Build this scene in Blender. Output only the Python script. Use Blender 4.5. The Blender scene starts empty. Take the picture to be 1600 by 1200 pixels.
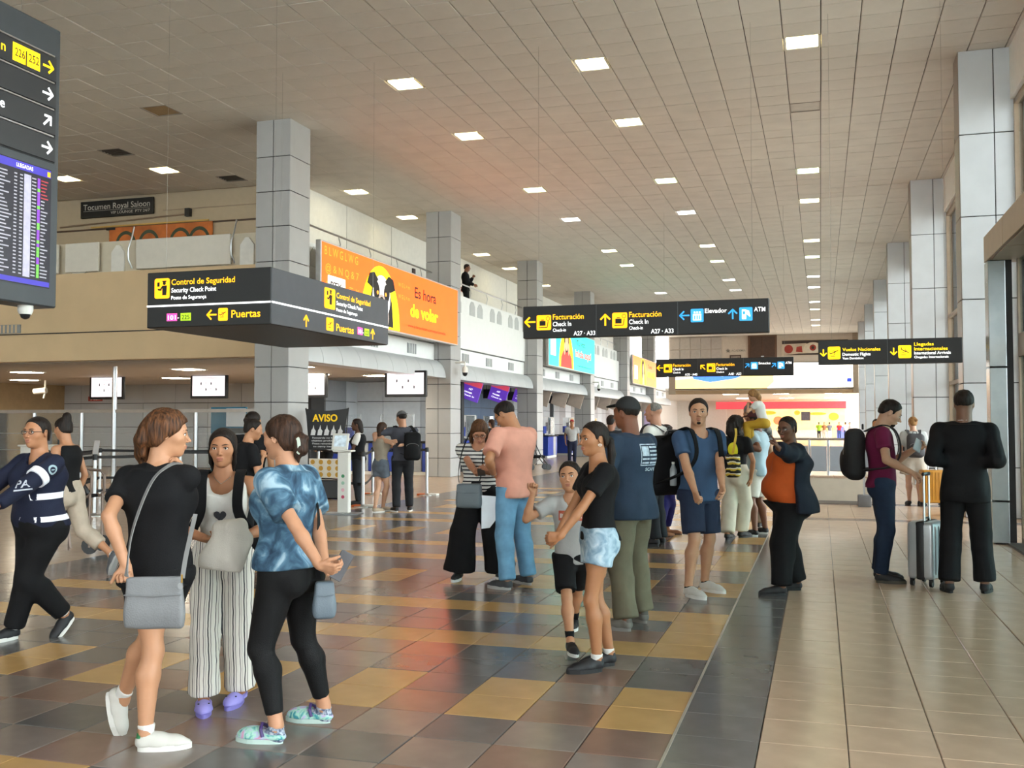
import bpy, bmesh, math, random
import numpy as np
from mathutils import Vector, Matrix
from mathutils.bvhtree import BVHTree
random.seed(7)
SC = bpy.context.scene
COL = SC.collection
PI = math.pi
# ------------------------------------------------------------------ camera
F_PX = 1575.0
PITCH = math.atan(62 / F_PX)
YAW = math.atan(482 / F_PX * math.cos(PITCH))
cam_d = bpy.data.cameras.new('camera')
cam_d.sensor_width = 36.0
cam_d.lens = F_PX / 1600 * 36.0
cam_d.clip_end = 500
cam = bpy.data.objects.new('camera', cam_d)
COL.objects.link(cam)
cam.location = (0, 0, 1.57)
cam.rotation_euler = (PI / 2 + PITCH, 0, YAW)
SC.camera = cam
# ------------------------------------------------------------------ daylight
W = bpy.data.worlds.new('sky'); SC.world = W
W.use_nodes = True
bg = W.node_tree.nodes['Background']
bg.inputs[0].default_value = (0.93, 0.97, 1.0, 1)
bg.inputs[1].default_value = 7.5
# ------------------------------------------------------------------ exposure
SC.view_settings.view_transform = 'Standard'
SC.view_settings.look = 'None'
SC.view_settings.gamma = 1.0
SC.view_settings.use_curve_mapping = False
SC.view_settings.exposure = 0.62
# ------------------------------------------------------------------ materials
MATS = {}
def srgb(c):
    if isinstance(c, str):
        c = [int(c[i:i + 2], 16) for i in (0, 2, 4)]
    return tuple(((v / 255) / 12.92 if v / 255 <= .04045 else ((v / 255 + .055) / 1.055) ** 2.4) for v in c) + (1,)
def mat(name, col, rough=.6, metal=0, var=.06, scale=6, bump=0, bscale=60, emit=0, spec=.5, alpha=None, coat=0):
    """procedural principled material: a noise varies its colour, another its relief"""
    if name in MATS: return MATS[name]
    m = bpy.data.materials.new(name); m.use_nodes = True; MATS[name] = m
    nt = m.node_tree; N = nt.nodes; L = nt.links; b = N['Principled BSDF']
    c = srgb(col)
    b.inputs['Roughness'].default_value = rough; b.inputs['Metallic'].default_value = metal
    b.inputs['Specular IOR Level'].default_value = spec
    b.inputs['Coat Weight'].default_value = coat
    tc = N.new('ShaderNodeTexCoord')
    if var:
        n = N.new('ShaderNodeTexNoise'); n.inputs['Scale'].default_value = scale; n.inputs['Detail'].default_value = 3
        L.new(tc.outputs['Object'], n.inputs['Vector'])
        r = N.new('ShaderNodeValToRGB')
        r.color_ramp.elements[0].position = .3; r.color_ramp.elements[1].position = .7
        r.color_ramp.elements[0].color = tuple(max(0, v * (1 - var)) for v in c[:3]) + (1,)
        r.color_ramp.elements[1].color = tuple(min(1, v * (1 + var)) for v in c[:3]) + (1,)
        L.new(n.outputs['Fac'], r.inputs['Fac']); L.new(r.outputs['Color'], b.inputs['Base Color'])
        src = r.outputs['Color']
    else:
        b.inputs['Base Color'].default_value = c; src = None
    if bump:
        n2 = N.new('ShaderNodeTexNoise'); n2.inputs['Scale'].default_value = bscale; n2.inputs['Detail'].default_value = 4
        L.new(tc.outputs['Object'], n2.inputs['Vector'])
        bp = N.new('ShaderNodeBump'); bp.inputs['Strength'].default_value = bump; bp.inputs['Distance'].default_value = .01
        L.new(n2.outputs['Fac'], bp.inputs['Height']); L.new(bp.outputs['Normal'], b.inputs['Normal'])
    if emit:
        if src: L.new(src, b.inputs['Emission Color'])
        else: b.inputs['Emission Color'].default_value = c
        b.inputs['Emission Strength'].default_value = emit
    return m
def mat_glass(name, tint=(.8, .9, .9), gloss=.08, rough=.02, haze=0):
    if name in MATS: return MATS[name]
    m = bpy.data.materials.new(name); m.use_nodes = True; MATS[name] = m
    nt = m.node_tree; N = nt.nodes; L = nt.links
    for n in list(N):
        if n.type == 'BSDF_PRINCIPLED': N.remove(n)
    out = [n for n in N if n.type == 'OUTPUT_MATERIAL'][0]
    t = N.new('ShaderNodeBsdfTransparent'); t.inputs[0].default_value = tint + (1,)
    g = N.new('ShaderNodeBsdfGlossy'); g.inputs['Roughness'].default_value = rough
    fr = N.new('ShaderNodeFresnel'); fr.inputs[0].default_value = 1.45
    mx = N.new('ShaderNodeMixShader'); L.new(fr.outputs[0], mx.inputs[0]); L.new(t.outputs[0], mx.inputs[1]); L.new(g.outputs[0], mx.inputs[2])
    last = mx
    if haze:
        d = N.new('ShaderNodeBsdfDiffuse'); d.inputs[0].default_value = (.75, .78, .8, 1)
        m2 = N.new('ShaderNodeMixShader'); m2.inputs[0].default_value = haze
        L.new(mx.outputs[0], m2.inputs[1]); L.new(d.outputs[0], m2.inputs[2]); last = m2
    L.new(last.outputs[0], out.inputs[0])
    return m
# ------------------------------------------------------------------ objects
def tag(o, label=None, cat=None, group=None, kind=None):
    if label: o['label'] = label
    if cat: o['category'] = cat
    if group: o['group'] = group
    if kind: o['kind'] = kind
    return o
def thing(name, label, cat, loc=(0, 0, 0), rz=0, group=None):
    o = bpy.data.objects.new(name, None); COL.objects.link(o)
    o.empty_display_size = .1
    o.location = loc; o.rotation_euler = (0, 0, rz)
    return tag(o, label, cat, group)
def link(name, me, parent=None, loc=None, rot=None):
    o = bpy.data.objects.new(name, me); COL.objects.link(o)
    if parent: o.parent = parent
    if loc: o.location = loc
    if rot: o.rotation_euler = rot
    return o
class MB:
    """collects shapes, links them as one mesh object"""
    def __init__(s): s.v = []; s.f = []; s.mi = []; s.cur = 0
    def add(s, vs, fs):
        n = len(s.v); s.v += [tuple(v) for v in vs]; s.f += [tuple(n + i for i in f) for f in fs]; s.mi += [s.cur] * len(fs); return s
    def box(s, x0, x1, y0, y1, z0, z1):
        return s.add([(x0, y0, z0), (x1, y0, z0), (x1, y1, z0), (x0, y1, z0), (x0, y0, z1), (x1, y0, z1), (x1, y1, z1), (x0, y1, z1)],
                     [(0, 3, 2, 1), (4, 5, 6, 7), (0, 1, 5, 4), (1, 2, 6, 5), (2, 3, 7, 6), (3, 0, 4, 7)])
    def bbox(s, x0, x1, y0, y1, z0, z1, b=.01, seg=2):
        bm = bmesh.new(); bmesh.ops.create_cube(bm, size=1)
        for v in bm.verts: v.co = ((x0 + x1) / 2 + v.co.x * (x1 - x0), (y0 + y1) / 2 + v.co.y * (y1 - y0), (z0 + z1) / 2 + v.co.z * (z1 - z0))
        bmesh.ops.bevel(bm, geom=list(bm.edges), offset=b, segments=seg, affect='EDGES', profile=.5)
        bm.verts.index_update()
        s.add([v.co[:] for v in bm.verts], [[v.index for v in f.verts] for f in bm.faces]); bm.free(); return s
    def prism(s, pts, y0, y1):
        """polygon in x,z (counter-clockwise seen from -y) pushed from y0 to y1"""
        n = len(pts)
        return s.add([(x, y0, z) for x, z in pts] + [(x, y1, z) for x, z in pts],
                     [tuple(range(n)), tuple(range(2 * n - 1, n - 1, -1))] + [(i, i + n, (i + 1) % n + n, (i + 1) % n) for i in range(n)])
    def prismz(s, pts, z0, z1):
        n = len(pts)
        return s.add([(x, y, z0) for x, y in pts] + [(x, y, z1) for x, y in pts],
                     [tuple(range(n - 1, -1, -1)), tuple(range(n, 2 * n))] + [(i, (i + 1) % n, (i + 1) % n + n, i + n) for i in range(n)])
    def prismx(s, pts, x0, x1):
        """polygon in y,z pushed along x"""
        n = len(pts)
        return s.add([(x0, y, z) for y, z in pts] + [(x1, y, z) for y, z in pts],
                     [tuple(range(n - 1, -1, -1)), tuple(range(n, 2 * n))] + [(i, (i + 1) % n, (i + 1) % n + n, i + n) for i in range(n)])
    def tube(s, pts, r, n=10, cap=True):
        pts = [Vector(p) for p in pts]; rs = r if isinstance(r, (list, tuple)) else [r] * len(pts)
        vs = []; up = None
        for i, p in enumerate(pts):
            d = (pts[min(i + 1, len(pts) - 1)] - pts[max(i - 1, 0)]).normalized()
            if up is None: up = Vector((0, 0, 1)) if abs(d.z) < .9 else Vector((1, 0, 0))
            a = d.cross(up).normalized(); b = a.cross(d).normalized(); up = b
            for k in range(n):
                t = 2 * PI * k / n; vs.append(p + a * math.cos(t) * rs[i] + b * math.sin(t) * rs[i])
        fs = []
        for i in range(len(pts) - 1):
            for k in range(n):
                fs.append((i * n + k, (i + 1) * n + k, (i + 1) * n + (k + 1) % n, i * n + (k + 1) % n))
        if cap: fs += [tuple(range(n)), tuple(range(len(vs) - 1, len(vs) - n - 1, -1))]
        return s.add(vs, fs)
    def lathe(s, prof, cx=0, cy=0, n=24):
        """profile of (radius, z) turned about a vertical axis"""
        vs = [(cx + r * math.cos(2 * PI * k / n), cy + r * math.sin(2 * PI * k / n), z) for r, z in prof for k in range(n)]
        fs = [(i * n + k, i * n + (k + 1) % n, (i + 1) * n + (k + 1) % n, (i + 1) * n + k) for i in range(len(prof) - 1) for k in range(n)]
        fs += [tuple(range(n - 1, -1, -1)), tuple(range(len(vs) - n, len(vs)))]
        return s.add(vs, fs)
    def disc(s, cx, cz, r, y, n=20, rz=None, h=.002):
        return s.prism([(cx + r * math.cos(2 * PI * k / n), cz + (rz or r) * math.sin(2 * PI * k / n)) for k in range(n)], y, y + h)
    def mesh(s, name, m=None, smooth=False):
        me = bpy.data.meshes.new(name); me.from_pydata(s.v, [], s.f)
        ms = m if isinstance(m, (list, tuple)) else [m] if m else []
        for x in ms: me.materials.append(x)
        if len(ms) > 1: me.polygons.foreach_set('material_index', s.mi)
        if smooth:
            me.polygons.foreach_set('use_smooth', [True] * len(me.polygons))
            try: me.set_sharp_from_angle(angle=math.radians(35))
            except Exception: pass
        me.update(); return me
    def build(s, name, m, parent=None, smooth=False, loc=None, rot=None):
        return link(name, s.mesh(name, m, smooth), parent, loc, rot)
def copy_tree(o, parent=None):
    c = o.copy(); COL.objects.link(c); c.parent = parent
    for ch in list(o.children): copy_tree(ch, c)
    return c
def struct(name, mb, m, smooth=False):
    return tag(mb.build(name, m, None, smooth), kind='structure')
TXT = {}
def text_mesh(body, bold=0):
    key = (body, bold)
    if key in TXT: return TXT[key]
    cu = bpy.data.curves.new('lettering', 'FONT'); cu.body = body; cu.size = 1; cu.offset = bold; cu.resolution_u = 3
    o = bpy.data.objects.new('lettering', cu); COL.objects.link(o)
    dg = bpy.context.evaluated_depsgraph_get(); dg.update()
    me = bpy.data.meshes.new_from_object(o.evaluated_get(dg))
    bpy.data.objects.remove(o); bpy.data.curves.remove(cu)
    v = np.empty(len(me.vertices) * 3, np.float32); me.vertices.foreach_get('co', v); v = v.reshape(-1, 3)
    fs = [tuple(p.vertices) for p in me.polygons]
    bpy.data.meshes.remove(me)
    TXT[key] = (v, fs); return TXT[key]
def letter(mb, body, x, z, h, y=-.003, w=None, bold=.01, right=False):
    """flat lettering in the x,z plane facing -y: x left edge, z baseline, h cap height, w width to fit"""
    v, fs = text_mesh(body, bold)
    if len(v) == 0: return
    lo = v[:, 0].min(); wd = v[:, 0].max() - lo; s = h / .73
    sx = s if w is None else w / wd
    x0 = x - (wd * sx if right else 0)
    mb.add([(x0 + (a - lo) * sx, y, z + b * s) for a, b, c in v], fs)
def lettering(parent, m, items, name='lettering', y=-.003, bold=.01):
    for it in items:
        mb = MB(); letter(mb, it[0], it[1], it[2], it[3], y, it[4] if len(it) > 4 else None, bold); o = mb.build(name, m, parent)
    return o
def project(p):
    d = Vector(p) - cam.location
    fw = Vector((-math.sin(YAW) * math.cos(PITCH), math.cos(YAW) * math.cos(PITCH), math.sin(PITCH)))
    rt = Vector((math.cos(YAW), math.sin(YAW), 0)); up = rt.cross(fw); z = d.dot(fw)
    return (800 + F_PX * d.dot(rt) / z, 600 - F_PX * d.dot(up) / z, z)
# ================================================================== THE HALL
HC = 7.9                       # ceiling height
CT = .593                      # ceiling tile pitch
CX0, CY0 = .0765, 16.905       # a tile corner
FT = .417                      # floor tile pitch
FX0, FY0 = .11, 5.18
M_concrete = mat('grout', '5a5650', .8)
M_ct = mat('ceiling_tile', 'd6cfc4', .75, var=.05, scale=2, bump=.05, bscale=90)
M_cgap = mat('ceiling_gap', '5c564f', .9)
M_beige = mat('tile_beige', 'c6ab92', .22, var=.07, scale=5, spec=.5)
M_grey = mat('tile_grey', '686563', .2, var=.1, scale=4, spec=.5)
M_brown = mat('tile_brown', '866b5e', .2, var=.1, scale=4, spec=.5)
M_ochre = mat('tile_ochre', 'bf9760', .25, var=.08, scale=4, spec=.5)
M_taupe = mat('tile_taupe', '857870', .2, var=.1, scale=4, spec=.5)
M_panel = mat('column_panel', 'a9a8a6', .4, var=.03, scale=3)
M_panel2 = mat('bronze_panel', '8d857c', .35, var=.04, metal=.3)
M_joint = mat('dark_joint', '2c2c2d', .8)
M_steel = mat('brushed_steel', 'c2c3c4', .28, metal=1, var=.05, scale=20)
M_bronze = mat('bronze_frame', 'a4917c', .4, metal=.4, var=.05)
M_white = mat('white_plaster', 'e4e2da', .7, var=.03)
M_cream = mat('cream_plaster', 'd9bd94', .7, var=.04, scale=1.5)
M_black = mat('black_plastic', '17171a', .4, var=.1)
M_gpanel = mat('grey_wall_panel', 'b9bdc1', .42, var=.04, scale=1)
M_bulk = mat('curved_aluminium', 'c4c7c9', .42, metal=.25, var=.04, scale=1)
M_glass = mat_glass('clear_glass', (.93, .96, .95))
M_tglass = mat_glass('tinted_glass', (.62, .74, .74))
M_wood = mat('dark_wood', '4a3324', .5, var=.15)

def tile_mesh(name, sx, sy, t, m, gap):
    b = .004
    mb = MB(); x0, x1, y0, y1 = gap, sx - gap, gap, sy - gap
    mb.add([(x0, y0, -t), (x1, y0, -t), (x1, y1, -t), (x0, y1, -t), (x0, y0, -b), (x1, y0, -b), (x1, y1, -b), (x0, y1, -b),
            (x0 + b, y0 + b, 0), (x1 - b, y0 + b, 0), (x1 - b, y1 - b, 0), (x0 + b, y1 - b, 0)],
           [(0, 3, 2, 1), (0, 1, 5, 4), (1, 2, 6, 5), (2, 3, 7, 6), (3, 0, 4, 7), (4, 5, 9, 8), (5, 6, 10, 9), (6, 7, 11, 10), (7, 4, 8, 11), (8, 9, 10, 11)])
    return mb.mesh(name, m)
# ---- floor
def floor_kind(k, j):
    x = FX0 + FT * (k + .5); jj = j % 10
    if k >= -1:
        return 2 if (j in (29, 37)) else 0
    if k == -2: return 1
    if k < -20: return 0
    if k in (-19, -20): return 1 if j % 2 else 4
    if j < 0: return 3 if j == -4 and k < -8 else (1, 4, 2, 4)[(k * 3 + j * 5) % 4]
    if jj in (4, 7) and j < 45: return 3
    if k == -3 and jj in (5, 6) and j < 45: return 3
    if jj in (0, 1) and k % 2 == 1 and j < 45: return 3
    if j == -4 and k < -8: return 3
    if k == -3: return 1
    if j > 45: return 4 if (j // 2) % 3 else 2
    r = random.Random(k * 7919 + j * 104729).random()
    if jj in (5, 6): return (2, 4, 1)[0 if r < .5 else 1 if r < .75 else 2]
    return 1 if r < .42 else 4 if r < .72 else 2
FM = [M_beige, M_grey, M_brown, M_ochre, M_taupe]
floor = struct('floor', MB().box(-34, 9, -16, 130, -.4, -.012), M_concrete)
fmesh = [tile_mesh('floor_tile', FT, FT, .012, m, .0022) for m in FM]
cells = []
for k in range(-46, 9):
    for j in range(-10, 168):
        x, y = FX0 + k * FT, FY0 + j * FT
        if x < -13.5 and y > 32: continue
        if x < -3 - y * .95: continue
        u, v, z = project((x + FT / 2, y + FT / 2, 0)) if y > .5 else (0, 0, -1)
        vis = z > 0 and -60 < u < 1660 and 600 < v < 1240
        cells.append((0 if vis else 1, z if vis else 0, k, j))
cells.sort()
rest = MB()
for n, (nv, z, k, j) in enumerate(cells):
    c = floor_kind(k, j); x, y = FX0 + k * FT, FY0 + j * FT
    if n < 300 and not nv:
        link('floor_tile', fmesh[c], floor, (x, y, 0))
    else:
        rest.cur = c; g = .0022
        rest.add([(x + g, y + g, 0), (x + FT - g, y + g, 0), (x + FT - g, y + FT - g, 0), (x + g, y + FT - g, 0),
                  (x + g, y + g, -.012), (x + FT - g, y + g, -.012), (x + FT - g, y + FT - g, -.012), (x + g, y + FT - g, -.012)],
                 [(0, 1, 2, 3), (4, 5, 1, 0), (5, 6, 2, 1), (6, 7, 3, 2), (7, 4, 0, 3)])
tag(rest.build('floor_tile_field', FM, floor), kind='stuff')
tag(MB().box(FX0 - 2 * FT - .007, FX0 - 2 * FT + .007, 2, 60, -.01, .003).build('metal_divider_strip', mat('divider_metal', 'c9c3b8', .35, metal=.6), floor), 'pale metal divider strip')
# floor beyond the tiles of the field
struct('trim_floor_far', MB().box(-16, 9, 75.5, 128, -.4, 0), M_beige)
struct('trim_floor_rear', MB().box(-34, -19, -16, 36, -.011, -.0005), M_beige)
struct('trim_floor_near', MB().box(-34, 9, -16, .8, -.011, -.0005), M_grey)

# ---- ceiling lamps (centres), vents
LROWS = [(-7.33, [17.2, 20.74, 26.39, 30.2, 35.9, 39.6, 48.9]), (-3.78, [17.2, 20.74, 26.39, 30.2, 35.9, 39.6, 45.2, 48.9]),
         (-.22, [17.2, 26.39, 29.6, 35.9, 39.6, 45.2, 48.9, 54.6, 58.2, 64.1, 67.7]), (-12.07, [24.9, 28.4, 35.5, 39.0, 44.6])]
def snapx(x): return round((x - CX0) / CT - .5)
def snapy(y): return round((y - CY0) / CT - .5)
LAMPS = [(snapx(x), snapy(y), x, y) for x, ys in LROWS for y in ys]
LAMPS += [(snapx(-15.6), snapy(21.2), -15.6, 21.2), (snapx(-18.53), snapy(21.4), -18.5, 21.4), (snapx(-22.0), snapy(21.4), -22, 21.4)]
VENTS = [(snapx(-12.61), snapy(17.24), 'tan'), (snapx(-15.62), snapy(19.82), 'dark'), (snapx(-14.43), snapy(22.73), 'dark'), (snapx(-.23), snapy(20.76), 'rim')]
# ---- ceiling
ceiling = struct('ceiling', MB().box(-34, 4.2, -16, 74, HC + .02, HC + .3), M_cgap)
cm = MB(); g = .007
cm.add([(g, g, 0), (CT - g, g, 0), (CT - g, CT - g, 0), (g, CT - g, 0), (g + .006, g + .006, -.008), (CT - g - .006, g + .006, -.008), (CT - g - .006, CT - g - .006, -.008), (g + .006, CT - g - .006, -.008),
        (g, g, .02), (CT - g, g, .02), (CT - g, CT - g, .02), (g, CT - g, .02)],
       [(7, 6, 5, 4), (0, 4, 5, 1), (1, 5, 6, 2), (2, 6, 7, 3), (3, 7, 4, 0), (8, 0, 1, 9), (9, 1, 2, 10), (10, 2, 3, 11), (11, 3, 0, 8)])
ctile = cm.mesh('ceiling_tile', M_ct)
holes = {(a, b) for a, b, *_ in LAMPS} | {(a, b) for a, b, _ in VENTS}
cells = []
for i in range(-56, 7):
    for j in range(-34, 97):
        if (i, j) in holes: continue
        x, y = CX0 + i * CT, CY0 + j * CT
        if x > 3.9 or y > 73.5: continue
        if x < -14 and y > 23.4 or x < -3 - (y + 10) * 1.1: continue
        u, v, z = project((x + CT / 2, y + CT / 2, HC)) if y > 2 else (0, 0, -1)
        vis = z > 0 and -40 < u < 1640 and -30 < v
        cells.append((0 if vis else 1, z if vis else 0, i, j))
cells.sort()
crest = MB(); rr = random.Random(3)
for n, (nv, z, i, j) in enumerate(cells):
    x, y = CX0 + i * CT, CY0 + j * CT
    if n < 300 and not nv:
        o = link('ceiling_tile', ctile, ceiling, (x, y, HC + rr.uniform(-.002, .003)))
        o.rotation_euler = (rr.uniform(-.003, .003), rr.uniform(-.003, .003), 0)
    else:
        zz = HC - .008 + rr.uniform(-.003, .003)
        crest.add([(x + g, y + g, zz), (x + CT - g, y + g, zz), (x + CT - g, y + CT - g, zz), (x + g, y + CT - g, zz),
                   (x + g, y + g, HC + .02), (x + CT - g, y + g, HC + .02), (x + CT - g, y + CT - g, HC + .02), (x + g, y + CT - g, HC + .02)],
                  [(3, 2, 1, 0), (4, 0, 1, 5), (5, 1, 2, 6), (6, 2, 3, 7), (7, 3, 0, 4)])
tag(crest.build('ceiling_tile_field', M_ct, ceiling), kind='stuff')
LCOL = {'y': 'fff6c8', 'w': 'fbfcff', 'g': 'eaffc8', 'm': 'fff0c0'}
LTINT = {17.2: 'y', 20.74: 'y', 26.39: 'g', 30.2: 'w', 35.9: 'y', 39.6: 'g', 45.2: 'w', 48.9: 'w'}
def lamp(i, j, x, y, label, tint):
    t = thing('ceiling_light', label, 'ceiling light', (CX0 + (i + .5) * CT, CY0 + (j + .5) * CT, HC), 0, 'square recessed ceiling lights')
    a, b = CT / 2 - .004, CT / 2 - .045
    f = MB()
    for q in range(4):
        c, s = math.cos(q * PI / 2), math.sin(q * PI / 2)
        P = lambda px, py, z: (px * c - py * s, px * s + py * c, z)
        f.add([P(-a, -a, -.012), P(a, -a, -.012), P(b, -b, -.004), P(-b, -b, -.004), P(b, -b, .018), P(-b, -b, .018)], [(3, 2, 1, 0), (5, 4, 2, 3)])
    f.build('frame', mat('lamp_frame', 'd8d4ca', .5), t)
    MB().box(-b, b, -b, b, .006, .018).build('diffuser', mat('lamp_' + tint, LCOL[tint], .5, var=.02, emit=LAMP_E), t)
    return t
LAMP_E = 9.0
ORD = ['first', 'second', 'third', 'fourth', 'fifth', 'sixth', 'seventh', 'eighth', 'ninth', 'tenth', 'eleventh', 'twelfth']
RN = {-7.33: 'row nearest the mezzanine columns', -3.78: 'middle row over the hall', -.22: 'row beside the right-hand columns', -12.07: 'row above the mezzanine'}
for x, ys in LROWS:
    for n, y in enumerate(ys):
        t = 'm' if x < -12 else LTINT.get(y, 'w' if n % 2 else 'y')
        lamp(snapx(x), snapy(y), x, y, 'lit square ceiling lamp, %s from the camera in the %s' % (ORD[n], RN[x]), t)
lamp(*LAMPS[-3], 'warm square ceiling lamp left of the first mezzanine column', 'm')
lamp(*LAMPS[-2], 'warm square ceiling lamp just beside the flight information board', 'm')
lamp(*LAMPS[-1], 'warm square ceiling lamp hidden furthest left over the lounge', 'm')
for (i, j, kind), lab in zip(VENTS, ['tan stained ceiling hatch left of the first column', 'dark open ceiling vent above the lounge sign', 'dark square ceiling diffuser next to the first column', 'grey square ceiling hatch near the right-hand lamp row']):
    t = thing('ceiling_vent', lab, 'vent', (CX0 + (i + .5) * CT, CY0 + (j + .5) * CT, HC))
    a = CT / 2 - .006
    MB().box(-a, a, -a, a, .005 if kind != 'dark' else .012, .019).build('panel', mat('vent_' + kind, {'tan': 'a98d66', 'dark': '352f29', 'rim': 'cbc5bb'}[kind], .7), t)
    f = MB()
    for s in (-1, 1): f.box(s * a - .015, s * a + .015, -a, a, -.012, .0); f.box(-a, a, s * a - .015, s * a + .015, -.012, 0)
    f.build('frame', mat('vent_frame', '9a9084', .6), t)
    if kind == 'dark':
        for q in range(5): MB().box(-a, a, -a + q * .11 + .04, -a + q * .11 + .055, -.008, .01).build('slat', mat('vent_slat', '57504a', .6), t)

# ---- columns
def column(x0, x1, y0, y1, rows, label, group, split_front=True, side='right', name='column'):
    M_p = M_panel if side == 'right' else mat('column_panel_lit', 'c9cccf', .4, var=.03, scale=3)  # window-side columns get a paler copy standing in for window light
    t = thing(name, label, 'column', ((x0 + x1) / 2, (y0 + y1) / 2, 0), 0, group)
    hx, hy = (x1 - x0) / 2, (y1 - y0) / 2
    MB().box(-hx + .03, hx - .03, -hy + .03, hy - .03, 0, HC).build('core', M_joint, t)
    zs = [0] + rows + [HC]; gp = .008
    for a, b in zip(zs, zs[1:]):
        xs = [-hx, 0, hx] if split_front else [-hx, hx]
        for u, w in zip(xs, xs[1:]):
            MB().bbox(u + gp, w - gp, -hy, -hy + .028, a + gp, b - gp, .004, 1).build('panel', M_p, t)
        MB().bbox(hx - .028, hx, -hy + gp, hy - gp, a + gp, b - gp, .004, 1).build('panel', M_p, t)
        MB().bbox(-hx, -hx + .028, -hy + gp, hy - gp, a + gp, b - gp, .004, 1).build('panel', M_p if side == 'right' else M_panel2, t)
    return t
CY = [18.4 + 9.49 * k for k in range(6)]
for k, y in enumerate(CY):
    rows = [.55 + .73 * q for q in range(11) if .55 + .73 * q < HC - .2]
    column(-11.22, -10.42, y, y + .86, rows, 'grey panelled square column, %s along the mezzanine side' % ORD[k], 'mezzanine columns')
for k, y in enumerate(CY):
    column(2.3, 3.4, y, y + .6, [.84, 2.25, 3.66, 5.06, 6.46], 'tall panelled column lightened for window light, %s along the window side' % ORD[k], 'window side columns', True, 'left')

# ---- mezzanine to the left, front facing the hall
wl = MB(); wl.box(-34, -11.22, 18.9, 19.2, 3.0, 4.98); struct('wall_mezzanine_front', wl, M_cream)
t1 = MB().box(-34, -11.22, 18.86, 18.9, 3.62, 3.64); struct('trim_1', t1, M_joint)
for x in (-18.2, -13.6):
    wv = MB().box(x - .55, x + .55, 18.87, 18.9, 3.66, 3.86).build('vent', mat('vent_grille', '8d8f90', .5), bpy.data.objects['wall_mezzanine_front'])
    for q in range(9): MB().box(x - .5 + q * .115, x - .46 + q * .115, 18.86, 18.875, 3.67, 3.85).build('vent_bar', M_cream, wv)
par = struct('wall_parapet_front', MB().box(-34, -11.22, 18.98, 19.14, 4.98, 5.68), mat('parapet_cream', 'd6cbb4', .6, var=.03))
M_pp = mat('parapet_panel', 'dcd6c8', .45, var=.03)
for x0, x1 in [(-16.4, -15.5), (-14.5, -12.1), (-17.9, -16.6), (-20.5, -18.1)]:
    MB().bbox(x0, x1, 18.84, 18.9, 5.0, 5.66, .01, 1).build('panel', M_pp, par)
for x in (-16.1, -15.05, -11.75):   # chamfered niches between the panels
    MB().prism([(x - .17, 4.98), (x + .17, 4.98), (x + .17, 5.42), (x + .04, 5.58), (x - .04, 5.58), (x - .17, 5.42)], 18.93, 18.985).build('niche', mat('niche_white', 'e9e6dc', .5), par)
for x in (-14.6, -12.0):
    MB().tube([(x, 18.85, 5.02), (x - .03, 18.76, 5.2), (x - .02, 18.74, 5.45), (x + .02, 18.8, 5.7), (x + .05, 18.84, 5.95)], .018, 8).build('bracket', M_steel, par, True)
struct('floor_mezzanine_front', MB().box(-34, -11.22, 19.2, 31, 3.02, 3.3), M_beige)
struct('ceiling_recess', MB().box(-34, -11.0, 19.2, 31, 2.98, 3.02), mat('recess_ceiling', 'b5aea4', .7))
up = MB(); up.box(-34, -13.1, 23.5, 23.7, 3.3, HC + .02); struct('wall_lounge', up, mat('lounge_wall', 'b5a48a', .7, var=.03))
struct('trim_2', MB().box(-34, -13.1, 23.46, 23.5, 7.0, 7.04), M_wood)
struct('trim_3', MB().box(-17.2, -13.1, 23.47, 23.5, 7.42, 7.44), M_bronze)
struct('wall_mezzanine_back', MB().box(-13.3, -13.1, 23.5, 75, 3.3, HC + .02), M_white)
for y in (26.4, 29.6, 32.8, 42, 45): struct('trim_4', MB().box(-13.1, -13.09, y, y + .012, 3.3, HC), mat('wall_seam', 'b9b7b0', .7))
tag(MB().bbox(-13.1, -13.04, 31.3, 31.5, 6.55, 6.8, .01, 1).build('wall_alarm', mat('alarm_brown', '4a3a34', .6)), 'small dark alarm box on the white gallery wall', 'alarm')
# recess back wall with grey panels
rw = struct('wall_recess', MB().box(-34, -11.22, 31.05, 31.3, 0, 3.0), M_joint)
rr2 = random.Random(5)
M_gp = [M_gpanel, mat('grey_wall_panel_dark', '8c9095', .4, var=.04), mat('grey_wall_panel_light', 'd8dce0', .4, var=.04)]
for i in range(12):
    x1 = -11.3 - i * 1.35
    for a, b in ((.02, .72), (.74, 1.44), (1.46, 2.3), (2.32, 2.98)):
        c = {1: 2, 2: 2, 0: 0, 3: 0}.get(i, 0) if b < 2.99 else (2 if i in (1, 2) else 0)
        if x1 > -27: MB().bbox(x1 - 1.335, x1, 31.0, 31.05, a, b, .004, 1).build('panel', M_gp[1 if (i == 1 and False) else c], rw)
struct('wall_left_far', MB().box(-27.6, -26.9, 20, 31, 0, 3), mat('wall_tan', 'a98f6a', .7))
struct('wall_left', MB().box(-34.2, -34, -16, 31, 0, HC), M_cream)
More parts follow.
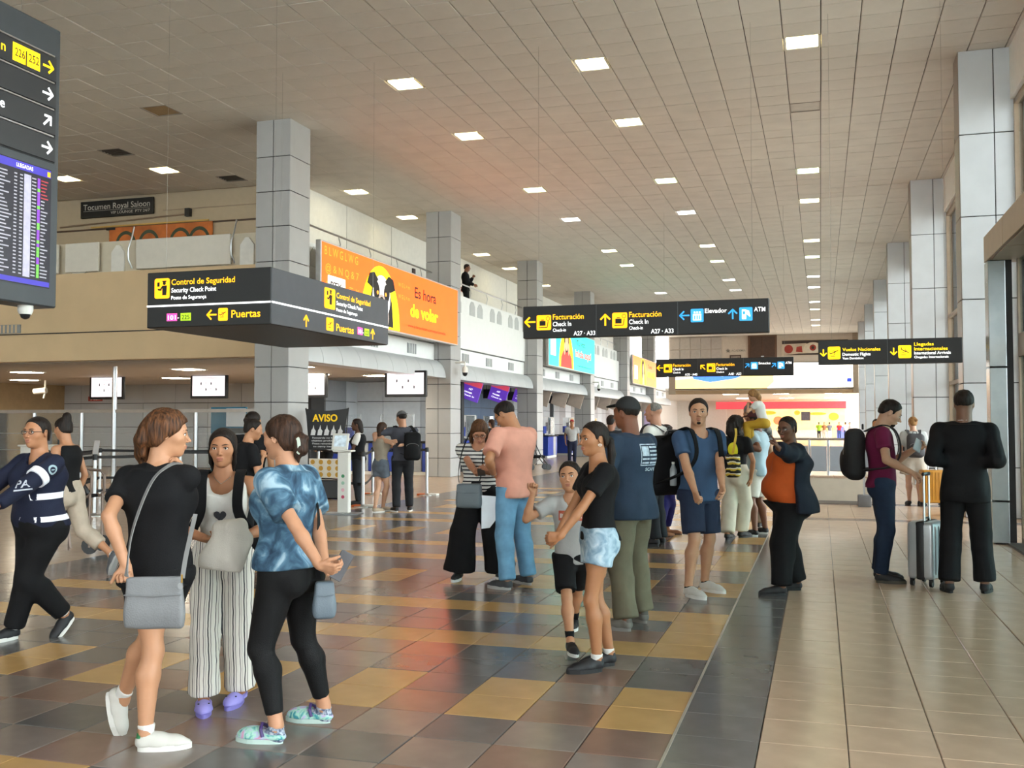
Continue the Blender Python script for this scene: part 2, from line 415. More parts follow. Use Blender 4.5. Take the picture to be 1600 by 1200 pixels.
# mezzanine along the hall, from column to column
M_fw = mat('fascia_white', 'e6e7e4', .5, var=.02)
for k in range(6):
    y0 = CY[k] + .86; y1 = CY[k + 1] if k < 5 else 75
    n = k + 1
    f = struct('wall_fascia_%d' % n, MB().box(-11.2, -10.95, y0, y1, 3.45, 3.93), M_fw)
    for q in (.22, .5, .8):
        yc = y0 + (y1 - y0) * q
        vt = MB().box(-10.955, -10.935, yc - .32, yc + .32, 3.54, 3.82).build('vent', mat('vent_grille', '8d8f90', .5), f)
        for s in range(1, 4): MB().box(-10.937, -10.925, yc - .32 + s * .16 - .012, yc - .32 + s * .16 + .012, 3.54, 3.82).build('vent_bar', M_fw, vt)
    w = struct('wall_gallery_%d' % n, MB().box(-11.2, -10.9, y0, y1, 3.97, 5.1), M_fw)
    struct('floor_gallery_%d' % n, MB().box(-13.2, -11.02, y0 - (.9 if k else 0), y1, 5.0, 5.2), M_beige)
    p = struct('wall_gallery_parapet_%d' % n, MB().box(-11.16, -11.0, y0, y1, 5.1, 5.68), M_fw)
    m = int((y1 - y0) / 2.1)
    for q in range(m):
        for dy in (.55, 1.35):
            yc = y0 + q * 2.15 + dy
            if yc + .3 > y1: continue
            MB().prismx([(yc - .26, 4.98), (yc + .26, 4.98), (yc + .26, 5.45), (yc + .1, 5.6), (yc - .1, 5.6), (yc - .26, 5.45)], -11.0, -10.985).build('niche', mat('niche_grey', 'b7bab8', .4), p)
    hr = thing('handrail', 'thin steel handrail above the gallery parapet between columns %s and %s' % (ORD[k], ORD[k + 1]), 'handrail', (-11.05, y0, 5.68), 0, 'gallery handrails')
    MB().tube([(0, 0, .4), (0, y1 - y0, .4)], .025, 8).build('rail', M_steel, hr, True)
    for q in range(5):
        yy = (y1 - y0) * (q + .5) / 5
        MB().tube([(0, yy, 0), (.05, yy, .2), (0, yy, .4)], .014, 6).build('post', M_steel, hr, True)
    # curved aluminium bulkhead, panel by panel
    b = struct('ceiling_bulkhead_%d' % n, MB().box(-11.2, -11.05, y0, y1, 2.95, 3.45), M_joint)
    ns = 9
    prof = [(-10.95 + .38 * math.sin(t * PI / 2 * 1.0) * (1 if t < 1 else 1), 3.46 - .54 * (1 - math.cos(t * PI / 2))) for t in [i / 6 for i in range(7)]]
    for q in range(ns):
        a, c = y0 + (y1 - y0) * q / ns + .006, y0 + (y1 - y0) * (q + 1) / ns - .006
        mb = MB(); L = len(prof)
        mb.add([(x, a, z) for x, z in prof] + [(x, c, z) for x, z in prof] + [(-11.1, a, 2.92), (-11.1, c, 2.92)],
               [(i, i + L, i + L + 1, i + 1) for i in range(L - 1)] + [(L - 1, 2 * L - 1, 2 * L + 1, 2 * L)] + [tuple(range(L)) + (2 * L,), tuple(range(2 * L - 1, L - 1, -1)) + (2 * L + 1,)])
        mb.build('panel', M_bulk, b, True)
    if k >= 1:
        struct('ceiling_bay_%d' % n, MB().box(-15, -11.05, y0 - .86, y1, 2.96, 3.0), mat('bay_ceiling', '8d8a86', .7))
        bw = struct('wall_bay_%d' % n, MB().box(-15.2, -15.0, y0 - .86, y1, 0, 3.0), M_joint)
        for q in range(6):
            a, c = y0 + (y1 - y0) * q / 6 + .008, y0 + (y1 - y0) * (q + 1) / 6 - .008
            for z0, z1 in ((.02, .75), (.77, 1.5), (1.52, 2.28), (2.3, 2.96)):
                MB().box(-15.0, -14.95, a, c, z0, z1).build('panel', mat('bay_blue', '3c5877', .5) if k == 2 and z0 > 1.5 and q > 0 else M_gp[(q + k) % 2 if q != 2 else 2], bw)
# ---- window side: vestibule with sliding doors, curtain wall between the columns
hd = struct('wall_vestibule_header', MB().box(2.16, 2.6, 2, 14.72, 3.75, 4.06), M_joint)
for q in range(9):
    MB().bbox(2.13, 2.17, 14.72 - (q + 1) * 1.4 + .006, 14.72 - q * 1.4 - .006, 3.73, 4.08, .004, 1).build('panel', M_bronze, hd)
    MB().bbox(2.17, 2.6, 14.72 - (q + 1) * 1.4 + .006, 14.72 - q * 1.4 - .006, 3.72, 3.75, .004, 1).build('soffit_panel', M_bronze, hd)
MB().bbox(2.13, 3.4, 14.73, 14.77, 3.73, 4.08, .004, 1).build('panel', M_bronze, hd)
struct('ceiling_vestibule', MB().box(2.6, 6, 2, 14.75, 3.9, 4.06), M_white)
pier = struct('wall_door_pier', MB().box(2.17, 2.42, 14.48, 14.72, 0, 3.73), M_joint)
for a, b in ((.02, .55), (.57, 2.3), (2.32, 3.71)):
    MB().bbox(2.13, 2.335, 14.45, 14.48, a, b, .004, 1).build('panel', mat('pier_steel', 'a9b0b2', .25, metal=.7), pier)
    MB().bbox(2.13, 2.17, 14.48, 14.75, a, b, .004, 1).build('panel', mat('pier_steel', 'a9b0b2', .25, metal=.7), pier)
for n, y1 in enumerate((14.44, 12.9, 11.36, 9.82, 8.28, 6.74)):
    dn = struct('door_%d' % (n + 1), MB().box(2.47, 2.53, y1 - 1.52, y1 - 1.46, 0, 3.72).box(2.47, 2.53, y1 - .06, y1, 0, 3.72).box(2.46, 2.54, y1 - 1.46, y1 - .06, 2.44, 2.73).box(2.47, 2.53, y1 - 1.46, y1 - .06, 0, .1), M_bronze)
    MB().box(2.495, 2.505, y1 - 1.46, y1 - .06, .1, 2.44).build('pane', M_tglass, dn)
    MB().box(2.495, 2.505, y1 - 1.46, y1 - .06, 2.73, 3.72).build('pane', M_tglass, dn)
struct('trim_door_sill', MB().box(2.3, 2.6, 5, 14.45, 0, .03), mat('sill_dark', '4d4b49', .5))
cw = 0
for k in range(-3, 6):
    y0 = 18.4 + 9.49 * k + 1.1; y1 = 18.4 + 9.49 * (k + 1)
    mb = MB()
    for q in range(5):
        yy = y0 + (y1 - y0) * q / 4; mb.box(3.15, 3.3, yy - .04, yy + .04, 0, 7.0)
    for z in (.05, 2.6, 4.3, 6.95): mb.box(3.16, 3.29, y0, y1, z - .04, z + .04)
    cw += 1; w = struct('window_%d' % cw, mb, M_bronze)
    for q in range(4):
        for a, b in ((.09, 2.56), (2.64, 4.26), (4.34, 6.91)):
            MB().box(3.22, 3.23, y0 + (y1 - y0) * q / 4 + .04, y0 + (y1 - y0) * (q + 1) / 4 - .04, a, b).build('pane', M_glass, w)
struct('wall_rear_light_block', MB().box(-34, 3.4, -16.3, -16, 0, 3.2).box(-34, 3.4, -16.3, -16, 7.2, HC + .02), M_cream)  # unseen wall added to hold back light from behind the camera
rw_ = MB()
for q in range(10): rw_.box(-34 + q * 4.1, -33.8 + q * 4.1, -16.2, -16.05, 3.2, 7.2)
wr_ = struct('window_rear_fill', rw_, M_bronze)  # unseen glazing added to let some front fill light in
for q in range(9): MB().box(-33.8 + q * 4.1, -29.9 + q * 4.1, -16.13, -16.12, 3.2, 7.2).build('pane', M_glass, wr_)
struct('wall_right', MB().box(3.1, 3.4, -16, 75, 7.0, HC + .02), M_white)
struct('floor_bounce_outside', MB().box(3.6, 60, -20, 90, -.6, -.05), mat('pavement_bounce', 'b9b4aa', .8))  # unseen ground added to bounce daylight into the hall
# ---- far end: bridge with the screen, hall beyond
end = struct('wall_end', MB().box(-10.6, 5, 74.0, 74.4, 3.7, HC + .02), mat('end_wall', 'cdbfae', .7, var=.03))
MB().box(-10.6, 3.1, 73.9, 74.0, 3.72, 3.98).build('sill', mat('end_sill', 'a58a68', .6), end)
for x in range(5):
    for z in range(2): MB().bbox(-10.5 + x * .75, -9.8 + x * .75 + .02, 73.93, 74.0, 6.1 + z * .9, 6.95 + z * .9, .01, 1).build('panel', mat('end_panel', 'b7ada2', .5), end)
MB().box(2.2, 3.1, 73.85, 74, 3.7, HC).build('pilaster', mat('end_pilaster', '9b8a76', .6), end)
MB().box(-10.6, -10.1, 73.85, 74, 3.7, 5.9).build('pilaster', mat('end_pilaster', '9b8a76', .6), end)
struct('ceiling_far', MB().box(-16, 6, 74.4, 112, 4.0, 4.2), M_white)
struct('wall_far', MB().box(-16, 8, 111, 111.4, 0, 4.2), M_white)
struct('wall_far_left', MB().box(-15.2, -15.0, 75, 111, 0, 4.2), M_white)
# ================================================================== SIGNS AND SCREENS
M_sb = mat('sign_black', '100f0e', .5, var=.1)
M_sg = mat('sign_grey', '55565a', .4, var=.05)
E_y = mat('sign_yellow', 'ffb400', .5, var=.01, emit=1.0)
E_y2 = mat('sign_bright_yellow', 'ffd400', .5, var=.01, emit=1.0)
E_w = mat('sign_white', 'ffffff', .5, var=0, emit=.9)
E_b = mat('sign_blue', '2f9be0', .5, var=.01, emit=.7)
E_pk = mat('sign_pink', 'ff4fa8', .5, var=.01, emit=.8)
E_gn = mat('sign_green', 'a6d21a', .5, var=.01, emit=.7)
M_ink = mat('print_black', '141210', .6, var=.05)
M_wire = mat('wire_steel', '9a968e', .4, metal=.8)
def rrect(x0, x1, z0, z1, r=.03, n=4):
    P = []
    for cx, cz, a in ((x1 - r, z0 + r, -PI / 2), (x1 - r, z1 - r, 0), (x0 + r, z1 - r, PI / 2), (x0 + r, z0 + r, PI)):
        P += [(cx + r * math.cos(a + PI / 2 * i / n), cz + r * math.sin(a + PI / 2 * i / n)) for i in range(n + 1)]
    return P
def arrow(mb, cx, cz, s, ang, y=-.004):
    """arrow with a shaft and two barbs; ang 0 points right"""
    c, q = math.cos(ang), math.sin(ang); w = .15
    def bar(ax, az, bx, bz):
        dx, dz = bx - ax, bz - az; l = math.hypot(dx, dz); nx, nz = -dz / l * w / 2, dx / l * w / 2
        pts = [(ax - nx, az - nz), (bx - nx, bz - nz), (bx + nx, bz + nz), (ax + nx, az + nz)]
        mb.prism([(cx + s * (u * c - v * q), cz + s * (u * q + v * c)) for u, v in pts], y, y + .002)
    bar(-.5, 0, .42, 0); bar(.02, .42, .46, -.02); bar(.02, -.42, .46, .02)
def plane_icon(mb, x, z, s, up=True, y=-.006):
    a = .45 if up else -.45
    def R(u, v): return (x + s * (u * math.cos(a) - v * math.sin(a)), z + s * (u * math.sin(a) + v * math.cos(a)))
    mb.prism([R(-.36, -.035), R(.34, -.035), R(.4, .0), R(.34, .04), R(-.36, .04)], y, y + .002)
    mb.prism([R(.08, .0), R(.16, .0), R(-.1, -.22), R(-.18, -.22)], y - .001, y)
    mb.prism([R(.08, .03), R(.16, .03), R(-.06, .2), R(-.14, .2)], y - .001, y)
    mb.prism([R(-.36, .02), R(-.28, .02), R(-.36, .16), R(-.44, .16)], y - .001, y)
    mb.box(x - s * .3, x + s * .1, y, y + .002, z - s * .36, z - s * .3)
def bag_icon(parent, x0, z0, s):
    MB().prism(rrect(x0, x0 + s, z0, z0 + s * 1.02, s * .1), -.004, 0).build('pictogram', E_y, parent)
    b = MB(); y = -.006
    b.box(x0 + s * .2, x0 + s * .62, y, y + .002, z0 + s * .3, z0 + s * .62)
    for u in (.3, .38, .5): b.box(x0 + s * u, x0 + s * (u + .02), y - .001, y, z0 + s * .3, z0 + s * .7)
    b.box(x0 + s * .32, x0 + s * .5, y, y + .002, z0 + s * .66, z0 + s * .71)
    b.box(x0 + s * .14, x0 + s * .72, y, y + .002, z0 + s * .16, z0 + s * .21)
    b.prism([(x0 + s * .7, z0 + s * .16), (x0 + s * .76, z0 + s * .2), (x0 + s * .82, z0 + s * .6), (x0 + s * .77, z0 + s * .6), (x0 + s * .72, z0 + s * .25)], y, y + .002)
    for k in range(20):
        a0, a1 = 2 * PI * k / 20, 2 * PI * (k + 1) / 20; cx, cz = x0 + s * .78, z0 + s * .78
        b.prism([(cx + r * s * math.cos(a), cz + r * s * math.sin(a)) for a, r in ((a0, .11), (a0, .14), (a1, .14), (a1, .11))][::-1], y, y + .002)
    b.box(x0 + s * .77, x0 + s * .785, y, y + .002, z0 + s * .78, z0 + s * .86)
    b.build('pictogram_ink', M_ink, parent)
def blue_icon(parent, x0, z0, s, kind):
    MB().prism(rrect(x0, x0 + s, z0, z0 + s * 1.05, s * .08), -.004, 0).build('pictogram', E_b, parent)
    b = MB(); y = -.006
    if kind == 'lift':
        b.prism(rrect(x0 + s * .18, x0 + s * .82, z0 + s * .14, z0 + s * .66, s * .04), y, y + .002)
        for u in (.3, .5, .7): b.disc(x0 + s * u, z0 + s * .78, s * .07, y, 10)
    else:
        b.prism(rrect(x0 + s * .2, x0 + s * .52, z0 + s * .12, z0 + s * .88, s * .03), y, y + .002)
        b.prism([(x0 + s * .56, z0 + s * .5), (x0 + s * .8, z0 + s * .3), (x0 + s * .84, z0 + s * .38), (x0 + s * .74, z0 + s * .78), (x0 + s * .5, z0 + s * .84)], y, y + .002)
    b.build('pictogram_ink', E_w, parent)
    b = MB()
    if kind == 'lift':
        for u in (.32, .5, .68): b.box(x0 + s * u - s * .05, x0 + s * u + s * .05, -.008, -.006, z0 + s * .2, z0 + s * .52)
    else: b.box(x0 + s * .27, x0 + s * .45, -.008, -.006, z0 + s * .5, z0 + s * .74)
    b.build('pictogram_detail', E_b, parent)
def hang(t, xs, z, y=.06, top=HC):
    for x in xs: MB().tube([(x, y, z), (x, y, top - t.location.z)], .0018, 5).build('wire', M_wire, t)
# ---- security check point box sign
t = thing('security_sign', 'black hanging box sign reading Control de Seguridad with pink and green gate numbers', 'sign', (-9.3, 12.35, 2.95))
MB().bbox(0, 2.02, 0, 3.95, 0, .8, .01, 1).build('housing', M_sb, t)
MB().box(2.02, 2.035, .01, 3.94, .01, .79).build('side_face', M_sg, t)
MB().box(.0, 2.02, -.004, 0, .3, .325).build('white_line', E_w, t)
MB().prism(rrect(.13, .38, .42, .71, .03), -.006, 0).build('pictogram', E_y, t)
def officer(mb, x0, z0, s, y=-.008):
    mb.disc(x0 + s * .62, z0 + s * .78, s * .09, y, 12); mb.box(x0 + s * .5, x0 + s * .74, y, y + .002, z0 + s * .84, z0 + s * .92)
    mb.prism([(x0 + s * .5, z0 + s * .16), (x0 + s * .74, z0 + s * .16), (x0 + s * .78, z0 + s * .66), (x0 + s * .5, z0 + s * .66)], y, y + .002)
    mb.prism([(x0 + s * .2, z0 + s * .5), (x0 + s * .26, z0 + s * .42), (x0 + s * .44, z0 + s * .4), (x0 + s * .52, z0 + s * .6), (x0 + s * .5, z0 + s * .66), (x0 + s * .38, z0 + s * .5)], y, y + .002)
    mb.box(x0 + s * .2, x0 + s * .34, y, y + .002, z0 + s * .62, z0 + s * .84)
mb = MB(); officer(mb, .12, .42, .28); mb.build('pictogram_ink', M_ink, t)
lettering(t, E_y, [('Control de Seguridad', .41, .61, .085, 1.04), ('Puertas', 1.4, .11, .11, .46)], bold=.012)
lettering(t, E_w, [('Security Check Point', .41, .5, .068, .74), ('Posto de Segurança', .41, .4, .055, .58)], 'lettering_white', bold=.012)
MB().box(.34, .51, -.004, 0, .09, .2).build('gate_tab', E_pk, t)
MB().box(.57, .74, -.004, 0, .09, .2).build('gate_tab', E_gn, t)
lettering(t, E_w, [('101', .36, .11, .065, .13), ('-', .52, .11, .07)], 'lettering_white', -.006)
lettering(t, M_ink, [('225', .59, .11, .065, .13)], 'lettering_ink', -.006)
mb = MB(); arrow(mb, 1.08, .16, .16, PI); mb.build('arrow', E_y, t)
MB().prism(rrect(1.19, 1.34, .07, .25, .02), -.006, 0).build('pictogram', E_y, t)
mb = MB(); plane_icon(mb, 1.265, .17, .14, True, -.008); mb.build('pictogram_ink', M_ink, t)
sd = bpy.data.objects.new('side_panel', None); COL.objects.link(sd); sd.parent = t; sd.location = (2.036, 0, 0); sd.rotation_euler = (0, 0, PI / 2)
MB().box(0, 3.95, -.004, 0, .3, .325).build('white_line', E_w, sd)
MB().prism(rrect(1.55, 1.9, .4, .72, .03), -.006, 0).build('pictogram', E_y, sd)
mb = MB(); officer(mb, 1.56, .42, .3); mb.build('pictogram_ink', M_ink, sd)
lettering(sd, E_y, [('Control de Seguridad', 1.95, .6, .09, 1.25), ('Puertas', 1.95, .08, .12, .62)], bold=.012)
lettering(sd, E_w, [('Security Check Point', 1.95, .49, .065, .95), ('Posto de Segurança', 1.95, .39, .055, .75)], 'lettering_white', bold=.012)
for u in (.98, 3.3):
    mb = MB(); arrow(mb, u, .14, .18, PI / 2); mb.build('arrow', E_y, sd)
MB().prism(rrect(1.62, 1.85, .06, .26, .02), -.006, 0).build('pictogram', E_y, sd)
mb = MB(); plane_icon(mb, 1.735, .17, .17, True, -.008); mb.build('pictogram_ink', M_ink, sd)
MB().box(2.72, 2.9, -.004, 0, .09, .21).build('gate_tab', E_pk, sd); MB().box(2.98, 3.16, -.004, 0, .09, .21).build('gate_tab', E_gn, sd)
lettering(sd, E_w, [('101', 2.74, .11, .07, .14), ('-', 2.91, .11, .07)], 'lettering_white', -.006); lettering(sd, M_ink, [('225', 3.0, .11, .07, .14)], 'lettering_ink', -.006)
hang(t, (.1, 1.9), .8, .3); hang(t, (.1, 1.9), .8, 3.6)
# ---- check-in signs
def checkin(loc, w, h, label, rng, dirs, last, dim):
    t = thing('check_in_sign', label, 'sign', loc, 0, 'check in direction signs')
    MB().bbox(0, w, 0, .16, 0, h, .008, 1).build('housing', M_sb, t)
    for u in (1 / 3.2, 2 / 3.2 + .02): MB().box(w * u - .003, w * u + .003, -.004, 0, 0, h).build('seam', M_sg, t)
    k = h / .53
    for n, d in enumerate(dirs):
        x = n * w * .32
        mb = MB(); arrow(mb, x + .12, .27 * k, .19, d); mb.build('arrow', E_y, t)
        bag_icon(t, x + .235, .13 * k, .245 * k)
        lettering(t, E_y, [('Facturación', x + .51, .3 * k, .09 * k, .52)], bold=.01)
        lettering(t, E_w, [('Check In', x + .51, .19 * k, .075 * k, .31), ('Check-in', x + .51, .1 * k, .055 * k, .22), (rng[n], x + .86, .03 * k, .072 * k, .36)], 'lettering_white', bold=.008)
    for n, (d, kind, word) in enumerate(last):
        ax, ix, tx, tw = ((2.66, 2.76, 2.98, .34), (3.41, 3.51, 3.735, .17))[n]
        mb = MB(); arrow(mb, ax, .3 * k, .16, d); mb.build('arrow', E_b, t)
        blue_icon(t, ix, .19 * k, .2 * k, kind)
        lettering(t, E_w, [(word, tx, .33 * k, .07 * k, tw)], 'lettering_white', bold=.008)
    hang(t, (.25, w - .25), h, .08)
    return t
checkin((-4.7, 16, 2.98), 3.96, .53, 'long black hanging check in sign with A27 - A33, nearest the camera', ('A27 · A33', 'A27 · A33'), (PI, PI / 2), [(PI, 'lift', 'Elevador'), (PI / 2, 'atm', 'ATM')], 1)
checkin((-4.68, 30, 2.96), 3.96, .53, 'smaller looking black hanging check in sign further down the hall with A40 - A53', ('A35 · A40', 'A40 · A53'), (PI, PI * .75), [(PI * .25, 'lift', 'Snacks'), (PI * .25, 'atm', 'ATM')], 1)
# ---- arrivals sign on the window side
t = thing('arrivals_sign', 'black hanging sign reading Vuelos Nacionales and Llegadas Internacionales', 'sign', (-.02, 16, 2.465))
MB().bbox(0, 2.02, 0, .14, 0, .37, .006, 1).build('housing', M_sb, t)
MB().box(.985, .99, -.004, 0, 0, .37).build('seam', M_sg, t)
for x, up, L1, L2 in ((0, True, [('Vuelos Nacionales', .35, .2, .05, .54)], [('Domestic Flights', .35, .13, .046, .4), ('Voos Domésticos', .35, .075, .036, .3)]),
                      (1.0, False, [('Llegadas', .36, .26, .05, .27), ('Internacionales', .36, .19, .05, .46)], [('International Arrivals', .36, .13, .046, .5), ('Chegadas Internacionais', .36, .075, .036, .47)])):
    mb = MB(); arrow(mb, x + .075, .18, .11, -PI / 2); mb.build('arrow', E_y2, t)
    MB().prism(rrect(x + .14, x + .32, .08, .27, .02), -.006, 0).build('pictogram', E_y2, t)
    mb = MB(); plane_icon(mb, x + .23, .185, .17, up, -.008); mb.build('pictogram_ink', M_ink, t)
    lettering(t, E_y2, [(a, x + b, c, d, e) for a, b, c, d, e in L1], bold=.012)
    lettering(t, E_w, [(a, x + b, c, d, e) for a, b, c, d, e in L2], 'lettering_white', bold=.012)
hang(t, (.2, 1.8), .37, .07)
# ---- flight information board, seen edge on at the left
t = thing('flight_information_board', 'tall grey flight information board with arrows above an arrivals screen', 'information board', (-7.6, 8.62, 2.77), PI / 2)
# local x runs from near to far (world +y); its right end is the origin
M_fb = mat('board_grey', '3c4043', .4, var=.05)
MB().bbox(-5, 0, 0, .3, 0, 2.93, .015, 1).build('housing', M_fb, t)
MB().box(-5, -.07, -.006, 0, 1.5, 2.62).build('sign_field', M_sb, t)
for n, z in enumerate((1.5, 1.78, 2.06, 2.34)):
    MB().bbox(-5, -.08, -.02, -.006, z + .012, z + .268, .004, 1).build('sign_panel', mat('board_panel', '2b2c2e', .35), t)
    MB().bbox(-5, -.12, -.035, -.02, z + .262, z + .28, .003, 1).build('rail', M_steel, t)
ayl = MB()
for z, a in ((1.62, 0), (1.9, PI / 4), (2.18, 0)):
    ar = MB(); arrow(ar, -.2, z + .02, .15, a, -.024); ar.build('arrow', E_w, t)
arrow(ayl, -.2, 2.48, .15, 0, -.024); ayl.build('arrow', E_y2, t)
MB().box(-.68, -.32, -.024, -.02, 2.39, 2.57).build('gate_tab', E_y2, t)
lettering(t, M_ink, [('226', -.66, 2.44, .085, .13), ('|', -.52, 2.42, .12), ('252', -.48, 2.44, .085, .14)], 'lettering_ink', -.032, bold=.01)
lettering(t, E_w, [('e', -.83, 1.88, .1)], 'lettering_white', -.024)
lettering(t, E_y2, [('n', -.83, 2.44, .1)], 'lettering', -.024)
sc_ = MB().box(-.83, -.12, -.012, 0, .19, 1.42).build('screen', mat('screen_dark', '2a2730', .25, emit=.12), t)
MB().box(-1.62, -.86, -.012, 0, .19, 1.42).build('screen', mat('screen_blank', 'c9c4d2', .3, var=.05, emit=.3), t)
E_vi = mat('screen_violet', '3d33a8', .4, var=.05, emit=.4)
MB().box(-.82, -.13, -.016, -.012, 1.33, 1.41).build('screen_band', E_vi, t); MB().box(-.82, -.13, -.016, -.012, .2, .25).build('screen_band', E_vi, t)
lettering(t, E_w, [('LLEGADAS', -.6, 1.35, .04, .22)], 'lettering_white', -.019)
MB().box(-.18, -.14, -.019, -.016, 1.34, 1.39).build('screen_badge', E_y, t)
MB().box(-.49, -.40, -.016, -.012, .27, 1.3).build('screen_column', mat('screen_pale', 'b4afc4', .4, var=.1, scale=30, emit=.25), t)
rows_w = MB(); rows_g = MB(); rows_p = MB(); rows_r = MB(); R5 = random.Random(11)
for q in range(29):
    z = 1.285 - q * .0352
    rows_w.box(-.81, -.81 + R5.uniform(.05, .16), -.015, -.012, z - .012, z); rows_w.box(-.62, -.585, -.015, -.012, z - .012, z); rows_w.box(-.545, -.51, -.015, -.012, z - .012, z); rows_w.box(-.385, -.33, -.015, -.012, z - .012, z)
    (rows_g if R5.random() < .4 else rows_p).box(-.31, -.275, -.015, -.012, z - .022, z + .011)
    (rows_r if q < 6 else rows_w).box(-.26, -.26 + R5.uniform(.04, .1), -.015, -.012, z - .012, z)
tag(rows_w.build('screen_rows', mat('screen_text', 'a9a5b0', .4, emit=.3), t), kind='stuff'); tag(rows_g.build('screen_cells', mat('screen_green', '6fbf4a', .4, emit=.35), t), kind='stuff')
tag(rows_p.build('screen_cells', mat('screen_purple', '8a3fc0', .4, emit=.35), t), kind='stuff'); tag(rows_r.build('screen_rows', mat('screen_red', 'b0303a', .4, emit=.35), t), kind='stuff')
MB().lathe([(.06, -.09), (.075, -.05), (.075, 0)], -.3, .12, 20).build('camera_housing', M_white, t, True)
MB().lathe([(.01, -.14), (.04, -.125), (.052, -.09)], -.3, .12, 20).build('camera_dome', M_black, t, True)
hang(t, (-.4, -3), 2.93, .15)
# ---- lounge sign
t = thing('lounge_sign', 'dark wall sign reading Tocumen Royal Saloon under the ceiling', 'sign', (-19.87, 23.46, 7.34))
MB().bbox(0, 2.4, -.06, 0, 0, .47, .008, 1).build('panel', M_sb, t)
E_dim = mat('sign_dim_letters', 'a9a49a', .5, emit=.12)
lettering(t, E_dim, [('Tocumen Royal Saloon', .1, .22, .17, 2.2), ('VIP LOUNGE  PTY 24/7', 1.02, .07, .08, 1.28)], y=-.064, bold=0)
MB().box(.1, 2.3, -.064, -.06, .185, .19).build('rule', E_dim, t)
# ---- lounge mural
t = thing('lounge_mural', 'orange and green mural behind the lounge parapet', 'mural', (-18.9, 23.44, 6.2))
MB().box(0, 3.3, -.03, 0, 0, .82).build('panel', mat('mural_orange', 'c06a2c', .6, var=.3, scale=2), t)
mb = MB()
for cx in (.55, 1.3, 2.3, 2.9):
    for k in range(12):
        a0, a1 = PI * k / 12, PI * (k + 1) / 12
        mb.prism([(cx + r * math.cos(a), .3 + r * 1.2 * math.sin(a)) for a, r in ((a0, .26), (a0, .34), (a1, .34), (a1, .26))][::-1], -.034, -.03)
tag(mb.build('leaf_shapes', mat('mural_green', '3a4632', .6), t), kind='stuff')
MB().box(-.6, 3.2, -.06, -.03, .84, .88).build('light_rail', mat('rail_gold', 'c8a45c', .4, metal=.5), t)
t = thing('projector_rail', 'slim dark rail fixed below the lounge sign', 'rail', (-20.6, 23.46, 7.08))
MB().tube([(0, 0, .06), (4.2, 0, .2)], .025, 6).build('rail', M_bronze, t); MB().box(4.15, 4.3, -.08, .04, .12, .34).build('end_box', M_black, t); MB().box(1.6, 1.9, -.06, .06, -.12, -.06).build('sensor', M_black, t)
# ---- advertising screens along the gallery
def advert(y0, y1, label, bgc, e):
    t = thing('advertising_screen', label, 'billboard', (-10.28, y0, 3.88), PI / 2, 'gallery advertising screens')
    w = y1 - y0
    MB().bbox(0, w, .0, .13, 0, 1.68, .01, 1).build('casing', mat('advert_casing', 'c8c6c0', .4, metal=.3), t)
    MB().box(.04, w - .04, -.006, 0, .04, 1.64).build('screen', mat('advert_' + bgc, bgc, .5, var=.04, scale=1.5, emit=e), t)
    return t
def poly(t, name, m, pts, y=-.01, d=.003): return MB().prism(pts, y, y + d).build(name, m, t)
def ell(cx, cz, rx, rz, n=28, a0=0, a1=2 * PI): return [(cx + rx * math.cos(a0 + (a1 - a0) * k / n), cz + rz * math.sin(a0 + (a1 - a0) * k / n)) for k in range(n)]
AE = 1.15
t = advert(19.5, 28.1, 'bright orange advertising screen reading Es hora de volar with a dog', 'ff5c12', AE)
A_y = mat('advert_yellow', 'ffe600', .5, var=.02, emit=AE * .6); A_dk = mat('advert_maroon', '3a1010', .6); A_o = mat('advert_amber', 'ff9a2a', .5, var=.02, emit=AE * .7)
A_wh = mat('advert_white', 'f4f0ea', .5, var=.02, emit=AE * .5); A_bk = mat('advert_black', '1f1a18', .6, emit=.05); A_gr = mat('advert_grey', 'b9a9a0', .6, var=.1, emit=AE * .3)
poly(t, 'yellow_arch', A_y, ell(3.1, .05, 1.15, 1.5, 28, 0, PI) + [(1.95, .05)], -.010)
lettering(t, A_dk, [('Es hora', 5.25, 1.04, .3, 1.55)], y=-.012, bold=.015)
lettering(t, A_y, [('de volar', 4.95, .52, .34, 2.0)], y=-.012, bold=.03)
lettering(t, A_dk, [('www.jcdecauxlatam.com/espaciosmedia', 4.8, .22, .09, 2.75)], y=-.012, bold=0)
lt = MB()
for r, (s, z) in enumerate((('B L W G L W G', 1.38), ('@ & N Q & 7', 1.02), ('m c m = x', .7), ('x = m c', .45))): letter(lt, s, .15 + .04 * r, z, .2 - .02 * r, -.012, 1.65, 0)
for r, z in enumerate((1.2, .9)): letter(lt, 'W G L = m', 4.15, z, .11, -.012, .75, 0)
tag(lt.build('pattern_letters', A_o, t), kind='stuff')
poly(t, 'white_card', A_wh, rrect(.3, 1.15, .55, .95, .03), -.014)
lettering(t, A_dk, [('PTY', .42, .65, .18, .55)], y=-.018)
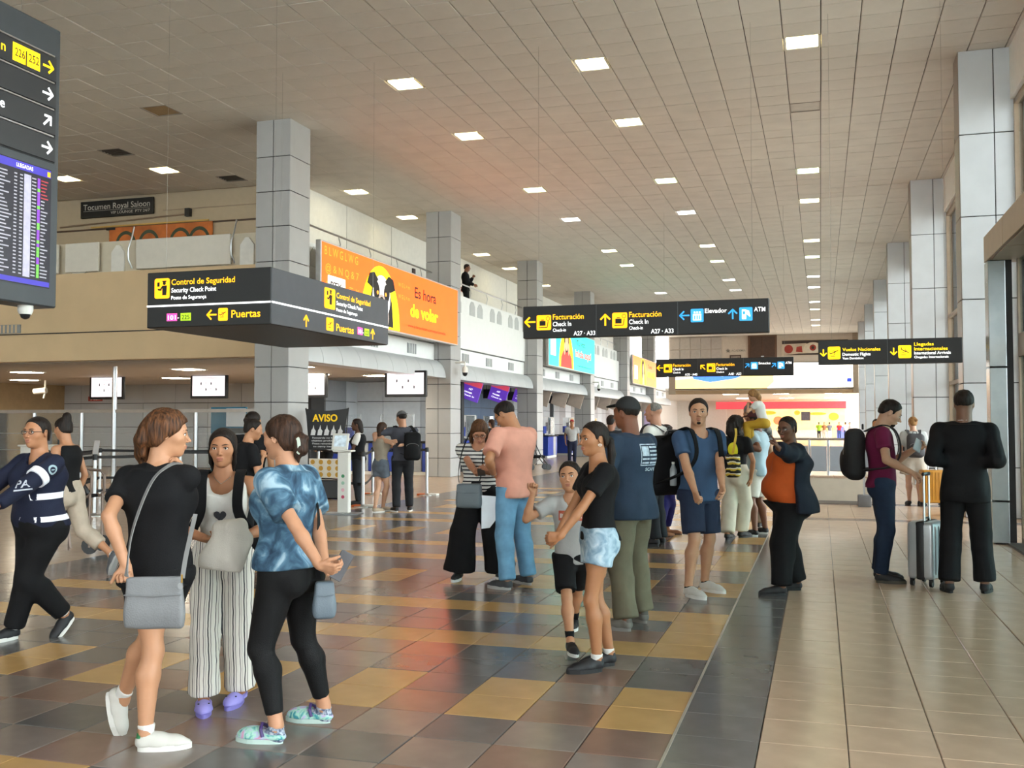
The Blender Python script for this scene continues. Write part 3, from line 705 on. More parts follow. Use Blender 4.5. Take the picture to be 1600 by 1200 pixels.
# dog portrait
poly(t, 'dog_body', A_bk, [(2.45, .1), (3.85, .1), (3.75, .7), (3.6, 1.0), (2.6, 1.0), (2.45, .6)], -.014)
poly(t, 'dog_face', A_wh, ell(3.12, .78, .52, .55), -.018)
poly(t, 'dog_chest', A_gr, ell(3.15, .3, .42, .34), -.017)
for s in (-1, 1):
    poly(t, 'dog_ear', A_bk, [(3.12 + s * a, z) for a, z in ((.2, 1.2), (.42, 1.36), (.7, 1.3), (.82, 1.05), (.66, 1.0), (.5, .95))][::-s], -.02)
    poly(t, 'dog_patch', A_bk, ell(3.12 + s * .3, .92, .17, .22), -.022)
    poly(t, 'dog_eye', A_o, ell(3.12 + s * .24, .88, .05, .05), -.025)
poly(t, 'dog_muzzle', A_gr, ell(3.12, .62, .26, .24), -.022)
poly(t, 'dog_nose', A_bk, ell(3.12, .72, .11, .08), -.026)
t = advert(38.6, 47.1, 'turquoise advertising screen with a person in red between the third and fourth columns', '2fe0d0', AE * .9)
A_red = mat('advert_red', 'e0332a', .5, var=.03, emit=AE * .5); A_skin = mat('advert_skin', 'f0b088', .5, var=.05, emit=AE * .4)
poly(t, 'yellow_arch', A_y, ell(2.9, .05, 1.3, 1.58, 28, 0, PI) + [(1.6, .05)], -.010)
poly(t, 'figure_torso', A_red, [(1.9, .06), (3.9, .06), (3.8, .5), (3.3, .85), (2.5, .85), (2.0, .5)], -.014)
poly(t, 'figure_hair', A_dk, ell(2.9, 1.15, .42, .45), -.016)
poly(t, 'figure_face', A_skin, ell(2.9, 1.12, .27, .34), -.02)
for s in (-1, 1): poly(t, 'figure_hand', A_skin, ell(2.9 + s * .36, .85, .13, .26), -.022)
poly(t, 'white_card', A_wh, rrect(.25, 1.1, .45, 1.25, .05), -.014)
lettering(t, A_dk, [('Tu voz', 4.75, 1.15, .25, 1.7), ('www.jcdecauxlatam.com', 4.8, .22, .1, 2.9)], y=-.012)
lettering(t, mat('advert_coral', 'ff5a5a', .5, emit=AE * .5), [('inicia aquí', 4.5, .65, .34, 3.2)], y=-.012, bold=.03)
t = advert(57.4, 66, 'far orange advertising screen with a yellow arch and a tall figure', 'ff7a3a', AE)
poly(t, 'yellow_arch', A_y, ell(3.4, .05, 1.2, 1.56, 28, 0, PI) + [(2.2, .05)], -.010)
poly(t, 'figure_hair', A_dk, ell(3.4, .9, .5, .68), -.014); poly(t, 'figure_body', A_skin, [(3.1, .06), (3.8, .06), (3.7, .7), (3.2, .7)], -.018); poly(t, 'figure_face', A_skin, ell(3.4, 1.0, .26, .34), -.02)
poly(t, 'white_card', A_wh, rrect(.4, 1.5, .3, 1.1, .05), -.014)
lettering(t, A_dk, [('Tu voz', 5.3, 1.15, .25, 1.5)], y=-.012); lettering(t, A_y, [('VUELA AQUÍ', 5.0, .6, .34, 2.9)], y=-.012, bold=.04)
# ---- end wall: screen, door, mural, small sign
t = thing('led_wall_screen', 'wide glowing white screen with blue and orange picture on the end bridge', 'screen', (-10.2, 73.88, 4.06))
MB().box(0, 12.5, 0, .1, 0, 1.86).build('casing', M_sb, t)
MB().box(.05, 12.45, -.01, 0, .05, 1.81).build('screen', mat('led_white', 'fff6e8', .5, var=.02, emit=2.6), t)
poly(t, 'orange_field', mat('led_orange', 'ffc873', .5, var=.1, scale=.5, emit=2.0), [(.05, .05), (6.6, .05), (7.1, .5), (7.0, 1.0), (3, 1.0), (.05, .7)], -.014)
poly(t, 'blue_wave', mat('led_blue', '4a7fe0', .5, var=.1, emit=1.2), [(1.4, .75), (2.6, .5), (4.4, .75), (5.2, 1.1), (3.4, 1.3), (1.2, 1.4)], -.018)
poly(t, 'pale_wave', mat('led_pale_blue', 'a9cdf5', .5, var=.1, emit=1.8), [(2.0, 1.0), (3.5, .9), (5.6, 1.2), (4.0, 1.35)], -.022)
lettering(t, mat('led_grey', 'd8d2c8', .5, emit=1.4), [('EL AEROPUERTO QUE TE CONECTA', 8.3, 1.45, .16, 3.6), ('CON MÁS DESTINOS', 8.3, 1.05, .16, 3.4)], y=-.014)
lettering(t, mat('led_ink', 'c58a9a', .5, emit=1.0), [('Hub de las Américas', 8.6, .5, .1, 1.6), ('Panamá', 10.6, .5, .1, 1.2)], y=-.014)
poly(t, 'logo_square', mat('led_logo', '2a3fb0', .5, emit=.8), [(12.0, .42), (12.3, .42), (12.3, .68), (12.0, .68)], -.014)
t = thing('wooden_doors', 'dark brown double doors high on the end wall', 'door', (-4.75, 73.95, 5.98))
MB().box(-.15, 1.85, -.05, .05, 0, 1.9).build('frame', mat('door_frame', '6a4a34', .5), t)
for x in (0, .86): MB().bbox(x, x + .84, -.1, -.05, 0, 1.8, .01, 1).build('door_leaf', M_wood, t)
MB().box(.75, .95, -.14, -.1, .35, .42).build('handle', M_steel, t)
t = thing('end_wall_mural', 'long red, black and cream abstract mural beside the wooden doors', 'mural', (-2.6, 73.97, 6.4))
MB().box(0, 4.6, -.06, 0, 0, 1.1).build('panel', mat('mural_cream', 'c9b79f', .7, var=.2, scale=1), t)
mr = mat('mural_red', '9a3020', .6, var=.2); mk = mat('mural_black', '33241c', .6)
poly(t, 'dark_band', mk, [(.05, .8), (1.7, .85), (1.9, .62), (2.6, .9), (4.5, .95), (4.5, 1.05), (.05, 1.05)], -.07)
poly(t, 'red_bird', mr, ell(.5, .45, .3, .3), -.08); poly(t, 'red_figure', mr, [(1.0, .25), (1.45, .2), (1.4, .65), (1.05, .6)], -.08)
poly(t, 'cream_shell', mat('mural_shell', 'd9cbb5', .7), ell(2.15, .5, .62, .4), -.075); poly(t, 'red_ring', mr, ell(2.15, .52, .22, .22), -.08); poly(t, 'shell_eye', mk, ell(2.15, .52, .1, .1), -.085)
poly(t, 'dark_ground', mk, [(.1, .02), (4.4, .02), (3.2, .14), (1.2, .12)], -.08)
t = thing('star_wall_lettering', 'small grey star and lettering on the end wall left of the doors', 'wall lettering', (-6.5, 73.97, 6.75))
lettering(t, mat('wall_letters', '8a8276', .6), [('ACADEMIA', .42, 0, .16, 1.0)], y=-.02)
mb = MB(); mb.prism([(.18 + (.17 if k % 2 == 0 else .08) * math.sin(2 * PI * k / 10), .08 + (.17 if k % 2 == 0 else .08) * math.cos(2 * PI * k / 10)) for k in range(10)][::-1], -.03, -.01); mb.build('star', mat('wall_letters', '8a8276', .6), t)
t = thing('framed_picture', 'small dark framed picture under the star lettering', 'picture', (-6.2, 73.97, 5.95))
MB().box(0, .8, -.05, 0, 0, .55).build('frame', M_wood, t); MB().box(.08, .72, -.056, -.05, .08, .47).build('print', mat('small_print', '9a8c80', .6, var=.4, scale=8), t)
# ---- far shop front, surfaces made to glow for the overexposed far end
t = thing('far_shop', 'bright yellow and orange shop front under a red band at the far end', 'shop front', (-10.5, 108, 0))
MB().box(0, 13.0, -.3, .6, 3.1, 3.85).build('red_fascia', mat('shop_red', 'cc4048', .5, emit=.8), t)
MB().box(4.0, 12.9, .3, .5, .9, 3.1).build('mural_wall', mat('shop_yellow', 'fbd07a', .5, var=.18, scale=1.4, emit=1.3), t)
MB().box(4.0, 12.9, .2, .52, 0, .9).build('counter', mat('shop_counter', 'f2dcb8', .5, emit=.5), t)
sr = mat('shop_print_red', 'e0764a', .5, var=.1, emit=.8)
for cx, cz, rx, rz in ((6.3, 1.9, .5, .45), (7.0, 1.6, .45, .3), (7.5, 2.0, .2, .35), (5.4, 2.7, .7, .2), (10.2, 2.6, .9, .15), (8.2, 2.7, .3, .25), (11.8, 2.3, .5, .4)):
    poly(t, 'print_shape', sr if cz < 2.2 else mat('shop_print_amber', 'f0962a', .5, var=.1, emit=.9), ell(cx, cz, rx, rz), .28)
MB().box(8.6, 9.5, .18, .24, 1.9, 2.8).build('menu_board', mat('menu_dark', '4a4a52', .5, var=.3, scale=10), t)
MB().box(12.1, 13.0, -.5, .1, .1, 1.3).build('blue_stand', mat('stand_blue', '6a78d0', .5, emit=.3), t)
for x in (1.0, 2.6): MB().box(x, x + .08, -.2, -.1, 0, 3.1).build('post', M_white, t)
# ---- small wall signs
def exit_sign(loc, rz, label):
    t = thing('exit_sign', label, 'sign', loc, rz)
    MB().box(-.3, .3, -.03, 0, 0, .17).build('panel', mat('exit_red', '8c2a20', .5, emit=.15), t)
    lettering(t, mat('exit_letter', 'e8c8b8', .5, emit=.3), [('SALIDA', -.2, .04, .09, .42)], y=-.034)
exit_sign((-13.08, 36.1, 6.62), PI / 2, 'small red exit sign on the white gallery wall')
exit_sign((-25.5, 30.99, 2.4), 0, 'small red exit sign on the tan wall far left')
# ================================================================== FURNITURE
M_blue = mat('counter_blue', '2c46a8', .4, var=.05)
M_cgrey = mat('counter_grey', 'a9adb0', .35, metal=.2, var=.04)
M_belt = mat('belt_black', '121214', .7, var=.1)
E_scr = mat('monitor_white', 'f3e9ee', .4, var=.02, emit=.9)
M_acry = mat_glass('acrylic', (.95, .97, .98), haze=.06)
# ---- queue stanchions with belts
ST = [('chrome queue post nearest the security officer', -12.67, 14.43, 0), ('chrome queue post behind the nearest left-hand one', -13.29, 15.47, 0), ('chrome queue post carrying a small tilted sign frame', -11.86, 14.42, 0),
      ('chrome queue post beside the white desk', -14.79, 16.6, 0), ('chrome queue post below the tall glass partition post', -14.74, 18.08, 0),
      ('chrome queue post right of the white feedback terminal', -8.28, 17.45, 1), ('chrome queue post behind the hugging couple', -9.49, 20.49, 1), ('chrome queue post to the right of the hugging couple', -8.27, 20.66, 1), ('chrome queue post hidden behind the AVISO banner', -10.74, 20.32, 0),
      ('chrome queue post between the black-shirted and striped women', -12.2, 17.3, 0)]
SO = []
for lab, x, y, orange in ST:
    t = thing('queue_post', lab, 'queue post', (x, y, 0), 0, 'belt queue posts')
    MB().lathe([(.17, 0), (.17, .012), (.06, .03), (.035, .05)], n=28).build('base', mat('post_base', 'b4b2ae', .3, metal=.8), t, True)
    if orange:
        MB().bbox(-.2, -.02, -.1, .1, .001, .04, .01, 1).build('base_weight', mat('weight_orange', 'd0672a', .5), t); MB().bbox(.06, .26, -.09, .09, .001, .045, .01, 1).build('base_weight', M_white, t)
    MB().tube([(0, 0, .03), (0, 0, .95)], .032, 16).build('pole', M_steel, t, True)
    MB().lathe([(.038, .95), (.04, .96), (.04, 1.04), (.03, 1.05)], n=16).build('head', M_black, t, True)
    SO.append(t)
def belt(a, b, z=1.0):
    t = SO[a]; d = SO[b].location - t.location; n = Vector((-d.y, d.x, 0)).normalized() * .003
    mb = MB(); m = 8; vs = []
    for i in range(m + 1):
        p = d * (i / m); s = -.05 * math.sin(PI * i / m) * .6
        for q in (-1, 1):
            for h in (-.026, .026): vs.append((p.x + n.x * q, p.y + n.y * q, z + s + h))
    fs = []
    for i in range(m):
        o = i * 4; fs += [(o, o + 4, o + 5, o + 1), (o + 3, o + 7, o + 6, o + 2), (o + 1, o + 5, o + 7, o + 3), (o + 2, o + 6, o + 4, o)]
    mb.add(vs, fs); mb.build('belt', M_belt, t)
for a, b in ((0, 2), (1, 4), (3, 4), (2, 9), (9, 8), (5, 8), (6, 5), (7, 6), (4, 8), (0, 3)):
    belt(a, b)
    if (a, b) not in ((7, 6), (0, 3)): belt(a, b, .42)
fr = SO[2]
MB().prism([(-.05, 0), (.05, 0), (.05, .24), (-.05, .24)], -.008, .008).build('sign_frame', M_steel, fr, loc=(0, 0, 1.05), rot=(.25, 0, 1.2))
# ---- tall glass partition with steel posts
t = thing('glass_partition', 'tall clear glass partition with steel posts behind the queue', 'partition', (-22, 20.85, 0))
for x in (0, 3.0, 4.44, 5.4, 7.72, 10.2): MB().tube([(x, 0, 0), (x, 0, 3.0 if x == 5.4 else 1.84)], .05 if x != 5.4 else .06, 14).build('post', M_steel, t, True)
MB().box(0, 10.2, -.03, .03, 1.84, 1.92).build('top_rail', mat('partition_rail', 'b3aaa0', .4, metal=.4), t)
for a, b in zip((0, 3.0, 4.44, 5.4, 7.72), (3.0, 4.44, 5.4, 7.72, 10.2)):
    MB().box(a + .06, b - .06, -.006, .006, .1, 1.84).build('pane', M_acry, t)
    for z in (1.32, .9): MB().box(a + .06, b - .06, -.01, .01, z, z + .013).build('pane_line', M_steel, t)
# ---- desk with computer
t = thing('check_desk', 'white queue desk at the far left', 'desk', (-16.4, 17.6, 0))
MB().bbox(0, .85, 0, .6, .02, 1.08, .01, 1).build('body', M_white, t); MB().bbox(-.03, .88, -.05, .64, 1.08, 1.12, .01, 1).build('desk_top', M_white, t); MB().box(.03, .82, .03, .57, 0, .02).build('plinth', M_joint, t)
t = thing('desk_computer', 'black monitor standing on the white queue desk', 'monitor', (-16.15, 17.9, 1.12), .5)
MB().bbox(-.2, .2, -.02, .03, .08, .44, .008, 1).build('screen', M_black, t); MB().box(-.03, .03, 0, .03, 0, .1).build('stand', M_black, t); MB().bbox(-.1, .1, -.08, .1, 0, .02, .005, 1).build('foot', M_black, t); MB().bbox(.12, .2, .05, .2, 0, .3, .01, 1).build('case', mat('case_grey', '6c6c6e', .5), t)
MB().bbox(.36, .43, -.05, .02, 0, .2, .01, 1).build('telephone', M_black, t)
# ---- hanging televisions
for lab, x in (('hanging television furthest left showing forbidden items', -20.6), ('hanging television showing forbidden items just left of the first column', -17.05), ('hanging television half hidden behind the first column', -13.85), ('hanging television showing forbidden items right of the first column', -10.8 - .05)):
    t = thing('hanging_television', lab, 'television', (x, 25.5, 2.3), 0, 'hanging televisions')
    MB().bbox(-.62, .62, 0, .08, 0, .72, .015, 1).build('housing', M_black, t)
    MB().box(-.54, .54, -.006, 0, .08, .66).build('screen', E_scr, t)
    MB().tube([(0, .05, .72), (0, .05, .78)], .02, 8).build('mount', M_black, t)
    ic = MB()
    for r in range(2):
        for c in range(4):
            cx, cz = -.25 + c * .17, .44 - r * .17; w = .07
            for (a, b, d, e) in ((-w, w, w - .004, w), (-w, w, -w, -w + .004), (-w, -w + .004, -w, w), (w - .004, w, -w, w)): ic.box(cx + a, cx + b, -.008, -.006, cz + d, cz + e)
            if (r + c) % 2: ic.prism([(cx - .04, cz), (cx + .045, cz + .025), (cx + .045, cz + .035), (cx - .04, cz + .012)], -.008, -.006)
            else: ic.prism([(cx - .016, cz - .04), (cx + .016, cz - .04), (cx + .02, cz + .01), (cx + .006, cz + .05), (cx - .006, cz + .05), (cx - .02, cz + .01)], -.008, -.006)
    for z, w in ((.6, .36), (.575, .2)): ic.box(-w + .05, w, -.008, -.006, z, z + .008)
    tag(ic.build('screen_pictograms', M_ink, t), kind='stuff')
# ---- feedback terminal
t = thing('feedback_terminal', 'white feedback terminal with a tilted screen and coloured dots', 'terminal', (-7.95, 16.0, 0), .12)
MB().bbox(-.32, .3, -.18, .18, 0, .02, .005, 1).build('base_plate', mat('plate_grey', '8e9093', .4, metal=.6), t)
MB().bbox(-.1, .1, -.07, .07, .02, 1.08, .01, 1).build('column', M_white, t)
MB().bbox(-.17, .17, -.13, .1, 1.08, 1.11, .008, 1).build('shelf', M_white, t)
sc = MB().bbox(-.15, .15, -.015, .015, 0, .3, .008, 1).build('screen_housing', M_white, t, loc=(-.09, .0, 1.11), rot=(-.3, 0, 0))
MB().box(-.11, .11, -.018, -.015, .06, .26).build('screen', mat('feedback_screen', 'a9b6bd', .3, var=.3, scale=14, emit=.5), sc)
for z, c in ((.66, '3f8f5f'), (.54, '9fc7ae'), (.42, 'e8b0bd'), (.3, 'cc4a6a')):
    MB().disc(0, z, .03, -.073, 18).build('dot', mat('dot_' + c, c, .5), t)
# ---- AVISO banner on its stand
t = thing('aviso_banner', 'black banner reading AVISO with white hand signs on a stand', 'banner', (-9.86, 19.0, 0))
bm = MB(); n = 10
vs = []
for i in range(n + 1):
    for j in range(n + 1):
        u, v = i / n, j / n
        wd = .5 - .07 * (1 - v) * 1.0 - .03 * math.sin(PI * v)
        x = (u * 2 - 1) * wd; z = 1.03 + .86 * v - .05 * math.sin(PI * u) * v; vs.append((x, -.03 * math.sin(PI * u) * math.sin(PI * v * .7), z))
bm.add(vs + [(a, b + .006, c) for a, b, c in vs], [(i * (n + 1) + j, (i + 1) * (n + 1) + j, (i + 1) * (n + 1) + j + 1, i * (n + 1) + j + 1) for i in range(n) for j in range(n)])
N2 = (n + 1) ** 2
bm.f += [tuple(N2 + k for k in reversed(f)) for f in bm.f]; bm.mi += bm.mi
bm.build('banner', mat('banner_black', '232325', .5, var=.1), t, True)
lettering(t, mat('aviso_yellow', 'f2c500', .5, emit=.15), [('AVISO', -.3, 1.62, .15, .58)], y=-.05, bold=.03)
M_bw = mat('banner_white', 'e2e2e2', .6)
for q in range(5):
    x = -.34 + q * .155
    MB().prism([(x, 1.33), (x + .1, 1.33), (x + .12, 1.42), (x + .085, 1.46), (x + .07, 1.54), (x + .045, 1.46), (x + .02, 1.44)], -.05, -.046).build('hand_symbol', M_bw, t)
lettering(t, M_bw, [('Recuerde no llevar', -.3, 1.26, .035, .6), ('objetos prohibidos', -.32, 1.2, .035, .64), ('Please remember not', -.3, 1.14, .035, .6), ('to carry items', -.28, 1.08, .035, .5)], 'lettering_white', y=-.045)
for s in (-1, 1): MB().tube([(s * .49, .03, 1.9), (s * .36, .05, .5), (s * .3, .06, .02)], .012, 8).build('stand_arm', M_black, t, True)
MB().bbox(-.4, .36, .0, .03, .44, .84, .005, 1).build('lower_panel', mat('panel_pale', 'e4d9c4', .5), t)
for r in range(3):
    for c in range(4): MB().disc(-.31 + c * .19, .77 - r * .13, .05, -.004, 16).build('pictogram_dot', mat('dot_amber', 'c9952a', .5), t)
MB().bbox(-.3, .42, -.08, .3, .02, .4, .02, 1).build('base_box', M_black, t)
# ---- welcome poster
t = thing('welcome_poster', 'teal poster with photographs beside the first column', 'poster', (-14.35, 21.6, 0))
MB().bbox(-.02, .98, 0, .04, .35, 1.98, .008, 1).build('board', mat('poster_teal', '1f6f8c', .5, var=.1, scale=2), t)
MB().box(.42, .96, -.006, 0, 1.5, 1.94).build('poster_field', M_bw, t); MB().box(.46, .96, -.006, 0, .95, 1.46).build('poster_field', mat('poster_photo', '4a4744', .5, var=.6, scale=9), t)
MB().box(.4, .98, -.004, 0, .36, .9).build('poster_field', mat('poster_grey', 'b7bbb9', .5), t)
lettering(t, M_bw, [('BIENVENIDO', .06, 1.3, .07, .34), ('WELCOME', .46, .7, .06, .42)], 'lettering_white', y=-.008)
for x in (.1, .86): MB().tube([(x, .06, 0), (x, .06, .5)], .02, 8).build('leg', M_steel, t, True)
# ---- check-in counters
def counter(loc, rz, label, blue=True):
    t = thing('check_in_counter', label, 'counter', loc, rz, 'check in counters')
    MB().box(-.85, .85, .05, .7, 0, .1).build('plinth', M_white, t)
    MB().bbox(-.85, .1, 0, .75, .1, .98, .015, 1).build('front_panel', M_blue if blue else M_cgrey, t)
    MB().bbox(.12, .6, .02, .75, .1, .98, .015, 1).build('side_panel', M_cgrey, t)
    MB().bbox(.62, .85, .02, .75, .1, .98, .015, 1).build('end_panel', M_blue, t)
    MB().bbox(-.88, .88, -.04, .8, .98, 1.03, .01, 1).build('worktop', M_black, t)
    MB().bbox(-.5, -.05, .3, .42, 1.12, 1.45, .015, 1).build('monitor', M_blue if blue else M_black, t); MB().box(-.3, -.24, .33, .39, 1.03, 1.14).build('monitor_stand', M_black, t)
    MB().box(-.75, .35, .02, .03, 1.1, 1.85).build('screen_guard', M_acry, t)
    for x in (-.75, .35): MB().box(x - .012, x + .012, .01, .04, 1.03, 1.86).build('guard_post', M_steel, t)
    return t
counter((-12.24, 28.6, 0), 0, 'blue and grey check in counter left of the second column')
counter((-14.03, 28.6, 0), 0, 'blue and grey check in counter behind the hugging couple')
k = 0
for b in range(1, 5):
    for q in range(3):
        y = CY[b] + (4.4 if b == 1 else 2.55) + q * (1.95 if b == 1 else 2.75)
        counter((-11.9, y, 0), PI / 2, 'blue check in counter, %s past the second column' % (ORD[k] if k < 12 else 'last')); k += 1
# paper posters seen as white cards on the counters
for b in range(1, 4):
    for q in range(3 if b > 1 else 2):
        y = CY[b] + (4.6 + q * 1.95 if b == 1 else 2.8 + q * 2.75)
        t = thing('counter_card', 'white printed card standing on the %s check in counter' % ORD[(b - 1) * 3 + q], 'card', (-12.2, y, 1.03), 0, 'white counter cards')
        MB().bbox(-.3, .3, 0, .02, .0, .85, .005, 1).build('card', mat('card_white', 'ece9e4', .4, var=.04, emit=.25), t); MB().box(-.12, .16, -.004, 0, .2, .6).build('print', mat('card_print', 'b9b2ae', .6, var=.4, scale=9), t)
        MB().bbox(-.2, .2, -.06, .08, 0, .015, .004, 1).build('foot', M_black, t)
# ---- hanging counter displays
E_pu = mat('display_purple', '5a34a8', .4, var=.05, emit=.5); E_rd = mat('display_red', 'c04258', .4, var=.05, emit=.5); M_pb = mat('display_back', 'c4b3a4', .45, var=.05)
n = 0
for b in range(1, 5):
    for q in range(3):
        y = CY[b] + 3.6 + q * 3.0 - (.0 if b == 1 else .6)
        t = thing('counter_display', ('purple and red check in display, %s from the camera' if b == 1 else 'tan backed hanging display, %s in the far counter bays') % (ORD[q] if b == 1 else ORD[n - 3]), 'display', (-11.15, y, 2.36), 0, 'hanging counter displays'); n += 1
        tl = .32
        p = MB().bbox(-.34, .34, -.03, .03, 0, .66, .01, 1).build('panel', M_pb if b > 1 else E_pu, t); p.rotation_euler = (0, tl, 0)
        if b == 1:
            MB().box(-.34, .34, -.036, -.03, .48, .66).build('display_band', E_rd, p)
            lettering(p, E_w, [('A27', -.08, .34, .06), ('PANAMÁ', -.2, .22, .05), ('Check In', -.22, .12, .05, .4)], 'lettering_white', y=-.035)
        MB().bbox(-.5, -.25, .03, .1, .12, .45, .01, 1).build('bracket', M_black, t); MB().tube([(-.38, .06, .45), (-.38, .06, .6)], .02, 8).build('mount', M_black, t)
# ---- purple totem
t = thing('airline_totem', 'tall purple advertising totem behind the man in the cap', 'totem', (-6.4, 40, 0))
MB().bbox(-.32, .32, 0, .06, .05, 2.1, .01, 1).build('panel', mat('totem_purple', 'a391b0', .4, var=.1, emit=.25), t); MB().bbox(-.35, .35, -.1, .2, 0, .05, .01, 1).build('foot', M_steel, t)
lettering(t, E_w, [('Check in', -.24, 1.75, .1, .4), ('A27 A33', -.24, 1.35, .08, .3)], 'lettering_white', y=-.004); mb = MB(); arrow(mb, 0, 1.0, .25, 0); mb.build('arrow', E_w, t)
# ---- low tiled wall with the glass balustrade
t = thing('stair_balustrade', 'low cream tiled wall carrying grey glass balustrade panels', 'balustrade', (-.9, 21.0, 0))
MB().bbox(0, 2.26, 0, .35, .04, .5, .01, 1).build('low_wall', mat('low_wall_cream', 'd8cfbc', .5, var=.03), t); MB().box(-.02, 2.28, -.02, .37, 0, .05).build('kerb', mat('kerb_grey', '8e8880', .5), t)
for q in range(6): MB().bbox(q * .377 + .004, q * .377 + .373, -.02, .38, .5, .54, .005, 1).build('cap_tile', M_beige, t)
M_frost = mat('frosted_panel', '9aa3ad', .3, var=.03)
for a, b in ((-.2, .66), (.7, 1.02), (1.06, 2.24)): MB().bbox(a + .01, b - .01, .15, .17, .62, 1.12, .004, 1).build('glass_panel', M_frost, t)
for x in (.68, 1.04, 2.22): MB().tube([(x, .16, .54), (x, .16, 1.26)], .025, 10).build('post', M_steel, t, True)
MB().tube([(-.2, .16, 1.26), (2.24, .16, 1.26)], .025, 10).build('handrail', M_steel, t, True)
# ---- small floor stand behind the man in maroon
t = thing('floor_stand', 'grey weighted floor stand with a thin pole behind the man in maroon', 'stand', (.78, 20.3, 0))
MB().bbox(-.12, .12, -.15, .15, .0, .22, .02, 2).build('base', mat('stand_grey', '77797c', .5), t, True); MB().tube([(0, 0, .2), (0, 0, 1.2)], .02, 8).build('pole', M_steel, t, True)
# ---- cctv cameras
def cctv(loc, rz, label):
    t = thing('cctv_camera', label, 'camera', loc, rz, 'security cameras')
    MB().tube([(0, 0, .25), (.3, 0, .25), (.3, 0, .1)], .03, 8).build('arm', M_white, t, True)
    MB().lathe([(.06, .12), (.09, .06), (.09, -.06)], .3, 0, 18).build('housing', M_white, t, True); MB().lathe([(.02, -.17), (.06, -.14), (.085, -.06)], .3, 0, 18).build('dome', M_black, t, True)
cctv((-10.42, 28.3, 3.15), 0, 'white dome camera on the second mezzanine column'); cctv((-10.42, 47.3, 3.3), 0, 'white dome camera on the fourth mezzanine column')
t = thing('bullet_camera', 'white bullet camera hanging in the recess far left', 'camera', (-24.2, 27, 2.5))
MB().tube([(0, 0, .48), (0, 0, .1), (-.05, 0, -.1)], .03, 8).build('arm', M_white, t, True); MB().tube([(-.35, -.1, .12), (.05, 0, .16)], [.09, .1], 12).build('body', M_white, t, True)
# ---- recess ceiling lamps
E_rec = mat('recess_lamp', 'fff2d8', .5, var=0, emit=30)
for lab, x, y in (('above the far left television', -20.6, 22.3), ('deep at the far left', -24.3, 26.2), ('left of the first column', -15.5, 22.3), ('behind the security sign', -13.6, 25.5), ('between first and second television', -18.8, 26.4), ('right of the first column', -12.2, 22.0), ('over the counter by the second column', -12.3, 26.8)):
    t = thing('recess_lamp', 'lit ceiling lamp in the low recess ' + lab, 'ceiling light', (x, y, 2.98), 0, 'recess ceiling lamps')
    MB().box(-.34, .34, -.34, .34, -.02, -.002).build('frame', M_white, t); MB().box(-.29, .29, -.29, .29, -.026, -.02).build('diffuser', E_rec, t)
# ---- unseen lamps added to brighten the far hall
for k in range(6):
    t = thing('far_hall_fill', 'added ceiling lamp brightening the far hall beyond the bridge, %s' % ORD[k], 'ceiling light', (-7 + (k % 3) * 4, 84 + (k // 3) * 14, 4.0), 0, 'added far hall lamps')
    MB().box(-.7, .7, -.7, .7, -.03, 0).build('frame', M_white, t); MB().box(-.6, .6, -.6, .6, -.04, -.03).build('diffuser', mat('far_lamp', 'fffaf0', .5, var=0, emit=14), t)
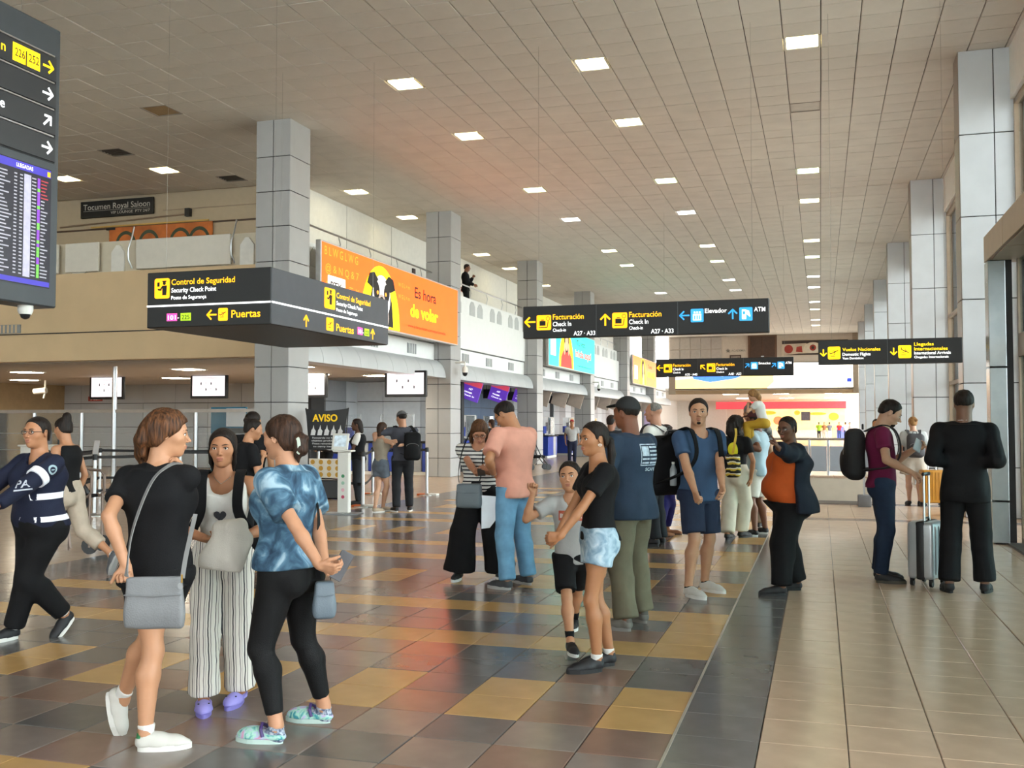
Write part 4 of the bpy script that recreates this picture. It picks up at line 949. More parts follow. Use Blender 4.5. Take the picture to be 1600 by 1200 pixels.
# ================================================================== SOLID SHAPES FROM DISTANCE FIELDS
def V(*a): return np.array(a, np.float32)
def nrm(a):
    a = np.asarray(a, float); return a / (np.linalg.norm(a) + 1e-9)
def lerp(a, b, t): return np.asarray(a, float) * (1 - t) + np.asarray(b, float) * t
class Field:
    """a distance field on a grid; shapes are blended in, a quad mesh is drawn from its zero level"""
    def __init__(s, lo, hi, h):
        s.lo = np.asarray(lo, float); s.h = h
        s.n = np.maximum(np.ceil((np.asarray(hi, float) - s.lo) / h).astype(int) + 1, 4)
        s.d = np.full(s.n, 1.0, np.float32)
        s.ax = [(s.lo[i] + h * np.arange(s.n[i])).astype(np.float32) for i in range(3)]
    def win(s, lo, hi, pad):
        a = np.clip(np.floor((np.asarray(lo) - pad - s.lo) / s.h).astype(int), 0, s.n)
        b = np.clip(np.ceil((np.asarray(hi) + pad - s.lo) / s.h).astype(int) + 1, 0, s.n)
        if np.any(b <= a): return None
        sl = tuple(slice(a[i], b[i]) for i in range(3))
        X, Y, Z = (s.ax[i][sl[i]] for i in range(3))
        return sl, X[:, None, None], Y[None, :, None], Z[None, None, :]
    def join(s, sl, d, k):
        o = s.d[sl]
        if k > 0:
            g = np.clip(.5 + .5 * (o - d) / k, 0, 1); s.d[sl] = o * (1 - g) + d * g - k * g * (1 - g)
        else: s.d[sl] = np.minimum(o, d)
    def carve(s, sl, d, k):
        o = s.d[sl]; d = -d
        if k > 0:
            g = np.clip(.5 - .5 * (o - d) / k, 0, 1); s.d[sl] = o * (1 - g) + d * g + k * g * (1 - g)
        else: s.d[sl] = np.maximum(o, d)
    def cone(s, a, b, ra, rb, k=.02, flat=False, side=None, ratio=1, cut=False, flat_a=False):
        """tapered limb from a to b; side, ratio: squashed along that axis; flat: cut square at b"""
        a = np.asarray(a, float); b = np.asarray(b, float); r = max(ra, rb) * max(1, ratio)
        w = s.win(np.minimum(a, b) - r, np.maximum(a, b) + r, max(k, 3 * s.h) + .01)
        if w is None: return s
        sl, X, Y, Z = w; ba = b - a; L2 = float(ba @ ba) + 1e-9
        px, py, pz = X - a[0], Y - a[1], Z - a[2]
        t = np.clip((px * ba[0] + py * ba[1] + pz * ba[2]) / L2, 0, 1)
        qx, qy, qz = px - t * ba[0], py - t * ba[1], pz - t * ba[2]
        d2 = qx * qx + qy * qy + qz * qz
        if side is not None:
            u = qx * side[0] + qy * side[1] + qz * side[2]; d2 = d2 + u * u * (1 / ratio ** 2 - 1)
        d = np.sqrt(np.maximum(d2, 0)) - (ra + t * (rb - ra))
        if flat or flat_a:
            n = ba / math.sqrt(L2); e = px * n[0] + py * n[1] + pz * n[2]
            if flat: d = np.maximum(d, e - math.sqrt(L2))
            if flat_a: d = np.maximum(d, -e)
        (s.carve if cut else s.join)(sl, d.astype(np.float32), k); return s
    def ell(s, c, r, k=.02, R=None, cut=False):
        c = np.asarray(c, float); r = np.asarray(r, float); m = r.max()
        ext = r if R is None else np.full(3, m)
        w = s.win(c - ext, c + ext, max(k, 3 * s.h) + .01)
        if w is None: return s
        sl, X, Y, Z = w; px, py, pz = X - c[0], Y - c[1], Z - c[2]
        if R is not None:
            R = np.asarray(R, float)
            px, py, pz = (px * R[i][0] + py * R[i][1] + pz * R[i][2] for i in range(3))
        k0 = np.sqrt((px / r[0]) ** 2 + (py / r[1]) ** 2 + (pz / r[2]) ** 2)
        k1 = np.sqrt((px / r[0] ** 2) ** 2 + (py / r[1] ** 2) ** 2 + (pz / r[2] ** 2) ** 2) + 1e-6
        d = np.where(k0 < 1e-3, -r.min(), k0 * (k0 - 1) / k1)
        (s.carve if cut else s.join)(sl, d.astype(np.float32), k); return s
    def box(s, c, r, rad=.01, k=.01, R=None, cut=False):
        c = np.asarray(c, float); r = np.asarray(r, float); m = np.linalg.norm(r)
        ext = r if R is None else np.full(3, m)
        w = s.win(c - ext, c + ext, max(k, 3 * s.h) + .01)
        if w is None: return s
        sl, X, Y, Z = w; px, py, pz = X - c[0], Y - c[1], Z - c[2]
        if R is not None:
            R = np.asarray(R, float); px, py, pz = (px * R[i][0] + py * R[i][1] + pz * R[i][2] for i in range(3))
        q = [np.abs(v) - (r[i] - rad) for i, v in enumerate((px, py, pz))]
        d = np.sqrt(np.maximum(q[0], 0) ** 2 + np.maximum(q[1], 0) ** 2 + np.maximum(q[2], 0) ** 2) + np.minimum(np.maximum(np.maximum(q[0], q[1]), q[2]), 0) - rad
        (s.carve if cut else s.join)(sl, d.astype(np.float32), k); return s
    def stack(s, st, side, fwd, k=.02, inflate=0, pw=2.3):
        """body trunk: stations (centre, half width, half depth) along a line; side, fwd unit axes"""
        C = np.array([q[0] for q in st], float); A = np.array([q[1] for q in st]) + inflate; B = np.array([q[2] for q in st]) + inflate
        r = max(A.max(), B.max()); w = s.win(C.min(0) - r, C.max(0) + r, max(k, 3 * s.h) + .01)
        if w is None: return s
        sl, X, Y, Z = w; ax = nrm(C[-1] - C[0]); T = (C - C[0]) @ ax
        t = (X - C[0][0]) * ax[0] + (Y - C[0][1]) * ax[1] + (Z - C[0][2]) * ax[2]
        tc = np.clip(t, T[0], T[-1]); f = lambda v: np.interp(tc, T, v).astype(np.float32)
        # smooth the stations with a finer spline-like table
        tt = np.linspace(T[0], T[-1], 60)
        def sm(v):
            y = np.interp(tt, T, v)
            for _ in range(6): y[1:-1] = (y[:-2] + 2 * y[1:-1] + y[2:]) / 4
            return np.interp(tc, tt, y).astype(np.float32)
        cx, cy, cz = sm(C[:, 0]), sm(C[:, 1]), sm(C[:, 2]); a, b = sm(A), sm(B)
        dx, dy, dz = X - cx, Y - cy, Z - cz
        u = np.abs(dx * side[0] + dy * side[1] + dz * side[2]); v = np.abs(dx * fwd[0] + dy * fwd[1] + dz * fwd[2])
        q = ((u / a) ** pw + (v / b) ** pw + 1e-9) ** (1 / pw)
        d = (q - 1) * np.minimum(a, b) * (.6 + .4 * q / (q + .3))
        e = np.maximum(t - T[-1], T[0] - t)
        d = np.where(e > 0, np.sqrt(np.maximum(d, 0) ** 2 + e ** 2) + np.minimum(np.maximum(d, e), 0), np.maximum(d, e))
        s.join(sl, d.astype(np.float32), k); return s
    def keep(s, fn, k=.006):
        """intersect with the region fn(X, Y, Z) < 0"""
        X, Y, Z = s.ax[0][:, None, None], s.ax[1][None, :, None], s.ax[2][None, None, :]
        sl = (slice(None),) * 3; s.carve(sl, (-fn(X, Y, Z)).astype(np.float32) + np.zeros_like(s.d), k); return s
    def warp(s, fn):
        X, Y, Z = s.ax[0][:, None, None], s.ax[1][None, :, None], s.ax[2][None, None, :]
        s.d += np.clip(fn(X, Y, Z), -.05, .05).astype(np.float32); return s
    def mesh(s, smooth=1):
        d = s.d.copy()
        for i in range(3):   # close at the border
            sl = [slice(None)] * 3
            for q in (0, -1): sl[i] = q; d[tuple(sl)] = np.maximum(d[tuple(sl)], 1e-4)
        return nets(d, s.lo, s.h, smooth)
def nets(d, lo, h, smooth=1):
    sg = d < 0; nx, ny, nz = d.shape
    c = np.zeros((nx - 1, ny - 1, nz - 1), np.int8)
    for i in (0, 1):
        for j in (0, 1):
            for k in (0, 1): c += sg[i:nx - 1 + i, j:ny - 1 + j, k:nz - 1 + k]
    act = (c > 0) & (c < 8); I, J, K = np.nonzero(act); n = len(I)
    if n == 0: return np.zeros((0, 3)), np.zeros((0, 4), int)
    idx = np.full(act.shape, -1, np.int64); idx[I, J, K] = np.arange(n)
    P = np.zeros((n, 3)); cnt = np.zeros(n)
    cor = [(i, j, k) for i in (0, 1) for j in (0, 1) for k in (0, 1)]
    val = {q: d[I + q[0], J + q[1], K + q[2]] for q in cor}
    for q in cor:
        for a in range(3):
            if q[a] == 1: continue
            r = list(q); r[a] = 1; r = tuple(r)
            m = (val[q] < 0) != (val[r] < 0)
            if not m.any(): continue
            t = val[q][m] / (val[q][m] - val[r][m])
            p = np.tile(np.array(q, float), (m.sum(), 1)); p[:, a] = t
            P[m] += p; cnt[m] += 1
    P = P / cnt[:, None] + np.stack([I, J, K], 1); P = np.asarray(lo) + h * P
    Q = []
    for a in range(3):
        b, e = (a + 1) % 3, (a + 2) % 3
        s0 = [slice(1, -1)] * 3; s0[a] = slice(0, -1); s1 = list(s0); s1[a] = slice(1, None)
        A, B = sg[tuple(s0)], sg[tuple(s1)]
        ii = np.array(np.nonzero(A != B)); off = np.array([0 if q == a else 1 for q in range(3)])[:, None]
        g = ii + off; inside = A[tuple(ii)]
        def cell(db, de):
            w = g.copy(); w[b] -= db; w[e] -= de; return idx[w[0], w[1], w[2]]
        q = np.stack([cell(1, 1), cell(0, 1), cell(0, 0), cell(1, 0)], 1)
        q[~inside] = q[~inside][:, ::-1]; Q.append(q)
    Q = np.concatenate(Q)
    for _ in range(smooth):
        S = np.zeros_like(P); N = np.zeros(n)
        for u in range(4):
            v = Q[:, (u + 1) % 4]
            np.add.at(S, Q[:, u], P[v]); np.add.at(N, Q[:, u], 1); np.add.at(S, v, P[Q[:, u]]); np.add.at(N, v, 1)
        P = P * .45 + .55 * S / N[:, None]
    return P, Q
def qmesh(name, P, Q, m):
    me = bpy.data.meshes.new(name); me.vertices.add(len(P)); me.vertices.foreach_set('co', np.asarray(P, np.float32).ravel())
    me.loops.add(len(Q) * 4); me.loops.foreach_set('vertex_index', Q.astype(np.int32).ravel())
    me.polygons.add(len(Q)); me.polygons.foreach_set('loop_start', np.arange(0, len(Q) * 4, 4, dtype=np.int32))
    me.polygons.foreach_set('use_smooth', np.ones(len(Q), bool))
    for x in (m if isinstance(m, (list, tuple)) else [m]): me.materials.append(x)
    me.update(calc_edges=True); return me
def join_q(parts):
    P, Q, n = [], [], 0
    for p, q in parts:
        P.append(p); Q.append(q + n); n += len(p)
    return np.concatenate(P), np.concatenate(Q)
NR = np.random.RandomState(4)
NK = NR.normal(size=(40, 3)); NK /= np.linalg.norm(NK, axis=1)[:, None]; NP = NR.uniform(0, 6.28, 40)
def noise(X, Y, Z, f, seed=0, n=5, st=(1, 1, 1)):
    r = 0
    for i in range(n):
        k = NK[(seed * 5 + i) % 40] * f * (1 + .35 * i); r = r + np.sin(k[0] * st[0] * X + k[1] * st[1] * Y + k[2] * st[2] * Z + NP[(seed + i * 3) % 40])
    return r / n
# ================================================================== PEOPLE
def rotz(a): c, s = math.cos(a), math.sin(a); return np.array([[c, -s, 0], [s, c, 0], [0, 0, 1.]])
def rotx(a): c, s = math.cos(a), math.sin(a); return np.array([[1, 0, 0], [0, c, -s], [0, s, c]])
def roty(a): c, s = math.cos(a), math.sin(a); return np.array([[c, 0, s], [0, 1, 0], [-s, 0, c]])
def rot_axis(ax, a):
    ax = nrm(ax); K = np.array([[0, -ax[2], ax[1]], [ax[2], 0, -ax[0]], [-ax[1], ax[0], 0]]); return np.eye(3) + math.sin(a) * K + (1 - math.cos(a)) * K @ K
def ik(a, b, l1, l2, pole):
    a, b = np.asarray(a, float), np.asarray(b, float); d = b - a; L = np.linalg.norm(d); m = (l1 + l2) * .999
    if L > m: b = a + d / L * m; L = m; d = b - a
    x = (l1 ** 2 - l2 ** 2 + L ** 2) / (2 * L); hgt = math.sqrt(max(l1 ** 2 - x ** 2, 0)); u = d / L
    p = np.asarray(pole, float); p = p - u * (p @ u); return a + u * x + nrm(p) * hgt, b
def skin_mat(name, col): return mat('skin_' + name, col, .48, var=.05, scale=14, spec=.4)
def cloth(name, col, rough=.85, var=.1, scale=9, bump=.25, bscale=220): return mat('cloth_' + name, col, rough, var=var, scale=scale, bump=bump, bscale=bscale, spec=.25)
def node_mat(name, rough=.85):
    m = bpy.data.materials.new(name); m.use_nodes = True; MATS[name] = m
    nt = m.node_tree; b = nt.nodes['Principled BSDF']; b.inputs['Roughness'].default_value = rough; b.inputs['Specular IOR Level'].default_value = .25
    tc = nt.nodes.new('ShaderNodeTexCoord'); return m, nt.nodes, nt.links, b, tc
def ramp(N, stops, interp='LINEAR'):
    r = N.new('ShaderNodeValToRGB'); r.color_ramp.interpolation = interp; e = r.color_ramp.elements
    while len(e) < len(stops): e.new(.5)
    for q, (p, c) in zip(e, stops): q.position = p; q.color = srgb(c)
    return r
def hair_mat(name, dark, light):
    if name in MATS: return MATS[name]
    m, N, L, b, tc = node_mat(name, .55); mp = N.new('ShaderNodeMapping'); mp.inputs['Scale'].default_value = (1, 1, .12)
    n = N.new('ShaderNodeTexNoise'); n.inputs['Scale'].default_value = 90; n.inputs['Detail'].default_value = 3
    L.new(tc.outputs['Object'], mp.inputs[0]); L.new(mp.outputs[0], n.inputs['Vector']); r = ramp(N, [(.3, dark), (.75, light)])
    L.new(n.outputs['Fac'], r.inputs[0]); L.new(r.outputs[0], b.inputs['Base Color'])
    bp = N.new('ShaderNodeBump'); bp.inputs['Strength'].default_value = .6; bp.inputs['Distance'].default_value = .01; L.new(n.outputs['Fac'], bp.inputs['Height']); L.new(bp.outputs[0], b.inputs['Normal'])
    b.inputs['Specular IOR Level'].default_value = .25; return m
def stripe_mat(name, axis, freq, stops, wob=.0, interp='CONSTANT'):
    if name in MATS: return MATS[name]
    m, N, L, b, tc = node_mat(name); sx = N.new('ShaderNodeSeparateXYZ'); L.new(tc.outputs['Object'], sx.inputs[0])
    mu = N.new('ShaderNodeMath'); mu.operation = 'MULTIPLY'; mu.inputs[1].default_value = freq; L.new(sx.outputs[axis], mu.inputs[0])
    src = mu.outputs[0]
    if wob:
        n = N.new('ShaderNodeTexNoise'); n.inputs['Scale'].default_value = 9; L.new(tc.outputs['Object'], n.inputs['Vector'])
        ad = N.new('ShaderNodeMath'); ad.operation = 'MULTIPLY_ADD'; ad.inputs[1].default_value = wob; L.new(n.outputs['Fac'], ad.inputs[0]); L.new(src, ad.inputs[2]); src = ad.outputs[0]
    fr = N.new('ShaderNodeMath'); fr.operation = 'FRACT'; L.new(src, fr.inputs[0]); r = ramp(N, stops, interp); L.new(fr.outputs[0], r.inputs[0]); L.new(r.outputs[0], b.inputs['Base Color']); return m
def blotch_mat(name, stops, scale=7, dist=1.5):
    if name in MATS: return MATS[name]
    m, N, L, b, tc = node_mat(name); n = N.new('ShaderNodeTexNoise'); n.inputs['Scale'].default_value = scale; n.inputs['Detail'].default_value = 4; n.inputs['Distortion'].default_value = dist
    L.new(tc.outputs['Object'], n.inputs['Vector']); r = ramp(N, stops); L.new(n.outputs['Fac'], r.inputs[0]); L.new(r.outputs[0], b.inputs['Base Color']); return m
M_eye = mat('eye_white', 'e2dcd4', .25, var=.02); M_iris = mat('eye_iris', '2a1a12', .2, var=.05)

class Person:
    def __init__(s, label, loc, rz, H=1.7, fem=False, wide=1.0, belly=0, skin='c08a68', q=1.0, lean=0, twist=0, pelvis=(0, 0, 0), side_lean=0,
                 feet=((-.1, 0, 0, 8, 0), (.1, 0, 0, -8, 0)), hands=None, poles=((-.4, -1, -.2), (.4, -1, -.2)), hdir=(None, None), hnorm=(None, None), grip=('relax', 'relax'),
                 head=(0, 0, 0), knee=((0, 1, 0), (0, 1, 0)), group=None, bust=1.0, pel=None, name='person'):
        s.H, s.fem, s.q, s.w = H, fem, q, wide; s.belly = belly; s.bust = bust
        s.t = thing(name, label, 'person', loc, rz, group); s.skin = skin_mat(skin, skin)
        pz = H * .525
        ft = [np.array([f[0], f[1], 0.]) for f in feet]
        s.pel = (np.array([(feet[0][0] + feet[1][0]) / 2, (feet[0][1] + feet[1][1]) / 2, pz]) if pel is None else np.array([pel[0], pel[1], pz])) + np.array(pelvis, float)
        base_z = s.pel[2]; tops = []
        for i, f in enumerate(feet):
            a_ = np.array([f[0], f[1], f[2]]) + rotz(math.radians(f[3])) @ rotx(-math.radians(f[4])) @ np.array([0, -.02 * H, .052 * H])
            hx = s.pel[0] + (-1, 1)[i] * H * .05; dd = math.hypot(a_[0] - hx, a_[1] - s.pel[1]); top = math.sqrt(max((.4705 * H) ** 2 - dd ** 2, .01)) + a_[2] + .01 * H
            if f[2] == 0: tops.append(top)
        if tops: s.pel[2] = min(max(min(tops), base_z - .05 * H), base_z + .012 * H)
        Rt = rotz(math.radians(twist)) @ rotx(-math.radians(lean)) @ roty(math.radians(side_lean)); s.Rt = Rt
        s.up = Rt @ np.array([0, 0, 1.]); s.fw = Rt @ np.array([0, 1., 0]); s.rt = Rt @ np.array([1., 0, 0])
        s.chest = s.pel + s.up * H * .2; s.neck = s.pel + s.up * H * .302
        sw = H * (.103 if fem else .115) * (.5 + .5 * wide); hw = H * (.052 if fem else .05) * (.6 + .4 * wide)
        s.sh = [s.pel + s.up * H * .27 + s.rt * sx * sw for sx in (-1, 1)]; s.hip = [s.pel + np.array([sx * hw, 0, -H * .01]) for sx in (-1, 1)]
        s.kn, s.an, s.foot = [], [], []
        for i, f in enumerate(feet):
            yaw, pit = math.radians(f[3]), math.radians(f[4]); R = rotz(yaw) @ rotx(-pit)
            ank = np.array([f[0], f[1], f[2]]) + R @ np.array([0, -.02 * H, .052 * H])
            kp = rotz(yaw * .7) @ np.array(knee[i], float)
            k, a = ik(s.hip[i], ank, H * .24, H * .2335, kp); s.kn.append(k); s.an.append(a); s.foot.append((a - R @ np.array([0, -.02 * H, .052 * H]), R))
        s.el, s.wr, s.hand = [], [], []
        for i, sx in enumerate((-1, 1)):
            tg = s.sh[i] + np.array([sx * .05, .03, -.3 * H]) if hands is None or hands[i] is None else np.array(hands[i], float)
            e, w = ik(s.sh[i], tg, H * .172, H * .148, np.array(poles[i], float)); s.el.append(e); s.wr.append(w)
            d = nrm(w - e) if hdir[i] is None else nrm(hdir[i])
            n = np.array([-sx, 0, 0.]) if hnorm[i] is None else np.array(hnorm[i], float); n = nrm(n - d * (n @ d))
            s.hand.append((w, d, n, sx, grip[i]))
        hy, hp, hr = (math.radians(v) for v in head)
        s.hh = .132 * H * (1.02 if H > 1.4 else 1.2); s.Rh = rotz(hy) @ rotx(-hp) @ roty(hr)
        s.hc = s.neck + s.up * H * .03 + s.Rh @ np.array([0, .14 * s.hh, .52 * s.hh])
        s.parts = {}
    # ---- head-local to body-local
    def hp(s, x, y, z): return s.hc + s.Rh @ (np.array([x, y, z]) * s.hh)
    def arm_r(s): H = s.H; g = (.88 if s.fem else 1.0) * (.55 + .45 * s.w); return H * .029 * g, H * .0225 * g, H * .0225 * g, H * .0148 * (.7 + .3 * g)
    def leg_r(s): H = s.H; g = (1.0 if s.fem else .97) * (.4 + .6 * s.w); return H * .05 * g, H * .0295 * g, H * .0315 * g, H * .0195 * (.6 + .4 * g)
    def trunk(s):
        H, w, f = s.H, s.w, s.fem
        prof = [(-.065, .062, .05), (-.02, .098, .066), (.03, .097, .067), (.09, .078, .056), (.15, .084, .058), (.21, .098, .066), (.26, .1, .058), (.295, .066, .042)] if f else \
               [(-.065, .06, .05), (-.02, .09, .064), (.03, .089, .064), (.09, .085, .06), (.15, .094, .064), (.21, .106, .068), (.26, .112, .06), (.3, .07, .044)]
        out = []
        for t, a, b in prof:
            g = w if t < .24 else .5 + .5 * w
            fo = 0.; 
            if s.belly and -.05 < t < .2: fo = s.belly * math.exp(-((t - .07) / .07) ** 2)
            base = s.pel * (1 - 0) + s.up * H * t if t > 0 else s.pel + np.array([0, 0, H * t])
            out.append((base + s.fw * (fo * .5 - (.012 * H if t > .2 else 0)), a * H * g, b * H * (g if t < .24 else 1) + fo * .5))
        return out
    def add_head(s, F):
        hh, P = s.hh, s.hp; Rm = s.Rh.T; k = hh * .12
        E = lambda c, r, kk=k, cut=False, R=Rm: F.ell(P(*c), np.array(r) * hh, kk, R, cut)
        E((0, -.06, .14), (.335, .42, .365)); E((0, .08, -.1), (.262 if s.fem else .275, .32, .41)); E((0, .15, -.33), (.165 if s.fem else .225, .2, .16)); E((0, .28, -.42), (.07 if s.fem else .09, .07, .07), k * .8)
        for sx in (-1, 1): E((sx * .18, .22, -.1), (.11, .11, .1), k)
        F.cone(P(-.16, .33, .09), P(.16, .33, .09), .055 * hh, .055 * hh, k * .6)
        for sx in (-1, 1): E((sx * .145, .46, .005), (.095, .1, .06), hh * .05, True)
        ng = .8 if s.fem or s.H < 1.4 else 1; F.cone(P(0, .37, .05), P(0, .43 + .035 * ng, -.12), .028 * hh * ng, .043 * hh * ng, hh * .04); F.ell(P(0, .41 + .085 * ng, -.14), np.array((.048, .045, .042)) * hh * ng, hh * .02, Rm)
        for sx in (-1, 1): F.ell(P(sx * .058 * ng, .425, -.16), np.array((.038, .045, .032)) * hh * ng, hh * .02, Rm)
        for sx in (-1, 1):
            F.ell(P(sx * .145, .315, .0), np.array((.072, .07, .066)) * hh, hh * .01, Rm)
            F.ell(P(sx * .145, .405, -.004), np.array((.07, .07, .029)) * hh, hh * .006, Rm, True)
        F.ell(P(0, .385, -.265), np.array((.105, .045, .03)) * hh, hh * .02, Rm); F.ell(P(0, .375, -.31), np.array((.085, .045, .032)) * hh, hh * .02, Rm)
        F.cone(P(-.085, .425, -.287), P(.085, .425, -.287), .008 * hh, .008 * hh, hh * .008, cut=True)
        for sx in (-1, 1):
            Re = (s.Rh @ rotz(-sx * .35) @ rotx(-.15)).T
            F.ell(P(sx * .325, -.04, -.03), np.array((.03, .075, .125)) * hh, hh * .02, Re); F.ell(P(sx * .36, -.025, -.02), np.array((.022, .045, .085)) * hh, hh * .015, Re, True)
        nb = s.neck - s.up * s.H * .012
        F.cone(nb - s.fw * .01, P(0, -.1, -.2), s.H * (.034 if s.fem else .039) * (.7 + .3 * s.w), s.H * (.031 if s.fem else .036) * (.7 + .3 * s.w), hh * .1)
    def add_hand(s, F, i):
        w, d, n, sx, grip = s.hand[i]; c = s.H / 1.72 * (1 if not s.fem else .94); k = .007 * c
        side = np.cross(n, d) * sx        # towards the thumb
        if np.dot(np.cross(d, n), side) == 0: pass
        L = [(.030, .070, .066), (.010, .074, .075), (-.010, .071, .070), (-.029, .064, .055)]
        curl = {'relax': (18, 28, 18), 'fist': (72, 85, 55), 'flat': (4, 6, 4), 'hold': (40, 45, 25), 'point': (70, 80, 50), 'cup': (30, 40, 30)}[grip]
        F.cone(w - d * .02 * c, w + d * .045 * c, .019 * c, .024 * c, k * 1.5, side=n, ratio=.62)
        for j, (o, kl, fl) in enumerate(L):
            base = w + side * o * c * .7 + d * .012 * c; kn = w + side * o * c + d * kl * c * 1.12
            F.cone(base, kn, .013 * c, .0115 * c, k * 1.5)
            ang = 0; p = kn; cc = curl if not (grip == 'point' and j == 0) else (5, 5, 3)
            for sgm, (fr, a) in enumerate(zip((.45, .32, .25), cc)):
                ang += math.radians(a + 3 * j); dr = d * math.cos(ang) + n * math.sin(ang); q = p + dr * fl * c * fr
                F.cone(p, q, (.0093 - .0008 * sgm) * c, (.0086 - .0009 * sgm) * c, .003); p = q
        tb = w + side * .026 * c + d * .022 * c; td = nrm(d * .75 + side * .75 + n * .35); t1 = tb + td * .036 * c
        t2d = nrm(d * .95 + side * .25 + n * (.5 if grip != 'flat' else .1)); t2 = t1 + t2d * .03 * c; t3 = t2 + nrm(t2d + n * (.4 if grip in ('fist', 'hold', 'point') else .1)) * .026 * c
        F.cone(w + side * .012 * c + d * .01 * c, t1, .015 * c, .0115 * c, k); F.cone(t1, t2, .0108 * c, .0098 * c, .003); F.cone(t2, t3, .0098 * c, .0082 * c, .003)
    def bounds(s, pts, pad): P = np.array(pts); return P.min(0) - pad, P.max(0) + pad
    def add_arm(s, F, i, inf=0, k=.012):
        a0, a1, a2, a3 = s.arm_r(); S, E, W = s.sh[i], s.el[i], s.wr[i]
        F.cone(S, E, a0 + inf, a1 + inf, k); F.ell(lerp(S, E, .12), np.array([a0 * 1.0 + inf] * 3), k); F.cone(s.neck - s.up * .006 * s.H - s.fw * .008 * s.H, S + s.up * .004 * s.H, .024 * s.H + inf, a0 * .72 + inf, .03)
        m = lerp(E, W, .3); F.cone(E, m, a1 * .98 + inf, a2 * 1.07 + inf, k); F.cone(m, W, a2 * 1.07 + inf, a3 + inf, k)
    def add_leg(s, F, i, inf=0, k=.025, upto=None):
        r0, r1, r2, r3 = s.leg_r(); h, kn, an = s.hip[i], s.kn[i], s.an[i]
        F.cone(h, kn, r0 * 1.08 + inf, r1 + inf, k)
        sh = nrm(an - kn); back = nrm(np.cross(sh, np.cross(nrm(kn - h) + 1e-4 * s.rt, sh)) + 1e-6) ; bk = s.foot[i][1] @ np.array([0, -1., 0]); bk = nrm(bk - sh * (bk @ sh))
        m = lerp(kn, an, .3) + bk * r2 * .28; F.cone(kn, m, r1 * .96 + inf, r2 * 1.08 + inf, k); 
        if upto is not None:
            t = max(upto - .3, .02) / .7; F.cone(m, lerp(m, an, t), r2 * 1.08 + inf, r2 * 1.08 * (1 - t) + r3 * t + inf, k, True); return
        F.cone(m, an, r2 * 1.08 + inf, r3 + inf, k)
        F.cone(an, an + np.array([0, 0, -.02]) * s.H, r3 + inf, r3 + inf, k)
    def body(s, face=True, feet_bare=False):
        H = s.H; vox = .0125 * s.q ** .9
        pts = s.sh + s.el + s.wr + s.hip + s.kn + s.an + [s.neck, s.pel] + [f[0] for f in s.foot]
        lo, hi = s.bounds(pts, .13 * H * max(1, s.w) ** .5)
        F = Field(lo, hi, vox); F.stack(s.trunk(), s.rt, s.fw, .02, -.02)
        hb = s.hh * .75
        for i in (0, 1): s.add_arm(F, i); s.add_leg(F, i)
        F.cone(s.neck - s.up * .03 * H, s.hp(0, -.1, -.2), H * .036, H * .033, .03)
        if feet_bare:
            for i in (0, 1):
                f0, R = s.foot[i]; g = lambda x, y, z: f0 + R @ (np.array([x, y, z]) * H)
                F.cone(g(0, -.03, .022), g(0, .07, .017), .02 * H, .018 * H, .02); F.cone(g(0, .05, .012), g(0, .1, .01), .022 * H, .016 * H, .015)
        # fine parts: head and hands drawn on finer grids of the same skin
        zc = s.hp(0, -.02, -.42)
        F.keep(lambda X, Y, Z: ((X - zc[0]) * s.Rh[0, 2] + (Y - zc[1]) * s.Rh[1, 2] + (Z - zc[2]) * s.Rh[2, 2]) - .004, .0)
        for i in (0, 1):
            w, d = s.hand[i][0], nrm(s.wr[i] - s.el[i])
            F.keep(lambda X, Y, Z: np.where(np.abs(X - w[0]) + np.abs(Y - w[1]) + np.abs(Z - w[2]) < .2, (X - w[0]) * d[0] + (Y - w[1]) * d[1] + (Z - w[2]) * d[2] - .0, -1), .0)
        parts = [F.mesh(1)]
        Fh = Field(*s.bounds([s.hc, s.neck], s.hh * .62), max(.0044 * s.q, s.hh * .016)); s.add_head(Fh); s.Fh = Fh
        parts.append(Fh.mesh(1))
        for i in (0, 1):
            w, d = s.hand[i][0], s.hand[i][1]; c = H / 1.72
            Fw = Field(*s.bounds([w - d * .02, w + d * .1 * c], .11 * c), .0043 * s.q * (1 if s.q < 1.6 else .9))
            a0, a1, a2, a3 = s.arm_r(); fd = nrm(s.wr[i] - s.el[i]); Fw.cone(w - fd * .05, w, a3 * 1.12, a3, .01); s.add_hand(Fw, i); parts.append(Fw.mesh(1))
        P, Q = join_q(parts); o = link('body', qmesh('body', P, Q, s.skin), s.t); s.parts['body'] = o
        if face: s.face()
        return o
